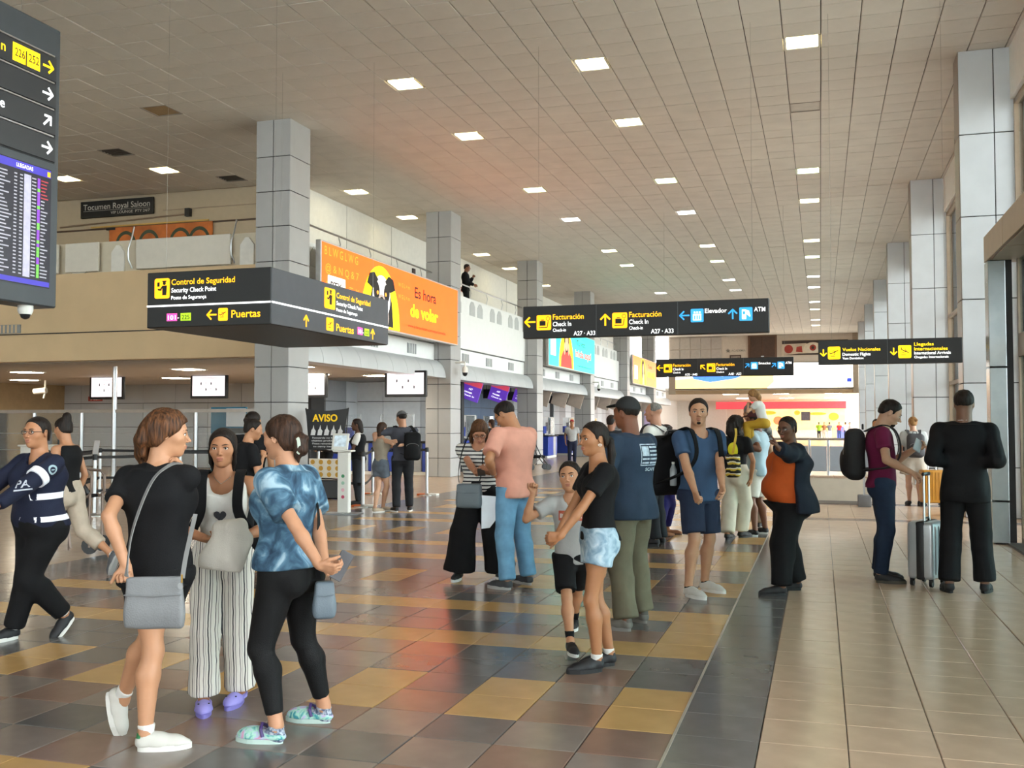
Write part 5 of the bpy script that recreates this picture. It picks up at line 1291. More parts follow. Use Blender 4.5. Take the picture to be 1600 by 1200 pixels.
    def face(s, brow='241812', lip=None, iris=None):
        hh, P = s.hh, s.hp; me_ = s.parts['body'].data; bv = BVHTree.FromPolygons([v.co for v in me_.vertices], [p.vertices for p in me_.polygons]); fd = s.Rh @ np.array([0, 1., 0])
        def on(x, z):
            a = P(x, .9, z); h = bv.ray_cast(Vector(a), Vector(-fd)); return np.array(h[0]) if h[0] is not None else P(x, .35, z)
        for sx in (-1, 1):
            n = 12; c = P(sx * .145, .315, 0); r = .0635 * hh
            e = bpy.data.meshes.new('eye'); bm = bmesh.new(); bmesh.ops.create_uvsphere(bm, u_segments=14, v_segments=10, radius=r); bm.to_mesh(e); bm.free(); e.materials.append(M_eye)
            e.polygons.foreach_set('use_smooth', [True] * len(e.polygons)); eo = link('eye', e, s.t, Vector(c))
            e2 = bpy.data.meshes.new('iris'); bm = bmesh.new(); bmesh.ops.create_uvsphere(bm, u_segments=12, v_segments=8, radius=.034 * hh); bm.to_mesh(e2); bm.free(); e2.materials.append(M_iris)
            d = s.Rh @ np.array([0, 1., -.05]); link('iris', e2, eo, Vector(d * .0355 * hh))
            if s.q < 2.2:
                br = MB(); br.tube([on(sx * x, z) for x, z in ((.05, .082), (.085, .092), (.12, .1), (.155, .104), (.19, .1), (.225, .088))], [v * hh * (.8 if s.fem else 1) for v in (.012, .018, .019, .017, .013, .006)], 6); br.build('eyebrow', hair_mat('brow_' + brow, brow, brow), s.t, True)
                la = MB(); la.tube([P(sx * x, y, z) for x, y, z in ((.08, .372, .012), (.115, .385, .03), (.16, .383, .034), (.205, .35, .018), (.225, .33, .006))], [.004 * hh, .007 * hh, .008 * hh, .008 * hh, .005 * hh], 5); la.build('eyelashes', M_ink, s.t, True)
        if s.q < 2.2:
            L = Field(*s.bounds([P(0, .4, -.29)], .14 * hh), .012 * hh); Rm = s.Rh.T
            L.ell(P(0, .388, -.264), np.array((.1, .046, .026)) * hh, .01 * hh, Rm); L.ell(P(0, .379, -.311), np.array((.082, .046, .027)) * hh, .006 * hh, Rm); L.ell(P(0, .36, -.235), np.array((.02, .04, .01)) * hh, .001, Rm, True)
            L.cone(P(-.1, .43, -.287), P(.1, .43, -.287), .007 * hh, .007 * hh, hh * .004, cut=True)
            p, q = L.mesh(1); lc = lip or ('b06c5e' if s.fem else 'a0614f'); link('lips', qmesh('lips', p, q, mat('lip_' + lc, lc, .4, var=.04)), s.t)
    # ---- clothes
    def piece(s, name, F, m, smooth=2):
        p, q = F.mesh(smooth); o = link(name, qmesh(name, p, q, m), s.t); s.parts[name] = o; return o
    def folds(s, F, amp, f=16, seed=0, st=(1, 1, .5)):
        F.warp(lambda X, Y, Z: amp * noise(X, Y, Z, f, seed, 5, st) + amp * .5 * noise(X, Y, Z, f * 2.3, seed + 3, 4, st))
    def shirt(s, m, ease=.012, sleeve=.62, hem=-.03, neck=1.0, name='shirt', slr=1.25, fold=.004, long=False, belly_ease=0, scoop=0, shoulder_cut=0, hem_w=0, seed=0, open_front=False, seat=1.0):
        """hem: height of the lower edge above the hip line (fraction of H); sleeve: part of the upper arm covered; long: to the wrist"""
        H = s.H; vox = .0108 * s.q; pts = s.sh + [s.neck, s.pel + np.array([0, 0, -.1 * H])] + [lerp(s.sh[i], s.el[i], min(sleeve, 1)) for i in (0, 1)] + (s.el + s.wr if long else [])
        F = Field(*s.bounds(pts, (.14 * max(1, s.w) + .04) * H), vox); st = s.trunk()
        if hem_w: st = [(c, a + hem_w * H * max(0, .12 - t) / .12, b + hem_w * H * max(0, .12 - t) / .12) for (c, a, b), t in zip(st, (-.065, -.02, .03, .09, .15, .21, .26, .3))]
        lowc = st[1][0]; bot = s.pel + s.up * H * hem
        st2 = [(s.pel + s.up * H * (min(hem, -.02) - .03), st[1][1], st[1][2])] + st[1:] if hem < -.02 else st[1:]
        F.stack(st2, s.rt, s.fw, .03, ease)
        if hem < .04 and seat:
            for sx in (-1, 1): F.ell(s.pel + np.array([sx * .045 * H * s.w, -.04 * H * (.5 + .5 * s.w), -.03 * H]), np.array((.05, .045, .055)) * H * (.5 + .5 * s.w) * seat * (.92 if s.fem else .85) + ease, .03 * H)
        if open_front:
            c = s.pel; F.keep(lambda X, Y, Z: (X - c[0]) * s.fw[0] + (Y - c[1]) * s.fw[1] + (Z - c[2]) * s.fw[2] - open_front * H - .25 * np.maximum(Z - c[2] - .22 * H, 0), .01)
        elif s.fem and s.bust:
            for sx in (-1, 1): F.ell(s.pel + s.up * H * .205 + s.rt * sx * .046 * H * s.w + s.fw * .05 * H * (.6 + .4 * s.w), np.array((.046, .044, .05)) * H * s.bust * (.6 + .4 * s.w), .04 * H)
        a0, a1, a2, a3 = s.arm_r()
        for i in (0, 1):
            if sleeve > 0:
                S, E, Wr = s.sh[i], s.el[i], s.wr[i]
                F.ell(lerp(S, E, .1), np.array([a0 * 1.09 + ease] * 3), .02); F.cone(s.neck - s.up * .008 * H - s.fw * .008 * H, S + s.up * .004 * H, .024 * H + ease * .6, a0 * .74 + ease * .8, .03)
                if long:
                    F.cone(S, E, a0 * 1.06 + ease, a1 * 1.2 + ease, .02); F.cone(E, lerp(E, Wr, .97), a1 * 1.2 + ease, a3 * 1.3 + ease, .02, True)
                else:
                    q = lerp(S, E, sleeve); F.cone(S, q, a0 * 1.05 + ease, (a0 * (1 - sleeve) + a1 * sleeve) * slr + ease, .02, True)
        if fold: s.folds(F, fold, 15 / H * 1.7, seed, (1, 1, .55))
        u = s.up; F.keep(lambda X, Y, Z: (bot[0] - X) * u[0] + (bot[1] - Y) * u[1] + (bot[2] - Z) * u[2] + .006 * noise(X, Y, Z, 12, seed), .004)
        nb = s.neck + s.fw * .012 * H; F.cone(nb - s.up * (.02 + scoop * .5) * H, nb + s.up * .08 * H + s.fw * .02 * H, H * .042 * neck, H * .05 * neck, .006, cut=True)
        if scoop:
            c = s.neck + s.fw * .075 * H; F.ell(c + s.up * .0 * H, np.array((.055 + .4 * scoop, .07, .02 + scoop)) * H, .01, None, True)
        if shoulder_cut:
            for i, sx in ((0, -1), (1, 1)):
                c = s.sh[i] + s.rt * sx * .035 * H; F.cone(c - s.up * .06 * H, c + s.up * .08 * H, .05 * H * shoulder_cut, .05 * H * shoulder_cut, .01, cut=True)
        s.hem = min(hem, getattr(s, 'hem', 1)) if name != 'collar_shirt' else getattr(s, 'hem', 1)
        return s.piece(name, F, m)
    def trousers(s, m, ease=.01, hem=1.0, knee_w=1.15, hem_w=1.5, name='trousers', fold=.004, top=.085, seed=1, seat=1.0, calf=None):
        """hem: 0 hip .. .5 knee .. 1 ankle; hem_w: hem radius over ankle radius"""
        H = s.H; vox = .0108 * s.q; F = Field(*s.bounds(s.hip + s.kn + s.an + [s.pel + np.array([0, 0, .1 * H])], (.13 * max(1, s.w) + .03) * H), vox)
        r0, r1, r2, r3 = s.leg_r(); F.stack(s.trunk()[:4], np.array([1., 0, 0]), np.array([0, 1., 0]), .03, ease)
        for sx in (-1, 1): F.ell(s.pel + np.array([sx * .045 * H * s.w, -.04 * H * (.5 + .5 * s.w), -.03 * H]), np.array((.05, .045, .055)) * H * (.5 + .5 * s.w) * seat * (.92 if s.fem else .85), .03 * H)
        for i in (0, 1):
            h, k, a = s.hip[i], s.kn[i], s.an[i]
            if hem <= .5:
                q = lerp(h, k, hem * 2); F.cone(h, q, r0 * 1.1 + ease, (r0 * 1.1 * (1 - hem * 2) + r1 * hem * 2) * knee_w + ease, .03, True)
            else:
                u = (hem - .5) * 2; s.add_leg(F, i, ease * .8 + .004, .025, u); q = lerp(k, a, u)
                F.cone(h, k, r0 * 1.1 + ease, r1 * knee_w + ease, .03)
                if not calf: F.cone(k, q, r1 * knee_w + ease, r3 * hem_w + ease, .03, True)
        if fold: s.folds(F, fold, 17 / H * 1.7, seed, (1, 1, .8))
        if getattr(s, 'hem', 1) < 0: top = min(top, s.hem + .06)
        tz = s.pel[2] + top * H; F.keep(lambda X, Y, Z: Z - tz + 0 * X + 0 * Y, .003)
        return s.piece(name, F, m)
    def shoes(s, kind, upper, sole, accent=None, sock=None, collar=1.0):
        H = s.H; L = .15 * H * (1.04 if H > 1.4 else 1.15)
        for i, sx in ((0, -1), (1, 1)):
            f0, R = s.foot[i]; g = H / 1.72; vox = .007 * max(1, s.q * .85)
            F = Field((-.07, -.12, -.01), (.07, .24, .17), vox); y0, y1 = -.06 * g, .2 * g
            if kind in ('sneaker', 'dress', 'boot'):
                F.cone((0, -.045 * g, .045 * g), (0, .03 * g, .045 * g), .036 * g, .038 * g, .02); F.cone((0, .03 * g, .035 * g), (.004 * -sx, .12 * g, .028 * g), .042 * g, .04 * g, .03); F.cone((0, .11 * g, .027 * g), (-.004 * sx, .165 * g, .022 * g), .04 * g, .026 * g, .02)
                F.cone((0, -.045 * g, .05 * g), (0, -.03 * g, .085 * g * collar), .034 * g, .037 * g, .02, True); F.cone((0, -.02 * g, .07 * g), (0, .1 * g, .035 * g), .03 * g, .028 * g, .02)
                F.cone((0, -.028 * g, .06 * g), (0, -.028 * g, .13 * g), .024 * g, .026 * g, .005, cut=True)
            elif kind in ('clog', 'clogsock'):
                F.cone((0, -.045 * g, .028 * g), (0, .09 * g, .028 * g), .042 * g, .046 * g, .02); F.ell((0, .1 * g, .03 * g), np.array((.052, .085, .045)) * g, .02); F.cone((0, .06 * g, .05 * g), (0, .13 * g, .035 * g), .03 * g, .03 * g, .02)
                F.ell((0, -.02 * g, .095 * g), np.array((.036, .075, .075)) * g, .008, None, True)
            elif kind == 'sandal':
                F.box((0, .055 * g, .008), (.042 * g, .12 * g, .01), .008)
                for yy in (.06, .1): F.cone((-.045 * g, yy * g, .01), (0, yy * g + .01, .045 * g), .006, .006, .004); F.cone((.045 * g, yy * g, .01), (0, yy * g + .01, .045 * g), .006, .006, .004)
            zs = .022 * g if kind != 'sandal' else -.01
            F.keep(lambda X, Y, Z: zs - Z + 0 * X + 0 * Y, .003)
            p, q = F.mesh(1); p = f0 + p @ R.T; o = link('shoe', qmesh('shoe', p, q, upper), s.t)
            if kind != 'sandal':
                mb = MB(); n = 26; ring = []
                for a in range(n):
                    t = 2 * PI * a / n; yy = math.cos(t); wv = .041 + .008 * math.exp(-((yy - .35) / .5) ** 2); ring.append((wv * g * math.sin(t) * (1 if abs(yy) < .9 else .96), (.06 + .132 * yy) * g))
                hgt = .028 * g if kind == 'sneaker' else .024 * g
                mb.prismz([(x, y) for x, y in ring][::-1], .0, hgt); mb.v = [tuple(f0 + R @ np.array(v)) for v in mb.v]
                mb.build('sole', sole, o)
                if kind == 'sneaker' and s.q < 1.8:
                    for q_ in range(4):
                        yy = .045 + .018 * q_; zz = .082 - .0095 * q_; b2 = MB(); b2.tube([f0 + R @ (np.array((x * g, yy * g, (zz - .25 * x * x / .02) * g))) for x in (-.022, 0, .022)], .0035 * g, 5); b2.build('lace', accent or sole, o)
                if accent is not None and kind == 'sneaker' and s.q < 1.1:
                    b2 = Field((-.06, -.12, 0), (.06, 0, .13), .005); b2.cone((0, -.045 * g, .055 * g), (0, -.036 * g, .088 * g), .0365 * g, .0385 * g, .01, True); b2.cone((0, -.02 * g, .05 * g), (0, -.01 * g, .14 * g), .034 * g, .04 * g, .003, cut=True); b2.keep(lambda X, Y, Z: Y + .052 * g + 0 * X + 0 * Z, .002)
                    p, q = b2.mesh(1)
                    if len(p): link('heel_tab', qmesh('heel_tab', f0 + p @ R.T, q, accent), o)
                if kind in ('clog', 'clogsock') and accent is not None:
                    b2 = MB(); b2.tube([f0 + R @ (np.array(v) * g) for v in ((-.04, .03, .036), (-.04, -.03, .042), (-.028, -.072, .046), (0, -.084, .047), (.028, -.072, .046), (.04, -.03, .042), (.04, .03, .036))] if kind == 'clog' else [f0 + R @ (np.array(v) * g) for v in ((-.048, .02, .04), (-.04, .035, .075), (0, .045, .095), (.04, .035, .075), (.048, .02, .04))], .009 * g, 8); b2.build('strap', accent, o, True)
            if kind == 'clog' and s.q < 1.2:
                for a, b in ((-.03, .12), (0, .14), (.03, .12), (-.018, .09), (.018, .09)):
                    hm = MB(); hm.lathe([(.0055 * g, 0), (.0055 * g, .004)], n=10); hm.v = [tuple(f0 + R @ np.array((a * g + v[0], b * g + v[1], .0735 * g * (1 - 60 * (b - .1) ** 2) - .35 * abs(a) ** 1.5 * 1.0 + v[2]))) for v in hm.v]; hm.build('vent_hole', M_ink, o)
            if sock is not None:
                Fk = Field(*s.bounds([s.an[i], f0 + R @ np.array((0, .02, .05))], .09 * g), .008 * max(1, s.q * .85)); r3 = s.leg_r()[3]; up = nrm(s.kn[i] - s.an[i])
                Fk.cone(s.an[i] + up * sock * H, f0 + R @ (np.array((0, -.028, .062)) * g), r3 * 1.15 + .006, r3 * .95, .01, flat_a=True)
                if kind == 'clogsock': Fk.cone(f0 + R @ (np.array((0, -.05, .035)) * g), f0 + R @ (np.array((0, .08, .03)) * g), .035 * g, .04 * g, .02)
                p, q = Fk.mesh(1); link('sock', qmesh('sock', p, q, s.sockm), s.t)
    # ---- hair
    def hair(s, m, style='short', thick=.035, line=None, locks=(), ripple=.01, back=-.25, vol=0, name='hair'):
        hh, P = s.hh, s.hp; pts = [s.hc] + [P(*a[:3]) for lk in locks for a in lk]
        F = Field(*s.bounds(pts, hh * (.7 + vol)), max(.0052 * s.q, hh * .018)); Rm = s.Rh.T; k = hh * .06
        F.ell(P(0, -.06, .14), (np.array((.335, .42, .365)) + thick + vol) * hh, k, Rm)
        if style != 'buzz': F.ell(P(0, -.1, -.05), (np.array((.315, .36, .36)) + thick + vol) * hh, k, Rm)
        ln = line or [(.6, .44), (.35, .41), (.28, .31), (.2, .2), (.14, .12), (.105, -.02), (.04, -.05), (.0, .07), (-.1, .08), (-.18, -.06), (-.3, back), (-.8, back)]
        ys = np.array([a for a, b in ln][::-1]); zs = np.array([b for a, b in ln][::-1]); c = s.hc; R = s.Rh
        def reg(X, Y, Z):
            y = ((X - c[0]) * R[0, 1] + (Y - c[1]) * R[1, 1] + (Z - c[2]) * R[2, 1]) / hh; z = ((X - c[0]) * R[0, 2] + (Y - c[1]) * R[1, 2] + (Z - c[2]) * R[2, 2]) / hh
            return (np.interp(y, ys, zs) - z) * hh * .7
        F.keep(reg, .04 * hh)
        for lk in locks:
            for a, b in zip(lk, lk[1:]): F.cone(P(*a[:3]), P(*b[:3]), a[3] * hh, b[3] * hh, hh * .05)
        if ripple: F.warp(lambda X, Y, Z: ripple * hh * noise(X, Y, Z, 95, 3, 4, (1, 1, .22)) + ripple * .8 * hh * noise(X, Y, Z, 190, 6, 3, (1, 1, .15)))
        return s.piece(name, F, m, 1)
    def cap(s, m, back=False, mesh=None):
        hh, P = s.hh, s.hp; Rm = s.Rh.T; F = Field(*s.bounds([s.hc], hh * 1.0), max(.0045 * s.q, hh * .018))
        F.ell(P(0, -.06, .15), np.array((.37, .45, .41)) * hh, .02 * hh, Rm)
        sg = -1 if back else 1
        tilt = .18
        c, R = s.hc, s.Rh
        F.keep(lambda X, Y, Z: (.17 - ((X - c[0]) * R[0, 2] + (Y - c[1]) * R[1, 2] + (Z - c[2]) * R[2, 2]) / hh + sg * tilt * 1.0 * (((X - c[0]) * R[0, 1] + (Y - c[1]) * R[1, 1] + (Z - c[2]) * R[2, 1]) / hh) * (1 if not back else 1)) * hh, .004)
        F.ell(P(0, sg * .5, .2 + .06), np.array((.27, .27, .035)) * hh, .02 * hh, (s.Rh @ rotx(-sg * .18)).T)
        return s.piece('cap', F, m, 1)
    def glasses(s, m=None):
        P, hh = s.hp, s.hh; mb = MB()
        for sx in (-1, 1):
            mb.tube([P(sx * (.15 + .095 * math.cos(t)), .43 - .03 * abs(math.cos(t)), -.005 + .062 * math.sin(t)) for t in [2 * PI * k / 16 for k in range(17)]], .009 * hh, 5)
            mb.tube([P(sx * .245, .4, .01), P(sx * .33, .2, .02), P(sx * .345, -.05, .02)], .009 * hh, 5)
        mb.tube([P(-.055, .44, .01), P(.055, .44, .01)], .009 * hh, 5)
        return mb.build('glasses', m or M_black, s.t, True)
    def decal(s, name, part, m, shapes, org, right, up, out, off=.004):
        """flat print pressed onto a garment: shapes = list of (verts2d, faces)"""
        o = s.parts[part]; me = o.data; bv = BVHTree.FromPolygons([v.co for v in me.vertices], [p.vertices for p in me.polygons]); mb = MB(); out = nrm(out)
        for vs, fs in shapes:
            w = []
            for a, b in vs:
                p = np.asarray(org) + np.asarray(right) * a + np.asarray(up) * b
                h = bv.ray_cast(Vector(p + out * .4), Vector(-out)); w.append(tuple(np.array(h[0]) + out * off) if h[0] is not None and (np.array(h[0]) - p) @ out > -.14 else None)
            fs = [f for f in fs if all(w[i] is not None for i in f)]; w = [v or (0, 0, 0) for v in w]
            use = sorted({i for f in fs for i in f}); ix = {a: b for b, a in enumerate(use)}
            if use: mb.add([w[i] for i in use], [[ix[i] for i in f] for f in fs])
        return mb.build(name, m, s.t)
def grid2(x0, x1, y0, y1, nx=8, ny=8):
    return ([(x0 + (x1 - x0) * i / nx, y0 + (y1 - y0) * j / ny) for j in range(ny + 1) for i in range(nx + 1)], [(j * (nx + 1) + i, j * (nx + 1) + i + 1, (j + 1) * (nx + 1) + i + 1, (j + 1) * (nx + 1) + i) for j in range(ny) for i in range(nx)])
def disc2(rx, ry, n=18, m=4):
    v = [(0, 0)] + [(rx * j / m * math.cos(2 * PI * k / n), ry * j / m * math.sin(2 * PI * k / n)) for j in range(1, m + 1) for k in range(n)]
    return v, [(0, 1 + k, 1 + (k + 1) % n) for k in range(n)] + [(1 + j * n + k, 1 + (j + 1) * n + k, 1 + (j + 1) * n + (k + 1) % n, 1 + j * n + (k + 1) % n) for j in range(m - 1) for k in range(n)]
def text2(body, x, y, h, w=None, bold=.01):
    v, fs = text_mesh(body, bold); lo = v[:, 0].min(); s = h / .73; sx = s if w is None else w / (v[:, 0].max() - lo)
    return ([(x + (a - lo) * sx, y + b * s) for a, b, c in v], fs)
H_DK = hair_mat('hair_dark', '0e0a08', '2c2019'); H_BR = hair_mat('hair_brown', '1c110b', '4a3020'); H_AU = hair_mat('hair_auburn', '1c120c', '74492a'); H_BL = hair_mat('hair_blond', '6a4a2c', 'b98a54'); H_GY = hair_mat('hair_grey', '5a5652', '9a958e')
# ================================================================== THE TRAVELLERS
M_wsole = mat('sole_white', 'dcdad4', .6); M_bsole = mat('sole_black', '1c1c1e', .6); M_wshoe = mat('shoe_white', 'cac7bf', .55, var=.04); M_kshoe = mat('shoe_black', '1d1d20', .6, var=.15)
M_gsole = mat('sole_grey', '9b9a97', .6); C_blk = cloth('black', '131315', .85, .15); C_leg = cloth('legging', '121213', .7, .1); C_wht = cloth('white', 'dad7d0', .8, .04)
M_leather = mat('leather_grey', '77787a', .5, var=.08, scale=10, bump=.2, bscale=140); M_strap = mat('strap_grey', '7d7c7b', .6)
C_sockw = cloth('sock_white', 'd8d6d2', .9, .05)
def bag(name, label, loc, rz, w, h, d, m, strap=None, sm=None, sr=.01, rad=.03, flap=True, tag_=False, cat='bag'):
    """soft flat bag hanging from its top; loc is the centre of its top edge, strap in bag-local metres"""
    t = thing(name, label, cat, loc, rz)
    F = Field((-w / 2 - .05, -d / 2 - .05, -h - .05), (w / 2 + .05, d / 2 + .05, .05), .008)
    F.box((0, 0, -h / 2), (w / 2, d / 2, h / 2), min(rad, d / 2 - .002)); F.warp(lambda X, Y, Z: .006 * noise(X, Y, Z, 14, 2) - .012 * np.exp(-((Z + h * .7) / (h * .3)) ** 2) + .01)
    p, q = F.mesh(2); link('body', qmesh('body', p, q, m), t)
    if flap:
        z = -h * .36; MB().tube([(-w / 2 + .012, -d / 2 - .001, z), (0, -d / 2 - .006, z - .006), (w / 2 - .012, -d / 2 - .001, z)], .0035, 6).build('seam', m, t, True)
    if strap:
        for k, st in enumerate(strap): ribbon('strap', st, sr * 2.2, .004, sm or m, t)
    return t
def ribbon(name, pts, w, th, m, parent):
    """flat strap through points, lying face out from the path's centre"""
    P = [np.array(p, float) for p in pts]
    Q = []
    for i in range(len(P) - 1):
        p0, p1, p2, p3 = P[max(i - 1, 0)], P[i], P[i + 1], P[min(i + 2, len(P) - 1)]
        for k in range(6):
            t = k / 6; Q.append(.5 * (2 * p1 + (p2 - p0) * t + (2 * p0 - 5 * p1 + 4 * p2 - p3) * t * t + (3 * p1 - p0 - 3 * p2 + p3) * t ** 3))
    Q.append(P[-1]); c = np.mean(Q, 0); mb = MB(); vs = []; n = len(Q)
    for i, p in enumerate(Q):
        d = nrm(Q[min(i + 1, n - 1)] - Q[max(i - 1, 0)]); o = p - c; o = nrm(o - d * (o @ d)); s = np.cross(d, o)
        for a, b in ((-1, -1), (1, -1), (1, 1), (-1, 1)): vs.append(p + s * a * w / 2 + o * b * th / 2)
    fs = [(i * 4 + a, i * 4 + (a + 1) % 4, i * 4 + 4 + (a + 1) % 4, i * 4 + 4 + a) for i in range(n - 1) for a in range(4)] + [(3, 2, 1, 0), tuple(range(4 * n - 4, 4 * n))]
    return mb.add(vs, fs).build(name, m, parent, True)
def backpack(p, label, m, w=.3, h=.46, d=.18, drop=.02, straps=True, sx=0, sm=None, pocket=True, gap=.0, accent=None):
    """backpack worn by person p"""
    t = thing('backpack', label, 'backpack', tuple(p.t.location), p.t.rotation_euler.z, 'backpacks')
    H = p.H; back = .075 * H * (.6 + .4 * p.w) + .02 + gap
    top = p.pel + p.up * (.3 - drop) * H - p.fw * back + p.rt * sx
    R = np.stack([p.rt, p.fw, p.up], 0)
    F = Field(*p.bounds([top - p.fw * d, top - p.up * h], max(w, d) * .62), .009 * max(1, p.q * .8)); c = top - p.fw * d / 2 - p.up * h / 2
    F.box(c, (w / 2, d / 2, h / 2), min(w, d) * .42, .02, R); F.ell(c - p.fw * d * .42 - p.up * h * .16, (w * .4, d * .32, h * .27), .02, R)
    F.warp(lambda X, Y, Z: .006 * noise(X, Y, Z, 20, 1)); q = F.mesh(2); link('body', qmesh('body', q[0], q[1], m), t)
    if pocket:
        b = c - p.fw * d * .56; mb = MB(); mb.tube([tuple(b + p.rt * w * .36 * math.cos(a) + p.up * (h * .1 * math.sin(a) + h * .0)) for a in [PI * k / 8 for k in range(9)]], .004, 5); mb.build('zip', accent or M_strap, t, True)
    hm = MB(); hm.tube([tuple(top - p.fw * .02 + p.rt * a + p.up * b) for a, b in ((-.04, -.01), (-.03, .04), (.03, .04), (.04, -.01))], .009, 6); hm.build('handle', sm or m, t, True)
    if straps:
        for i, s_ in ((0, -1), (1, 1)):
            S = p.sh[i] + (p.neck - p.sh[i]) * .35; a0 = p.arm_r()[0]; f = .085 * H * (.6 + .4 * p.w) + .012
            ribbon('strap', [top - p.up * .03 + p.rt * s_ * w * .28, S + p.up * .05 * H * .75, S + p.fw * f * .75 + p.up * .01, S + p.fw * f - p.up * .1 * H, p.sh[i] + p.fw * f * .5 - p.up * .17 * H - p.rt * s_ * .0, c + p.rt * s_ * w * .42 + p.fw * d * .4 - p.up * h * .3], .055, .01, sm or m, t)
    return t
# ---------------------------------------------------------------- three women in the foreground
p = Person('woman in black T-shirt and shorts with one white sneaker crossed behind', (-3, 4.15, 0), -0.0698, 1.635, True, 1.02, skin='b98766', q=.95, pel=(-0.099, 0.063, 0.752), twist=4,
           feet=((-0.097, 0.040, 0, -55, 0), (-0.498, 0.176, 0.106) + (-78, 74)), knee=((0, 1, 0), (.72, .7, 0)), hands=((-0.116, -0.138, 0.910), (0.030, 0.072, 1.313)), poles=((.0, -1, .0), (.5, -.2, -1)), hnorm=((.3, -1, 0), (-1, -.4, .3)), hdir=((.25, -.2, -1), (-.35, .25, 1)), grip=('fist', 'cup'), head=(-50, 4, 0))
p.body(); p.shirt(C_blk, .014, .62, -.05, seed=2); p.trousers(C_blk, .016, .3, 1.35, name='shorts')
p.sockm = C_sockw; p.shoes('sneaker', M_wshoe, M_wsole, mat('heel_green', '2f7a4c', .6), .025)
p.hair(H_AU, thick=.05, line=[(.6, .34), (.36, .28), (.26, .14), (.12, -.05), (.0, -.1), (-.1, -.2), (-.2, -.3), (-.8, -.4)], vol=.02, ripple=.02,
       locks=[[(-.1, -.42, .1, .2), (-.2, -.5, -.2, .2), (-.24, -.5, -.5, .17), (-.2, -.44, -.85, .05)], [(-.25, -.35, .1, .16), (-.34, -.38, -.2, .14), (-.32, -.36, -.45, .1), (-.3, -.34, -.7, .03)], [(.08, -.45, .05, .16), (.06, -.52, -.2, .15), (.02, -.48, -.45, .09), (.0, -.4, -.6, .03)]])
ww = MB(); w_, d_ = p.wr[1], nrm(p.wr[1] - p.el[1]); ww.tube([tuple(w_ - d_ * .035 + rot_axis(d_, a) @ (nrm(np.cross(d_, [0, 0, 1.]) ) * .03)) for a in [2 * PI * k / 12 for k in range(13)]], .012, 6); ww.build('scrunchie', mat('neon_yellow', 'c8e020', .6, emit=.1), p.t, True)
bag('crossbody_bag', 'flat grey leather crossbody bag hanging behind the black shorts', (-2.878, 3.900, 0.893), .36, .275, .25, .045, M_leather, [[(-.12, .0, -.01), (-.118, -.01, .02), (-.1, .01, .2), (-.03, .04, .41), (.035, .1, .485), (.06, .2, .49)], [(.125, .0, -.02), (.128, .05, .08), (.13, .2, .25)]], M_strap, .009, .022)
b_ = thing('bag_charm', 'round silver charm clipped to the grey crossbody bag', 'charm', (-2.733, 3.900, 0.848)); MB().disc(0, 0, .014, -.012, 16, h=.006).build('disc', M_steel, b_); MB().tube([(0, 0, .012), (0, .0, .05)], .004, 6).build('clip', mat('brass', 'a8823c', .4, metal=.8), b_)
p = Person('young woman facing the camera in white tank top and striped trousers', (-3.13, 4.86, 0), 3.5605, 1.545, True, .93, skin='b27c5a', q=.9, feet=((-0.051, -0.174, 0, -12, 0), (0.114, -0.041, 0, 10, 0)), bust=.85,
           hands=((-0.088, 0.149, 0.954), (0.080, 0.139, 0.955)), poles=((-.8, -.6, -.6), (.9, -.5, -.5)), hdir=((.9, .5, .1), (-.8, .6, .1)), hnorm=((0, 0, 1), (0, 0, 1)), grip=('hold', 'hold'), head=(-2, 2, 0))
p.body(); p.shirt(C_wht, .008, 0, .02, 1.0, name='tank_top', fold=.003, scoop=.05, shoulder_cut=1.0)
p.trousers(stripe_mat('striped_linen', 0, 17, [(0, 'dcd6cc'), (.22, '8f8a86'), (.3, 'dcd6cc'), (.42, '37363a'), (.52, 'dcd6cc'), (.68, '9a928c'), (.72, 'd8d2c8'), (.86, '4a484a'), (.92, 'e0dad0')], .25), .016, .985, 1.35, 2.4, fold=.006, top=.09)
p.shoes('clog', mat('clog_lilac', '9a92dc', .5, var=.03), mat('clog_lilac_sole', '8078c4', .5), mat('clog_lilac', '9a92dc', .5))
p.hair(H_DK, thick=.035, line=[(.6, .45), (.38, .41), (.3, .3), (.22, .12), (.12, -.05), (.02, -.2), (-.8, -.5)], ripple=.006,
       locks=[[(.29, .08, .12, .06), (.33, .03, -.1, .05), (.31, -.04, -.4, .06), (.24, -.12, -.7, .05)], [(-.29, .08, .12, .06), (-.33, .03, -.1, .05), (-.3, -.04, -.4, .06), (-.22, -.12, -.7, .05)], [(0, -.35, 0, .28), (0, -.36, -.5, .22), (0, -.34, -.9, .14)]])
p.decal('heart_print', 'tank_top', mat('heart_ink', '3a3b40', .7), [([(.034 * (math.sin(t) ** 3), .0022 * (13 * math.cos(t) - 5 * math.cos(2 * t) - 2 * math.cos(3 * t) - math.cos(4 * t))) for t in [2 * PI * k / 28 for k in range(28)]], [tuple(range(27, -1, -1))])], p.pel + p.up * .16 * p.H, -p.rt, p.up, p.fw)
nk = MB(); nk.tube([tuple(p.neck + p.rt * a + p.fw * b + p.up * c_) for a, b, c_ in ((-.055, .0, .02), (-.04, .06, -.015), (0, .083, -.045), (.04, .06, -.015), (.055, 0, .02))], .0015, 5); nk.build('necklace', mat('silver', 'c9c6c0', .3, metal=1), p.t, True)
backpack(p, 'black backpack worn by the young woman in striped trousers', C_blk, .28, .42, .16)
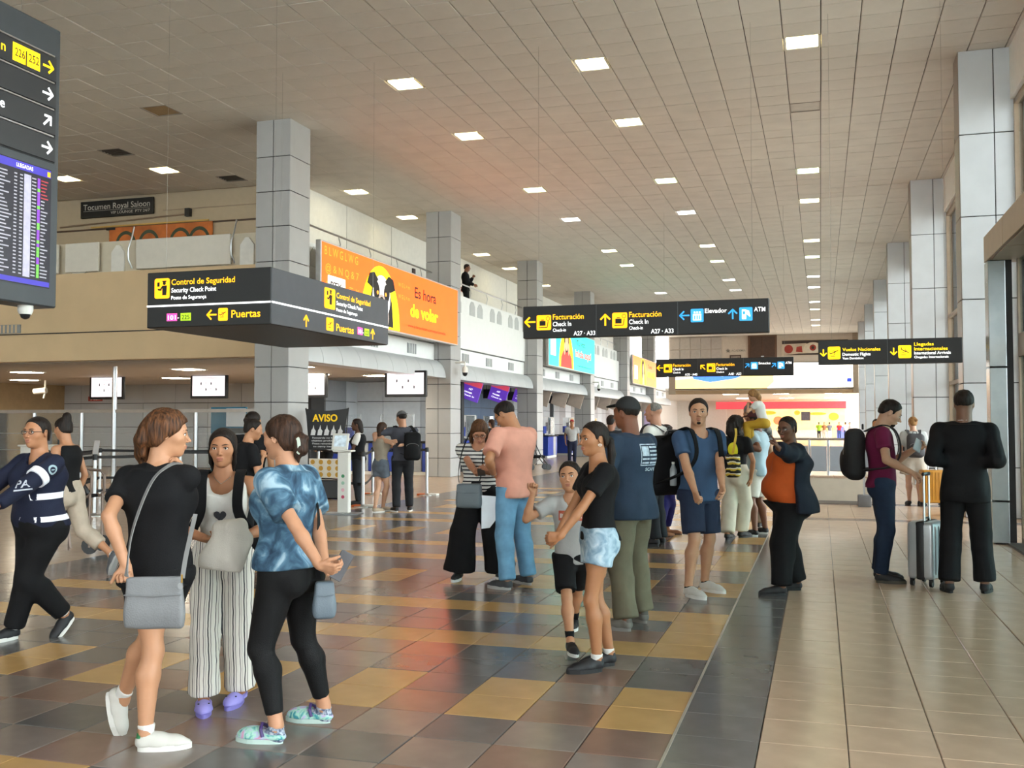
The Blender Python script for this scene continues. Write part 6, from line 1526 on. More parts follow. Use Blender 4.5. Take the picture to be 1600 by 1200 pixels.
# cream sweater over her forearms
sw = thing('draped_sweater', 'cream sweater draped over the forearms of the young woman', 'sweater', (-3.13, 4.86, 0), 3.5605)
F = Field((0.093, 0.298, 1.112), (0.093, 0.298, 1.112), .01); c0 = np.array((-0.062, 0.247, 0.992)); c1 = np.array((-0.015, 0.269, 0.842))
F = Field(*p.bounds([c0, c1], .2), .0085); F.cone(c0 + (.0, 0, -.01), c1 + (.03, 0, .01), .075, .085, .03, side=np.array([0, 1., 0]), ratio=.55); F.cone(c0 + (-.06, 0, -.03), c1 + (-.05, .02, .0), .06, .075, .03, side=np.array([0, 1., 0]), ratio=.55); F.cone(c0 + (-.04, -.03, .03), c0 + (.05, -.03, .02), .05, .05, .03)
zc = c1[2] - .035; F.warp(lambda X, Y, Z: .007 * noise(X, Y, Z, 24, 2, 5, (1.6, 1, .35))); F.keep(lambda X, Y, Z: zc - Z + .12 * (X - c1[0]) + 0 * Y, .006); q = F.mesh(2); link('fabric', qmesh('fabric', q[0], q[1], cloth('cream', 'd6d0c4', .9, .04)), sw)
p = Person('woman in blue tie-dye T-shirt and black leggings seen from behind', (-2.58, 4.5, 0), 1.5359, 1.63, True, 1.1, skin='bd8a6a', q=.95, pel=(0.100, 0.013, 0.780), lean=2, feet=((-0.035, 0.032, 0, 8, 0), (0.343, -0.019, 0, 8, 0)), knee=((0, 1, .1), (.0, 1, 0)),
           hands=((-0.159, -0.310, 0.897), (0.067, -0.210, 0.869)), poles=((-.9, -.7, -.3), (1, -.2, -.2)), hdir=((.2, -.9, -.25), (-.3, -.7, -.4)), hnorm=((.8, 0, .5), (-.6, .2, .6)), grip=('hold', 'hold'), head=(-6, 3, 0))
p.body(); p.shirt(blotch_mat('tie_dye_blue', [(.3, '26394c'), (.44, '3a566c'), (.56, '587b92'), (.68, '9db6c4')], 9, 1.0), .022, .74, .0, slr=1.6, fold=.008, hem_w=.012, seed=4, seat=0)
p.trousers(C_leg, .003, .93, 1.05, 1.2, name='leggings', fold=.0015, calf=1.1, seat=1.15)
p.sockm = blotch_mat('sock_mottled', [(.4, '55607a'), (.6, 'b9c0cc')], 60, .5); p.shoes('clogsock', blotch_mat('clog_tie_dye', [(.35, '3f8f9a'), (.45, 'a9d8c4'), (.55, 'b6b4d8'), (.62, 'd890a8'), (.7, '5f9fb0')], 18, 1), mat('clog_pale', 'b9cfc8', .5), mat('strap_purple', '4a3a72', .5), .0)
p.hair(H_BR, thick=.04, back=-.38, line=[(.6, .34), (.36, .27), (.26, .14), (.14, -.0), (.04, -.04), (-.03, .02), (-.14, -.1), (-.25, -.35), (-.8, -.42)], ripple=.012, locks=[[(0, -.38, -.1, .2), (.0, -.52, -.12, .17), (-.02, -.56, -.3, .16), (0, -.46, -.42, .1)], [(0, -.55, -.0, .1), (.05, -.66, -.05, .05), (.1, -.62, .02, .02)], [(.0, -.45, -.4, .08), (-.03, -.48, -.6, .03)]])
hc_ = MB(); hc_.tube([tuple(p.hp(-.12, -.55 - .04 * math.sin(a), -.22 + .16 * math.cos(a))) for a in [PI * k / 8 for k in range(9)]], .014, 6); hc_.build('hair_clip', mat('clip_pale', 'b9c2b4', .3), p.t, True)
MB().tube([tuple(p.an[0] + np.array((.034 * math.cos(a), .034 * math.sin(a), -.012))) for a in [2 * PI * k / 12 for k in range(13)]], .003, 5).build('anklet', M_ink, p.t)
bag('hand_bag', 'small grey handbag on a black strap behind the tie-dye woman', (-2.402, 4.620, 0.786), .5, .115, .2, .085, mat('leather_blue_grey', '66727c', .5, var=.08, bump=.2, bscale=140), [[(-.03, 0, 0), (-.035, .0, .06), (-.03, .03, .3), (-.05, .05, .42), (-.09, .1, .48)], [(.03, 0, 0), (.03, .03, .05), (-.03, .05, .08)]], C_blk, .011, .025)
ph = thing('phone', 'dark phone in the hand of the tie-dye woman', 'phone', (-2.300, 4.600, 0.860), .4); MB().bbox(-.035, .035, -.005, .005, -.075, .075, .004, 1).build('case', mat('phone_grey', '5c5c60', .3), ph, rot=(0, .5, 0))
# ---------------------------------------------------------------- left edge
p = Person('security officer in navy sweatshirt with reflective stripes walking at the edge', (-5.5, 5.95, 0), 2.8972, 1.66, True, 1.2, belly=.05, skin='b07a58', q=1.1, lean=3, feet=((0.162, -0.009, 0, -2, 0), (-.02, -.36, .07, 0, 42)), pel=(.0, -.14, 0), knee=((0, 1, 0), (0, 1, 0)),
           hands=((-.22, .4, .98), (.22, .3, 1.0)), poles=((-1, -.6, -.3), (1, -.6, -.2)), head=(14, -2, 0))
p.body(); C_navy = cloth('navy', '1e2236', .8, .1); p.shirt(C_navy, .018, .9, -.01, long=True, fold=.006, name='sweatshirt', belly_ease=.02)
p.trousers(C_blk, .014, .98, 1.25, 1.7); p.sockm = C_sockw; p.shoes('sneaker', M_kshoe, M_wsole, M_wsole, .01); p.glasses()
p.hair(H_DK, thick=.025, ripple=.004, locks=[[(0, -.42, .12, .14), (0, -.52, .08, .1)]])
M_refl = mat('reflective_white', 'e6e8ee', .35, var=.03, emit=.15); N_ = -p.rt * .75 + p.fw * .25
for z0, z1 in ((.115, .142), (.02, .043)): p.decal('reflective_stripe', 'sweatshirt', M_refl, [grid2(-.26, .26, z0 * p.H, z1 * p.H, 14, 2)], p.pel, p.fw, p.up, -p.rt)
a_, b_ = lerp(p.sh[0], p.el[0], .52), lerp(p.sh[0], p.el[0], .7); ad = nrm(b_ - a_)
mb = MB(); r_ = p.arm_r()[0] * 1.14 + .026; sd_ = nrm(np.cross(ad, [0, 0, 1.])); mb.tube([a_, b_], [r_, r_ * .97], 20); mb.build('reflective_band', M_refl, p.t, True)
p.decal('badge_letters', 'sweatshirt', mat('badge_grey', 'b9bcc6', .6), [text2('PA', -.05, .0, .05, .09, .02), grid2(-.055, .05, -.022, -.012, 6, 1)], p.pel + p.up * .185 * p.H + p.fw * .1 - p.rt * .06, p.fw * -.75 - p.rt * .65, p.up, p.fw * .7 - p.rt * .7)
p.decal('shoulder_patch', 'sweatshirt', mat('patch_pale', '9ab0b8', .6), [([(r * math.cos(a), r * math.sin(a)) for r in (.036, .022) for a in [2 * PI * k / 20 for k in range(20)]], [(k, (k + 1) % 20, 20 + (k + 1) % 20, 20 + k) for k in range(20)]), grid2(-.012, .014, -.004, .004, 3, 1)], lerp(p.sh[0], p.el[0], .3), -p.fw, p.up, -p.rt)
p = Person('woman with pinned up dark hair and bare shoulders behind the security officer', (-7.6, 8.7, 0), 1.6581, 1.68, True, 1.0, skin='b5805e', q=1.5, lean=3, feet=((-.1, .2, 0, 0, 0), (.1, -.62, .16, 0, 68)), pel=(0, -.1, 0), head=(-20, 8, 0))
p.body(False); p.shirt(C_blk, .01, 0, .0, shoulder_cut=1.1, name='top', scoop=.03); p.trousers(cloth('pale_trouser', 'b9aa98', .85), .012, .8, 1.2, 2.0); p.sockm = C_sockw; p.shoes('sneaker', mat('shoe_grey', '4a4c50', .6, var=.2), M_gsole, M_gsole, .0)
p.hair(H_DK, thick=.03, ripple=.01, locks=[[(0, -.3, .35, .22), (0, -.36, .52, .2)]])
t = thing('wheelchair', 'folded wheelchair with grey tube frame and black wheel behind the officer', 'wheelchair', (-8.75, 9.9, 0), .2)
MB().tube([(.24 * math.cos(a), 0, .66 + .24 * math.sin(a)) for a in [2 * PI * k / 28 for k in range(29)]], .022, 8).build('wheel', M_black, t, True)
MB().tube([(.24 * math.cos(a), .4, .66 + .24 * math.sin(a)) for a in [2 * PI * k / 28 for k in range(29)]], .022, 8).build('wheel', M_black, t, True)
M_tb = mat('tube_taupe', '8a7a70', .35, metal=.6)
for y in (.05, .35): MB().tube([(-.1, y, 1.12), (.05, y, 1.12), (.15, y, 1.02), (.42, y, 1.0), (.47, y, .95), (.47, y, .75), (.42, y, .7), (.1, y, .68), (.0, y, .4), (.05, y, .05)], .018, 8).build('frame', M_tb, t, True)
MB().bbox(-.02, .4, .06, .34, .68, .72, .01, 1).build('seat', C_blk, t)
for y in (.05, .35): MB().tube([(.45, y, .12), (.45, y + .02, .12)], .1, 14).build('caster', M_black, t, True); MB().tube([(.45, y, .1), (.45, y, .75)], .015, 6).build('fork', M_tb, t)
for y in (0, .4): MB().tube([(0, y, .62), (.0, y, .02)], .012, 6).build('stand', M_tb, t)
# ---------------------------------------------------------------- behind the three women
p = Person('woman in black with a bun leaning on a black bag behind the striped trousers', (-6, 9.6, 0), -0.6981, 1.63, True, 1.0, skin='b5805e', q=1.6, lean=8, hands=(None, (0.088, 0.204, 1.209)), poles=((-1, -.5, -.5), (.6, -.5, -.6)), head=(-15, 12, 0))
p.body(False); p.shirt(C_blk, .02, .7, -.05, fold=.006); p.trousers(C_blk, .015, 1, 1.2, 1.8); p.shoes('sneaker', M_kshoe, M_bsole); p.hair(H_DK, thick=.03, ripple=.006, locks=[[(0, -.35, .3, .16), (0, -.45, .36, .14)]])
bag('black_duffel', 'black duffel bag beside the woman with the bun', (-5.717, 9.500, 0.903), -.2, .4, .34, .2, C_blk, None, rad=.08, flap=False)
p = Person('person in black with short dark hair behind the woman with the bun', (-6.5, 10.6, 0), 0.3491, 1.71, False, 1.0, skin='a8754f', q=1.8, head=(-30, 5, 0)); p.body(False); p.shirt(C_blk, .02, .6, -.04); p.trousers(C_blk, .015, 1, 1.2, 1.8); p.shoes('sneaker', M_kshoe, M_bsole); p.hair(H_DK)
p = Person('counter guard in black vest over white short sleeves at the queue', (-8.6, 17.9, 0), 1.9199, 1.66, True, 1.0, skin='5a3a28', q=2.0, hands=((-.1, .3, .95), (.1, .32, .95)), head=(0, 4, 0))
p.body(False); p.shirt(C_wht, .014, .6, 0.0); p.shirt(C_blk, .03, 0, -.02, name='vest', shoulder_cut=.75, fold=.004); p.trousers(cloth('charcoal', '26282c', .85), .012, 1, 1.2, 1.8); p.shoes('dress', M_kshoe, M_bsole); p.hair(H_DK, thick=.05, back=-.5, locks=[[(0, -.3, -.1, .3), (0, -.34, -.6, .24)]], ripple=.01)
p = Person('attendant in white shirt half hidden behind the AVISO banner', (-11.2, 21.6, 0), 2.6180, 1.66, False, 1.0, skin='a8754f', q=2.4, hands=((-.2, .35, 1.0), (.2, .3, 1.0))); p.body(False); p.shirt(C_wht, .018, .6, 0); p.trousers(C_blk, .012, 1); p.shoes('dress', M_kshoe, M_bsole); p.hair(H_DK)
p = Person('man in grey cap and charcoal T-shirt hugging a woman by the queue posts', (-7.12, 16.3, 0), 0.4363, 1.8, False, 1.02, skin='b07f62', q=1.8, lean=3, feet=((0.017, 0.339, 0, 25, 0), (0.270, 0.436, 0, -5, 0)), hands=((-.3, .36, 1.12), (-.1, .38, 1.15)), poles=((-1, -.2, -.1), (.6, .4, -.5)), head=(30, 8, 0))
p.body(); p.shirt(cloth('charcoal_tee', '45464e', .9, .1), .016, .72, -.03, fold=.006); p.trousers(cloth('dark_jogger', '26272b', .85), .012, 1, 1.2, 1.7); p.shoes('sneaker', M_kshoe, M_wsole, M_wsole); p.hair(H_DK, 'buzz', .02); p.cap(mat('cap_grey', '5a5a5c', .8, var=.2), True)
backpack(p, 'black backpack hanging on the man in the grey cap', C_blk, .3, .5, .18, .05, sx=.16)
p = Person('woman in tan top and denim shorts hugging the man in the grey cap', (-7.42, 16.45, 0), -0.5236, 1.62, True, .95, skin='c99a7c', q=1.8, feet=((-0.060, -0.096, 0, 0, 0), (-0.172, 0.165, 0, -10, 0)), hands=((0.698, 0.057, 1.261), (.3, .3, 1.2)), poles=((-.8, -.6, -.3), (1, .2, -.3)), hdir=((.9, .2, 0), None), head=(10, 5, 0))
p.body(False); p.shirt(cloth('tan_top', '9c9080', .85), .01, 0, .03, name='top', shoulder_cut=.9); p.trousers(cloth('denim_short', '5e6670', .85, .25), .012, .26, 1.25, name='shorts'); p.shoes('sneaker', mat('shoe_tan', 'b9a58c', .6), M_wsole, M_wsole); p.hair(H_BR, thick=.05, back=-.45, locks=[[(0, -.3, 0, .28), (0, -.32, -.5, .22)]])
# ---------------------------------------------------------------- couple with a phone
p = Person('woman in striped T-shirt and wide black trousers looking down at a phone', (-3.5, 9.5, 0), -3.0020, 1.66, True, 1.12, skin='b98264', q=1.25, feet=((-0.403, -0.340, 0, 6, 0), (-0.011, -0.107, 0, -6, 0)), lean=3, hands=((-0.393, 0.338, 1.091), (-0.329, 0.329, 1.016)), poles=((-.7, -.6, -.6), (.8, -.5, -.6)), hdir=((.3, .9, .2), (-.3, .9, .2)), hnorm=((0, 0, 1), (0, 0, 1)), grip=('hold', 'hold'), head=(12, 34, 0))
p.body(); p.shirt(stripe_mat('striped_tee', 2, 26, [(0, 'd8d6d0'), (.62, '2a2c30')], .25), .018, .7, .01, fold=.005); p.trousers(C_blk, .018, .985, 2.1, 4.4, fold=.006); p.shoes('sneaker', M_kshoe, M_wsole, M_wsole); p.glasses()
p.hair(hair_mat('hair_caramel', '2a1a10', '6a4528'), thick=.05, line=[(.6, .34), (.4, .28), (.3, .16), (.2, -.05), (.1, -.35), (-.8, -.6)], ripple=.01, locks=[[(s_ * .33, .1, .1, .1), (s_ * .38, .06, -.2, .1), (s_ * .36, .02, -.5, .09), (s_ * .3, .0, -.7, .05)] for s_ in (-1, 1)] + [[(0, -.34, 0, .3), (0, -.36, -.6, .2)]])
bag('shoulder_bag', 'slate grey shoulder bag hanging in front of the striped T-shirt woman', (-3.253, 9.220, 1.002), .12, .26, .25, .11, mat('leather_slate', '5d666b', .55, var=.08, bump=.15, bscale=140), [[(-.1, 0, 0), (-.11, .02, .1), (-.08, .05, .3), (-.02, .12, .48)], [(.1, 0, 0), (.12, .03, .12), (.12, .08, .3)]], C_blk, .008, .03)
t = thing('white_folder', 'curved white paper folder held by the woman in stripes', 'folder', (-3.070, 9.240, 0.721), .3); MB().prism([(-.06, -.16), (.02, -.15), (.09, -.06), (.1, .06), (.08, .15), (-.06, .16)], -.006, .006).build('sheet', mat('paper_white', 'dfe4ea', .5), t)
t = thing('phone', 'black phone held between the striped woman and the man in pink', 'phone', (-3.105, 9.150, 1.106), .4); MB().bbox(-.036, .036, -.075, .075, -.005, .005, .004, 1).build('case', M_black, t, rot=(.4, 0, 0))
p = Person('man in pink polo shirt and light jeans looking down at a phone', (-2.91, 9.25, 0), 1.0472, 1.83, False, 1.02, belly=.04, skin='b07a56', q=1.2, lean=2, feet=((-0.046, -0.057, 0, 10, 0), (0.316, 0.023, 0, -6, 0)), hands=((-0.085, 0.047, 1.080), (0.069, 0.180, 1.108)), poles=((-.9, -.5, -.3), (.9, -.5, -.3)), hdir=((.35, .9, .15), (-.3, .9, .1)), hnorm=((.8, 0, .6), (-.8, 0, .6)), grip=('hold', 'hold'), head=(14, 36, 0))
p.body(); p.shirt(cloth('pink_polo', 'd99a86', .85, .06), .02, .75, -.06, slr=1.45, fold=.007, seed=3); p.trousers(cloth('light_jeans', '6a96b4', .85, .22, 7), .014, 1, 1.3, 1.9, fold=.006); p.shoes('sneaker', mat('shoe_slate', '3a3c40', .7, var=.2), M_gsole, M_kshoe); p.hair(H_DK, 'buzz', .03, back=-.18); p.glasses()
col = Field(*p.bounds([p.neck], .14), .008); col.cone(p.neck - p.up * .01, p.neck + p.up * .035 - p.fw * .008, .068, .062, .0, True, flat_a=True); col.cone(p.neck - p.up * .03, p.neck + p.up * .08, .056, .054, .003, cut=True); p.piece('collar', col, cloth('pink_polo', 'd99a86'), 1)
mb = MB(); w_, d_ = p.wr[0], nrm(p.wr[0] - p.el[0]); mb.tube([w_ - d_ * .035, w_ - d_ * .015], .031, 16); mb.build('watch', M_steel, p.t, True)
# ---------------------------------------------------------------- girl, boy, man in cap
p = Person('boy in grey T-shirt and black shorts raising one fist beside the girl', (-1.62, 6.62, 0), 3.2812, 1.34, False, .92, skin='b98462', q=1.05, feet=((0.054, -0.809, 0, 0, 0), (-0.005, -0.063, 0, 18, 0)), hands=((-0.220, -0.302, 0.541), (0.288, -0.303, 1.082)), poles=((-.7, -.5, -.6), (.5, .1, -1)), hdir=(None, (-.1, .1, 1)), hnorm=(None, (-.3, 1, 0)), grip=('relax', 'fist'), head=(-8, -4, 6))
p.body(); p.shirt(cloth('heather_grey', 'a9a8a6', .9, .08), .014, .6, -.05, slr=1.5, fold=.005); p.trousers(C_blk, .014, .42, 1.45, name='shorts'); p.sockm = C_blk; p.shoes('sneaker', M_kshoe, M_wsole, M_kshoe, .06); p.hair(H_DK, 'buzz', .035)
p.decal('shirt_print', 'shirt', mat('print_red', 'b5523a', .7), [grid2(-.09, .09, -.02, .05, 8, 3)], p.pel + p.up * .2 * p.H, -p.rt, p.up, p.fw); p.decal('shirt_letters', 'shirt', C_wht, [text2('INSIDER', -.08, -.0, .03, .16, .03)], p.pel + p.up * .2 * p.H, -p.rt, p.up, p.fw, .007)
p = Person('girl with a dark ponytail in black T-shirt and frayed denim shorts', (-1.42, 6.17, 0), 2.0944, 1.585, True, .9, skin='a8734f', q=1.0, bust=.75, feet=((0.112, -0.091, 0, 4, 0), (0.255, -0.219, 0, -6, 0)), hands=((-0.047, 0.219, 0.809), (0.241, 0.158, 0.748)), poles=((-.8, -.7, -.3), (.8, -.6, -.3)), hdir=((.4, .9, -.1), (-.3, .9, -.1)), grip=('hold', 'hold'), head=(14, 2, 0))
p.body(); p.shirt(C_blk, .014, .62, -.01, 1.35, slr=1.4, fold=.005); p.trousers(blotch_mat('denim_light', [(.35, '7f9db4'), (.6, 'b4cbd8'), (.75, 'd4dee2')], 14, 1), .012, .2, 1.28, name='denim_shorts', fold=.004, seat=.95); p.sockm = C_sockw; p.shoes('sneaker', M_kshoe, M_bsole, M_kshoe, .02)
p.hair(H_DK, thick=.03, ripple=.006, back=-.3, locks=[[(0, -.4, .0, .16), (.0, -.58, -.1, .12), (-.02, -.62, -.5, .13), (-.02, -.55, -1.0, .1), (-.02, -.5, -1.35, .04)]])
ha = MB(); ha.tube([tuple(p.hp(-.36, .0, -.16 - .03 * (1 - math.cos(a)) ) + np.array((0, .012 * math.sin(a), 0))) for a in [2 * PI * k / 10 for k in range(11)]], .002, 5); ha.build('earring', mat('silver', 'c9c6c0', .3, metal=1), p.t)
p = Person('man in black cap and navy T-shirt with printed back and khaki trousers', (-1.44, 7.55, 0), 1.0472, 1.78, False, 1.04, skin='7a4a32', q=1.05, feet=((0.064, 0.060, 0, 14, 0), (0.413, 0.175, 0, -10, 0)), hands=((-.14, .34, 1.06), (.16, .34, 1.08)), poles=((-.5, -.4, -1), (.5, -.4, -1)), head=(4, 2, 0))
p.body(False); p.shirt(cloth('navy_tee', '2c3a4c', .9, .1), .02, .72, -.06, slr=1.4, fold=.006, hem_w=.02, seed=5); p.trousers(cloth('khaki', '6a6553', .88, .12), .018, .99, 1.4, 2.1, fold=.008); p.shoes('sneaker', mat('shoe_taupe', '6e6a62', .7, var=.15), mat('sole_taupe', '7c7872', .6), mat('lace_taupe', '5a564e', .7)); p.hair(H_DK, 'buzz', .015); p.cap(mat('cap_black', '232526', .8, var=.1))
M_pr = mat('print_pale', 'b9c6d2', .7, var=.3, scale=30); o_ = p.pel + p.up * .215 * p.H + p.rt * .06
p.decal('back_print_frame', 'shirt', M_pr, [grid2(-.12, .12, .085, .092, 8, 1), grid2(-.12, .12, -.075, -.068, 8, 1), grid2(-.12, -.113, -.075, .092, 1, 6), grid2(.113, .12, -.075, .092, 1, 6)], o_, p.rt, p.up, -p.fw)
p.decal('back_print_stripes', 'shirt', M_pr, [grid2(-.02, .105, .06 - q * .03, .074 - q * .03, 6, 1) for q in range(5)] + [grid2(-.105, -.03, -.0, .074, 4, 3)] + [grid2(-.105, -.03, -.06, -.046, 4, 1), grid2(-.105, -.03, -.03, -.016, 4, 1)], o_, p.rt, p.up, -p.fw)
p.decal('back_print_letters', 'shirt', M_pr, [text2('SCAPE', -.06, -.115, .025, .13, .02)], o_, p.rt, p.up, -p.fw)
# ---------------------------------------------------------------- group at the middle right
p = Person('smiling woman in magenta sleeveless top and purple trousers in profile', (-2.1, 13.85, 0), -1.2566, 1.6, True, 1.05, skin='a8704c', q=1.6, feet=((-0.274, 0.061, 0, 8, 0), (-0.598, 0.216, 0, -8, 0)), hands=(None, None), head=(0, -2, 0))
p.body(True, True); p.shirt(cloth('magenta', '8c2468', .7, .1), .016, 0, -.04, name='top', shoulder_cut=.75, fold=.005, hem_w=.03); p.trousers(cloth('violet_blue', '2e2a68', .8, .15), .006, .94, 1.1, 1.5); p.shoes('sandal', mat('sandal_tan', '8a5a44', .6), M_bsole); p.hair(H_BR, thick=.045, back=-.45, line=[(.6, .34), (.36, .28), (.26, .14), (.14, -.05), (.05, -.1), (-.02, -.2), (-.1, -.4), (-.8, -.6)], locks=[[(0, -.32, .0, .3), (0, -.38, -.4, .26), (0, -.38, -.75, .14)]], ripple=.01)
p = Person('bald man in white shirt carrying a dark grey backpack', (-2.05, 13.1, 0), 1.3090, 1.84, False, 1.0, skin='c08a70', q=1.6, head=(0, 0, 0)); p.body(False); p.shirt(C_wht, .018, .9, -.03, long=True); p.trousers(cloth('charcoal', '26282c'), .014, 1, 1.2, 1.8); p.shoes('dress', M_kshoe, M_bsole)
p.hair(H_GY, 'buzz', .012, line=[(.6, .5), (.1, .5), (.0, .06), (-.12, .05), (-.2, .0), (-.35, .12), (-.8, .12)])
backpack(p, 'dark grey backpack on the bald man in white', mat('pack_grey', '3c3b3e', .8, var=.15), .3, .48, .18)
p = Person('man in blue T-shirt and navy shorts looking at the camera', (-1.06, 9.2, 0), -2.4435, 1.81, False, 1.0, skin='bf8e6e', q=1.05, feet=((-0.305, -0.312, 0, 20, 0), (0.013, -0.106, 0, 8, 0)), hands=((-0.141, 0.183, 0.928), (0.113, 0.140, 0.932)), poles=((-.5, -1, -.2), (.4, -1, 0)), hdir=(None, (-.1, .4, -1)), grip=('relax', 'fist'), head=(-32, 0, 0))
p.body(); p.shirt(cloth('steel_blue', '3d5472', .9, .08), .018, .62, -.05, slr=1.35, fold=.006, seed=6); p.trousers(cloth('navy_short', '2a3348', .88, .1), .018, .43, 1.5, name='shorts', fold=.006); p.sockm = C_blk; p.shoes('sneaker', M_wshoe, M_wsole, M_wshoe, .0); p.hair(H_DK, 'short', .035)
bd = Field(*p.bounds([p.hp(0, .3, -.35)], .3 * p.hh), .012 * p.hh); Rm = p.Rh.T; bd.ell(p.hp(0, .3, -.405), np.array((.1, .09, .075)) * p.hh, .01, Rm); bd.ell(p.hp(0, .42, -.33), np.array((.12, .08, .05)) * p.hh, .005, Rm, True); q = bd.mesh(1); link('beard', qmesh('beard', q[0], q[1], H_DK), p.t)
backpack(p, 'large black backpack on the man in blue looking at the camera', C_blk, .42, .56, .28, .02, sx=.18)
t = thing('water_bottle', 'clear water bottle in the side pocket of the large black backpack', 'bottle', (-1.313, 9.420, 1.095)); MB().lathe([(.03, -.1), (.033, -.09), (.033, .05), (.015, .09), (.013, .1)], n=16).build('bottle', mat('bottle_pale', '9aa0a4', .15, var=.1), t, True); MB().lathe([(.015, .1), (.015, .12)], n=12).build('bottle_cap', M_white, t)
p = Person('woman with long dark curls in black T-shirt and white trousers from behind', (-1.12, 13.55, 0), -0.4363, 1.7, True, 1.05, skin='b07a56', q=1.5, feet=((-0.276, 0.370, 0, 6, 0), (-0.249, 0.704, 0, -14, 0)), hands=((0.046, -0.255, 0.909), None), poles=((-1, -.4, .1), (1, -.4, -.2)), head=(-12, 3, 0))
p.body(False); p.shirt(C_blk, .014, .62, .0, fold=.004); p.trousers(cloth('off_white', 'cdc4b0', .85, .06), .018, .99, 1.6, 2.6, fold=.007, seat=1.15); p.shoes('sneaker', M_kshoe, M_bsole); p.hair(H_DK, thick=.07, back=-.55, vol=.03, ripple=.03, line=[(.6, .34), (.36, .28), (.26, .14), (.14, -.15), (-.8, -.6)], locks=[[(0, -.35, .0, .36), (0, -.4, -.45, .34), (.0, -.36, -.85, .2)], [(.3, -.1, 0, .14), (.34, -.16, -.5, .15)], [(-.3, -.1, 0, .14), (-.34, -.16, -.5, .15)]])
p.decal('back_emblem', 'shirt', mat('emblem_yellow', 'd8d024', .6, emit=.05), [disc2(.07, .1)], p.pel + p.up * .2 * p.H + p.rt * .05, p.rt, p.up, -p.fw)
bag('woven_bag', 'yellow and black woven bag of the curly haired woman', (-1.090, 13.340, 1.189), -.3, .2, .32, .12, stripe_mat('woven_bag', 2, 14, [(0, '2a2620'), (.5, 'c9a83a'), (.8, 'd8d0b8')], 1.2), [[(0, 0, 0), (.02, .0, .1), (.03, .04, .24), (.0, .1, .32)]], mat('strap_yellow', 'c9a030', .7), .014, .05, False)
p = Person('tall grey haired man in mottled shirt seen behind the dark curls', (-1, 15.6, 0), 0.0000, 1.86, False, 1.05, skin='a8805f', q=1.8, head=(35, 0, 0)); p.body(False); p.shirt(blotch_mat('camo_grey', [(.4, '3a3c3c'), (.5, '6a6a66'), (.6, '8c8a84')], 14, 1), .02, .7, -.04); p.trousers(cloth('taupe', '8a7a66'), .015, 1, 1.2, 1.8); p.shoes('sneaker', M_kshoe, M_wsole); p.hair(H_GY, thick=.05)
p = Person('man in pale blue T-shirt and dark red cap carrying a child on his shoulders', (-0.82, 14.3, 0), 1.3090, 1.75, False, 1.08, skin='7a4e38', q=1.5, feet=((0.164, 0.151, 0, 14, 0), (0.560, 0.134, 0, 0, 0)), hands=((-.16, .2, 1.28), (.16, .2, 1.28)), poles=((-1, -.2, -.6), (1, -.2, -.6)), grip=('fist', 'fist'), head=(0, 6, 0))
p.body(); p.shirt(cloth('pale_blue', 'a9bfc9', .85, .06), .02, .62, -.05, slr=1.35, fold=.007); p.trousers(cloth('white_short', 'd6d2c8', .85, .05), .018, .44, 1.5, name='shorts'); p.sockm = C_blk; p.shoes('sneaker', M_kshoe, M_wsole, M_wsole, .0); p.hair(H_DK, 'buzz', .02); p.cap(mat('cap_red', '4a1c20', .8, var=.1))
T_top = p.neck
c = Person('small child in white T-shirt and mustard leggings sitting on the shoulders', (-.80, 14.28, 1.37), 1.3963, .98, True, .95, skin='d0a080', q=1.5, bust=0, pel=(0, -.06, 0), pelvis=(0, 0, -.3), lean=18, feet=((-.1, .14, -.1, 0, 20), (.1, .14, -.1, 0, 20)), hands=((-.08, .14, .46), (.08, .14, .46)), head=(0, 22, 0))
c.body(); c.shirt(C_wht, .012, .55, .0); c.trousers(cloth('mustard', 'b8902c', .85, .08), .01, .95, 1.2, 1.8); c.shoes('sneaker', M_wshoe, M_wsole); c.hair(H_BL, thick=.05, back=-.5, line=[(.6, .34), (.36, .28), (.26, .14), (.14, -.1), (-.8, -.5)], locks=[[(0, -.34, 0, .3), (0, -.4, -.4, .26), (0, -.36, -.75, .12)]], ripple=.012)
# ---------------------------------------------------------------- woman in orange
p = Person('woman in orange top and open navy jacket raising her hand to the camera', (-0.42, 9.62, 0), 1.8850, 1.65, True, 1.42, belly=.13, skin='6a4430', q=1.1, bust=1.15, pelvis=(0, -.05, 0), feet=((-0.020, -0.027, 0, 0, 0), (0.260, -0.252, 0, -10, 0)), hands=((-0.515, 0.099, 1.358), (.22, -.1, .85)), poles=((-1, .0, -.8), (1, -.4, -.3)), hdir=((.1, .4, .9), None), hnorm=((.3, .9, -.3), None), grip=('point', 'relax'), head=(40, 6, 0))
p.body(); p.shirt(cloth('orange', 'b8501e', .85, .08), .012, .5, -.02, fold=.004); p.shirt(cloth('navy_jacket', '161c28', .8, .12), .03, .9, -.07, long=True, name='jacket', fold=.008, open_front=.012, hem_w=.03); p.trousers(C_blk, .02, .99, 1.5, 2.1, fold=.006, seat=1.25); p.shoes('dress', M_kshoe, M_bsole); p.glasses(); p.hair(H_DK, thick=.025, ripple=.004, locks=[[(0, -.45, .05, .14), (0, -.55, .0, .08)]])
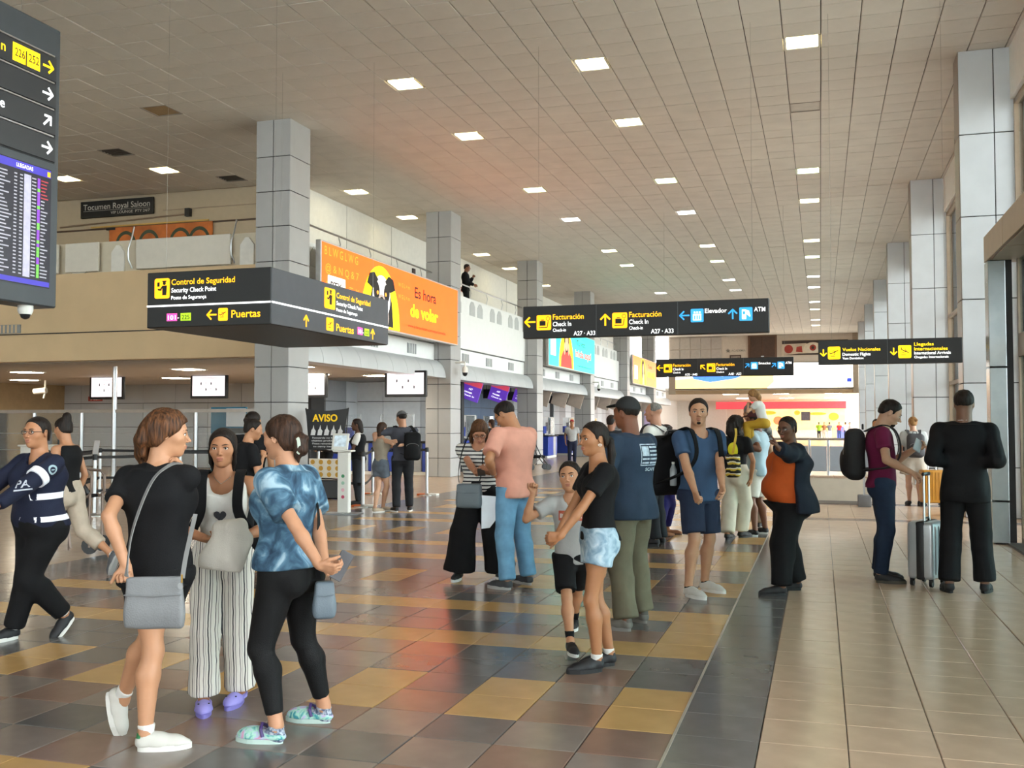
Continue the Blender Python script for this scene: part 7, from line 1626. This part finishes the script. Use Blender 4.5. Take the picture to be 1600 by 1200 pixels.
# ---------------------------------------------------------------- man with the suitcase, man in the suit
p = Person('bearded man in maroon polo and dark jeans holding a phone and suitcase handle', (0.58, 10.62, 0), -1.5708, 1.83, False, 1.0, skin='b98e72', q=1.1, feet=((-0.280, 0.002, 0, 4, 0), (-0.024, 0.005, 0, -4, 0)), hands=((-0.180, 0.308, 1.315), (0.170, 0.253, 1.101)), poles=((-.6, -.8, -.6), (.8, -.8, -.2)), hdir=((.1, .9, .3), (0, .9, -.4)), hnorm=((.5, 0, .8), (-.4, 0, -1)), grip=('hold', 'hold'), head=(4, 28, 0))
p.body(); p.shirt(cloth('maroon', '64183a', .85, .08), .018, .62, -.02, slr=1.3, fold=.006, seed=7); p.trousers(cloth('dark_denim', '1f2c40', .85, .18), .012, 1, 1.15, 1.6, fold=.005); p.shoes('sneaker', M_kshoe, mat('sole_olive', '4a463c', .6), M_kshoe); p.hair(H_DK, 'short', .04, back=-.2)
bd = Field(*p.bounds([p.hp(0, .15, -.3)], .5 * p.hh), .014 * p.hh); Rm = p.Rh.T; bd.ell(p.hp(0, .15, -.35), np.array((.225, .215, .185)) * p.hh, .01, Rm); bd.ell(p.hp(0, .27, -.41), np.array((.12, .11, .1)) * p.hh, .02, Rm); bd.ell(p.hp(0, .42, -.27), np.array((.13, .12, .07)) * p.hh, .01, Rm, True); bd.ell(p.hp(0, .3, -.1), np.array((.3, .3, .14)) * p.hh, .01, Rm, True); q = bd.mesh(1); link('beard', qmesh('beard', q[0], q[1], H_DK), p.t)
backpack(p, 'tall black backpack on the man in maroon', mat('pack_black', '19191b', .75, var=.15), .3, .52, .2, .0)
t = thing('phone', 'silver phone held by the man in maroon', 'phone', (0.917, 10.720, 1.355), .3); MB().bbox(-.04, .04, -.005, .005, -.08, .08, .004, 1).build('case', mat('phone_silver', 'a9abae', .3, metal=.4), t, rot=(-.6, .6, 0))
def suitcase(label, loc, rz, w, d, h, m, band, handle, rib=4):
    t = thing('suitcase', label, 'suitcase', loc, rz, 'suitcases')
    MB().bbox(-w / 2, w / 2, -d / 2, d / 2, .07, .07 + h, .035, 4).build('shell', m, t, True)
    if band: MB().bbox(-w * .17, w * .17, -d / 2 - .006, d / 2 + .006, .066, .074 + h, .02, 3).build('band', band, t, True)
    for q in range(rib):
        y = -d * .36 + d * .72 * q / (rib - 1)
        for s_ in (-1, 1): MB().tube([(s_ * (w / 2 - .001), y, .12), (s_ * (w / 2 + .004), y, .16), (s_ * (w / 2 + .004), y, h), (s_ * (w / 2 - .001), y, h + .03)], .008, 6).build('rib', m, t, True)
    for a in (-1, 1):
        for b in (-1, 1):
            wl_ = MB(); wl_.tube([(a * w * .36 - .014, b * d * .4, .034), (a * w * .36 + .014, b * d * .4, .034)], .034, 14); wl_.build('wheel', M_black, t, True); MB().bbox(a * w * .36 - .02, a * w * .36 + .02, b * d * .4 - .02, b * d * .4 + .02, .045, .085, .006, 1).build('wheel_housing', M_black, t)
    for b in (-1, 1): MB().tube([(0, b * .07, .06 + h), (0, b * .07, handle)], .0105, 8).build('handle_tube', M_steel, t, True)
    MB().bbox(-.014, .014, -.095, .095, handle - .01, handle + .025, .01, 2).build('handle_grip', M_black, t, True)
    MB().tube([(0, -.06, .07 + h), (0, -.05, .1 + h), (0, .05, .1 + h), (0, .06, .07 + h)], .011, 8).build('carry_handle', M_black, t, True)
    return t
suitcase('silver hard suitcase with black band and extended handle', (.985, 10.68, 0), -.42, .25, .4, .55, mat('case_silver', 'b4b8ba', .3, metal=.35, var=.03), mat('case_band', '19191b', .5), 1.07)
p = Person('man in black suit seen from behind beside the silver suitcase', (1.235, 9.98, 0), -0.1047, 1.89, False, .97, skin='7a5642', q=1.05, feet=((-0.139, 0.263, 0, 14, 0), (0.179, 0.359, 0, -10, 0)), hands=((-.06, .33, 1.2), (.08, .33, 1.2)), poles=((-.12, -.5, -1), (.12, -.5, -1)), head=(-6, 4, 0))
p.body(False); col = Field(*p.bounds([p.neck], .16), .007); col.cone(p.neck - p.up * .03, p.neck + p.up * .045 - p.fw * .006, .078, .068, .0, True, flat_a=True); col.cone(p.neck - p.up * .06, p.neck + p.up * .09, .06, .06, .003, cut=True); p.piece('collar', col, mat('collar_white', 'd8d8d4', .7), 1); p.shirt(cloth('suit_black', '0e0e11', .75, .15), .02, .9, -.085, 1.1, long=True, name='jacket', fold=.005, hem_w=.015); p.trousers(cloth('suit_trouser', '0f0f12', .75, .15), .016, .985, 1.45, 2.2, fold=.006); p.shoes('dress', M_kshoe, M_bsole); p.hair(H_DK, 'buzz', .022, back=-.12)
# ---------------------------------------------------------------- beyond
p = Person('woman with blond bun, grey backpack and pale skirt by the balustrade', (1.72, 21, 0), 0.0698, 1.7, True, 1.05, skin='c79a80', q=1.9, head=(8, 0, 0), hands=(None, None)); p.body(False); p.shirt(cloth('pale_grey', 'b4b6b4', .85), .02, .8, .0, slr=1.6); p.trousers(cloth('beige_skirt', 'b9b0a2', .85), .03, .36, 2.1, name='skirt'); p.shoes('sneaker', M_kshoe, M_bsole); p.hair(H_BL, thick=.03, locks=[[(.1, -.4, .2, .15), (.16, -.5, .22, .12)]])
backpack(p, 'dark grey backpack on the woman with the blond bun', mat('pack_grey', '3c3b3e', .8, var=.15), .32, .46, .2)
suitcase('amber ribbed suitcase beside the man in the suit', (2.02, 20.75, 0), -1.4, .3, .42, .62, mat('case_amber', 'b9822c', .35, var=.06), None, 1.0, 6)
p = Person('dark haired person half hidden behind the man in maroon', (1.1, 21.9, 0), 1.0472, 1.66, False, 1, skin='a8754f', q=2.2, head=(100, 0, 0)); p.body(False); p.shirt(C_blk, .02, .6, -.03); p.trousers(C_blk, .014, 1); p.shoes('sneaker', M_kshoe, M_bsole); p.hair(H_DK)
p = Person('dark haired traveller seen over the shoulder of the man in blue', (-3.55, 17.6, 0), 0.0000, 1.72, False, 1, skin='8a5a40', q=2.2, head=(-20, 0, 0)); p.body(False); p.shirt(cloth('charcoal', '26282c'), .02, .6, -.03); p.trousers(C_blk, .014, 1); p.shoes('sneaker', M_kshoe, M_bsole); p.hair(H_DK)
p = Person('check in clerk in dark uniform standing behind the counters', (-13.3, 45.3, 0), -1.5708, 1.72, False, 1, skin='a8754f', q=3.0, hands=((-.2, .35, 1.0), (.2, .35, 1.0))); p.body(False); p.shirt(cloth('charcoal', '26282c'), .02, .6, -.03); p.trousers(C_blk, .014, 1); p.shoes('dress', M_kshoe, M_bsole); p.hair(H_DK)
p = Person('brown haired traveller in black beyond the couple with the phone', (-9.6, 29.3, 0), 1.0472, 1.7, True, 1, skin='b5805e', q=2.6); p.body(False); p.shirt(C_blk, .02, .6, -.03); p.trousers(C_blk, .014, 1); p.shoes('sneaker', M_kshoe, M_bsole); p.hair(H_BR, thick=.05, locks=[[(0, -.3, 0, .28), (0, -.32, -.5, .22)]])
p = Person('traveller in red cap and grey shirt near the counters', (-9, 37.2, 0), 3.4907, 1.72, False, 1, skin='a8754f', q=3.0); p.body(False); p.shirt(cloth('heather_grey', 'a9a8a6'), .02, .6, -.03); p.trousers(C_navy, .014, 1); p.shoes('sneaker', M_kshoe, M_bsole); p.hair(H_DK); p.cap(mat('cap_bright_red', 'a8202a', .8))
p = Person('man in black leaning on the upper gallery parapet', (-11.45, 32.1, 5.2), -1.35, 1.78, False, 1.0, skin='8a5c42', q=2.2, hands=((-.12, .22, 1.35), (.2, .3, 1.05)), grip=('fist', 'relax'), head=(0, 4, 0)); p.body(); p.shirt(C_blk, .024, .9, -.05, long=True, name='jacket'); p.trousers(C_blk, .014, 1); p.shoes('dress', M_kshoe, M_bsole); p.hair(H_DK)
FAR = [('lime green', -.15, '8ab030', '2c2c30', 0), ('tan', .35, 'a07050', 'c9c2b4', 160), ('grey with white trousers', .85, '6a6e74', 'e0dcd4', 20), ('red', 1.75, 'c83038', '3a4a78', 190), ('white with dark trousers', 2.35, 'd8d8dc', '34406a', 40), ('pale shirt beside the white one', 2.75, 'b9bcc4', '3a4468', 100)]
for nm, x, a, b, r in FAR:
    p = Person('tiny distant traveller in %s before the far shop' % nm, (x, 104, 0), math.radians(r), 1.72, r > 100, 1, q=5, group='distant travellers'); p.body(False); p.shirt(cloth('far_' + a, a), .02, .7, -.03, fold=0); p.trousers(cloth('far_' + b, b), .014, 1, fold=0); p.shoes('dress', M_kshoe, M_bsole); p.hair(H_DK, ripple=0)
# ---------------------------------------------------------------- pushchair by the counters
t = thing('pushchair', 'black folding pushchair standing near the blue counters', 'pushchair', (-9.3, 33.2, 0), .6)
MB().tube([(-.3, .1, 1.0), (-.15, .1, .95), (.1, .1, .45), (.35, .1, .15)], .018, 8).build('frame', M_black, t, True); MB().tube([(-.3, -.3, 1.0), (-.15, -.3, .95), (.1, -.3, .45), (.35, -.3, .15)], .018, 8).build('frame', M_black, t, True)
MB().tube([(-.3, .1, 1.0), (-.3, -.3, 1.0)], .02, 8).build('handle', M_black, t, True); MB().bbox(-.15, .25, -.28, .08, .4, .5, .03, 2).build('seat', C_blk, t, True); MB().bbox(-.28, -.15, -.28, .08, .45, .85, .03, 2).build('backrest', C_blk, t, True)
for x in (-.25, .35):
    for y in (.1, -.3): MB().tube([(x, y - .02, .1), (x, y + .02, .1)], .1, 14).build('wheel', M_black, t, True)
for y in (.1, -.3): MB().tube([(-.25, y, .1), (.1, y, .45)], .015, 6).build('strut', M_steel, t)
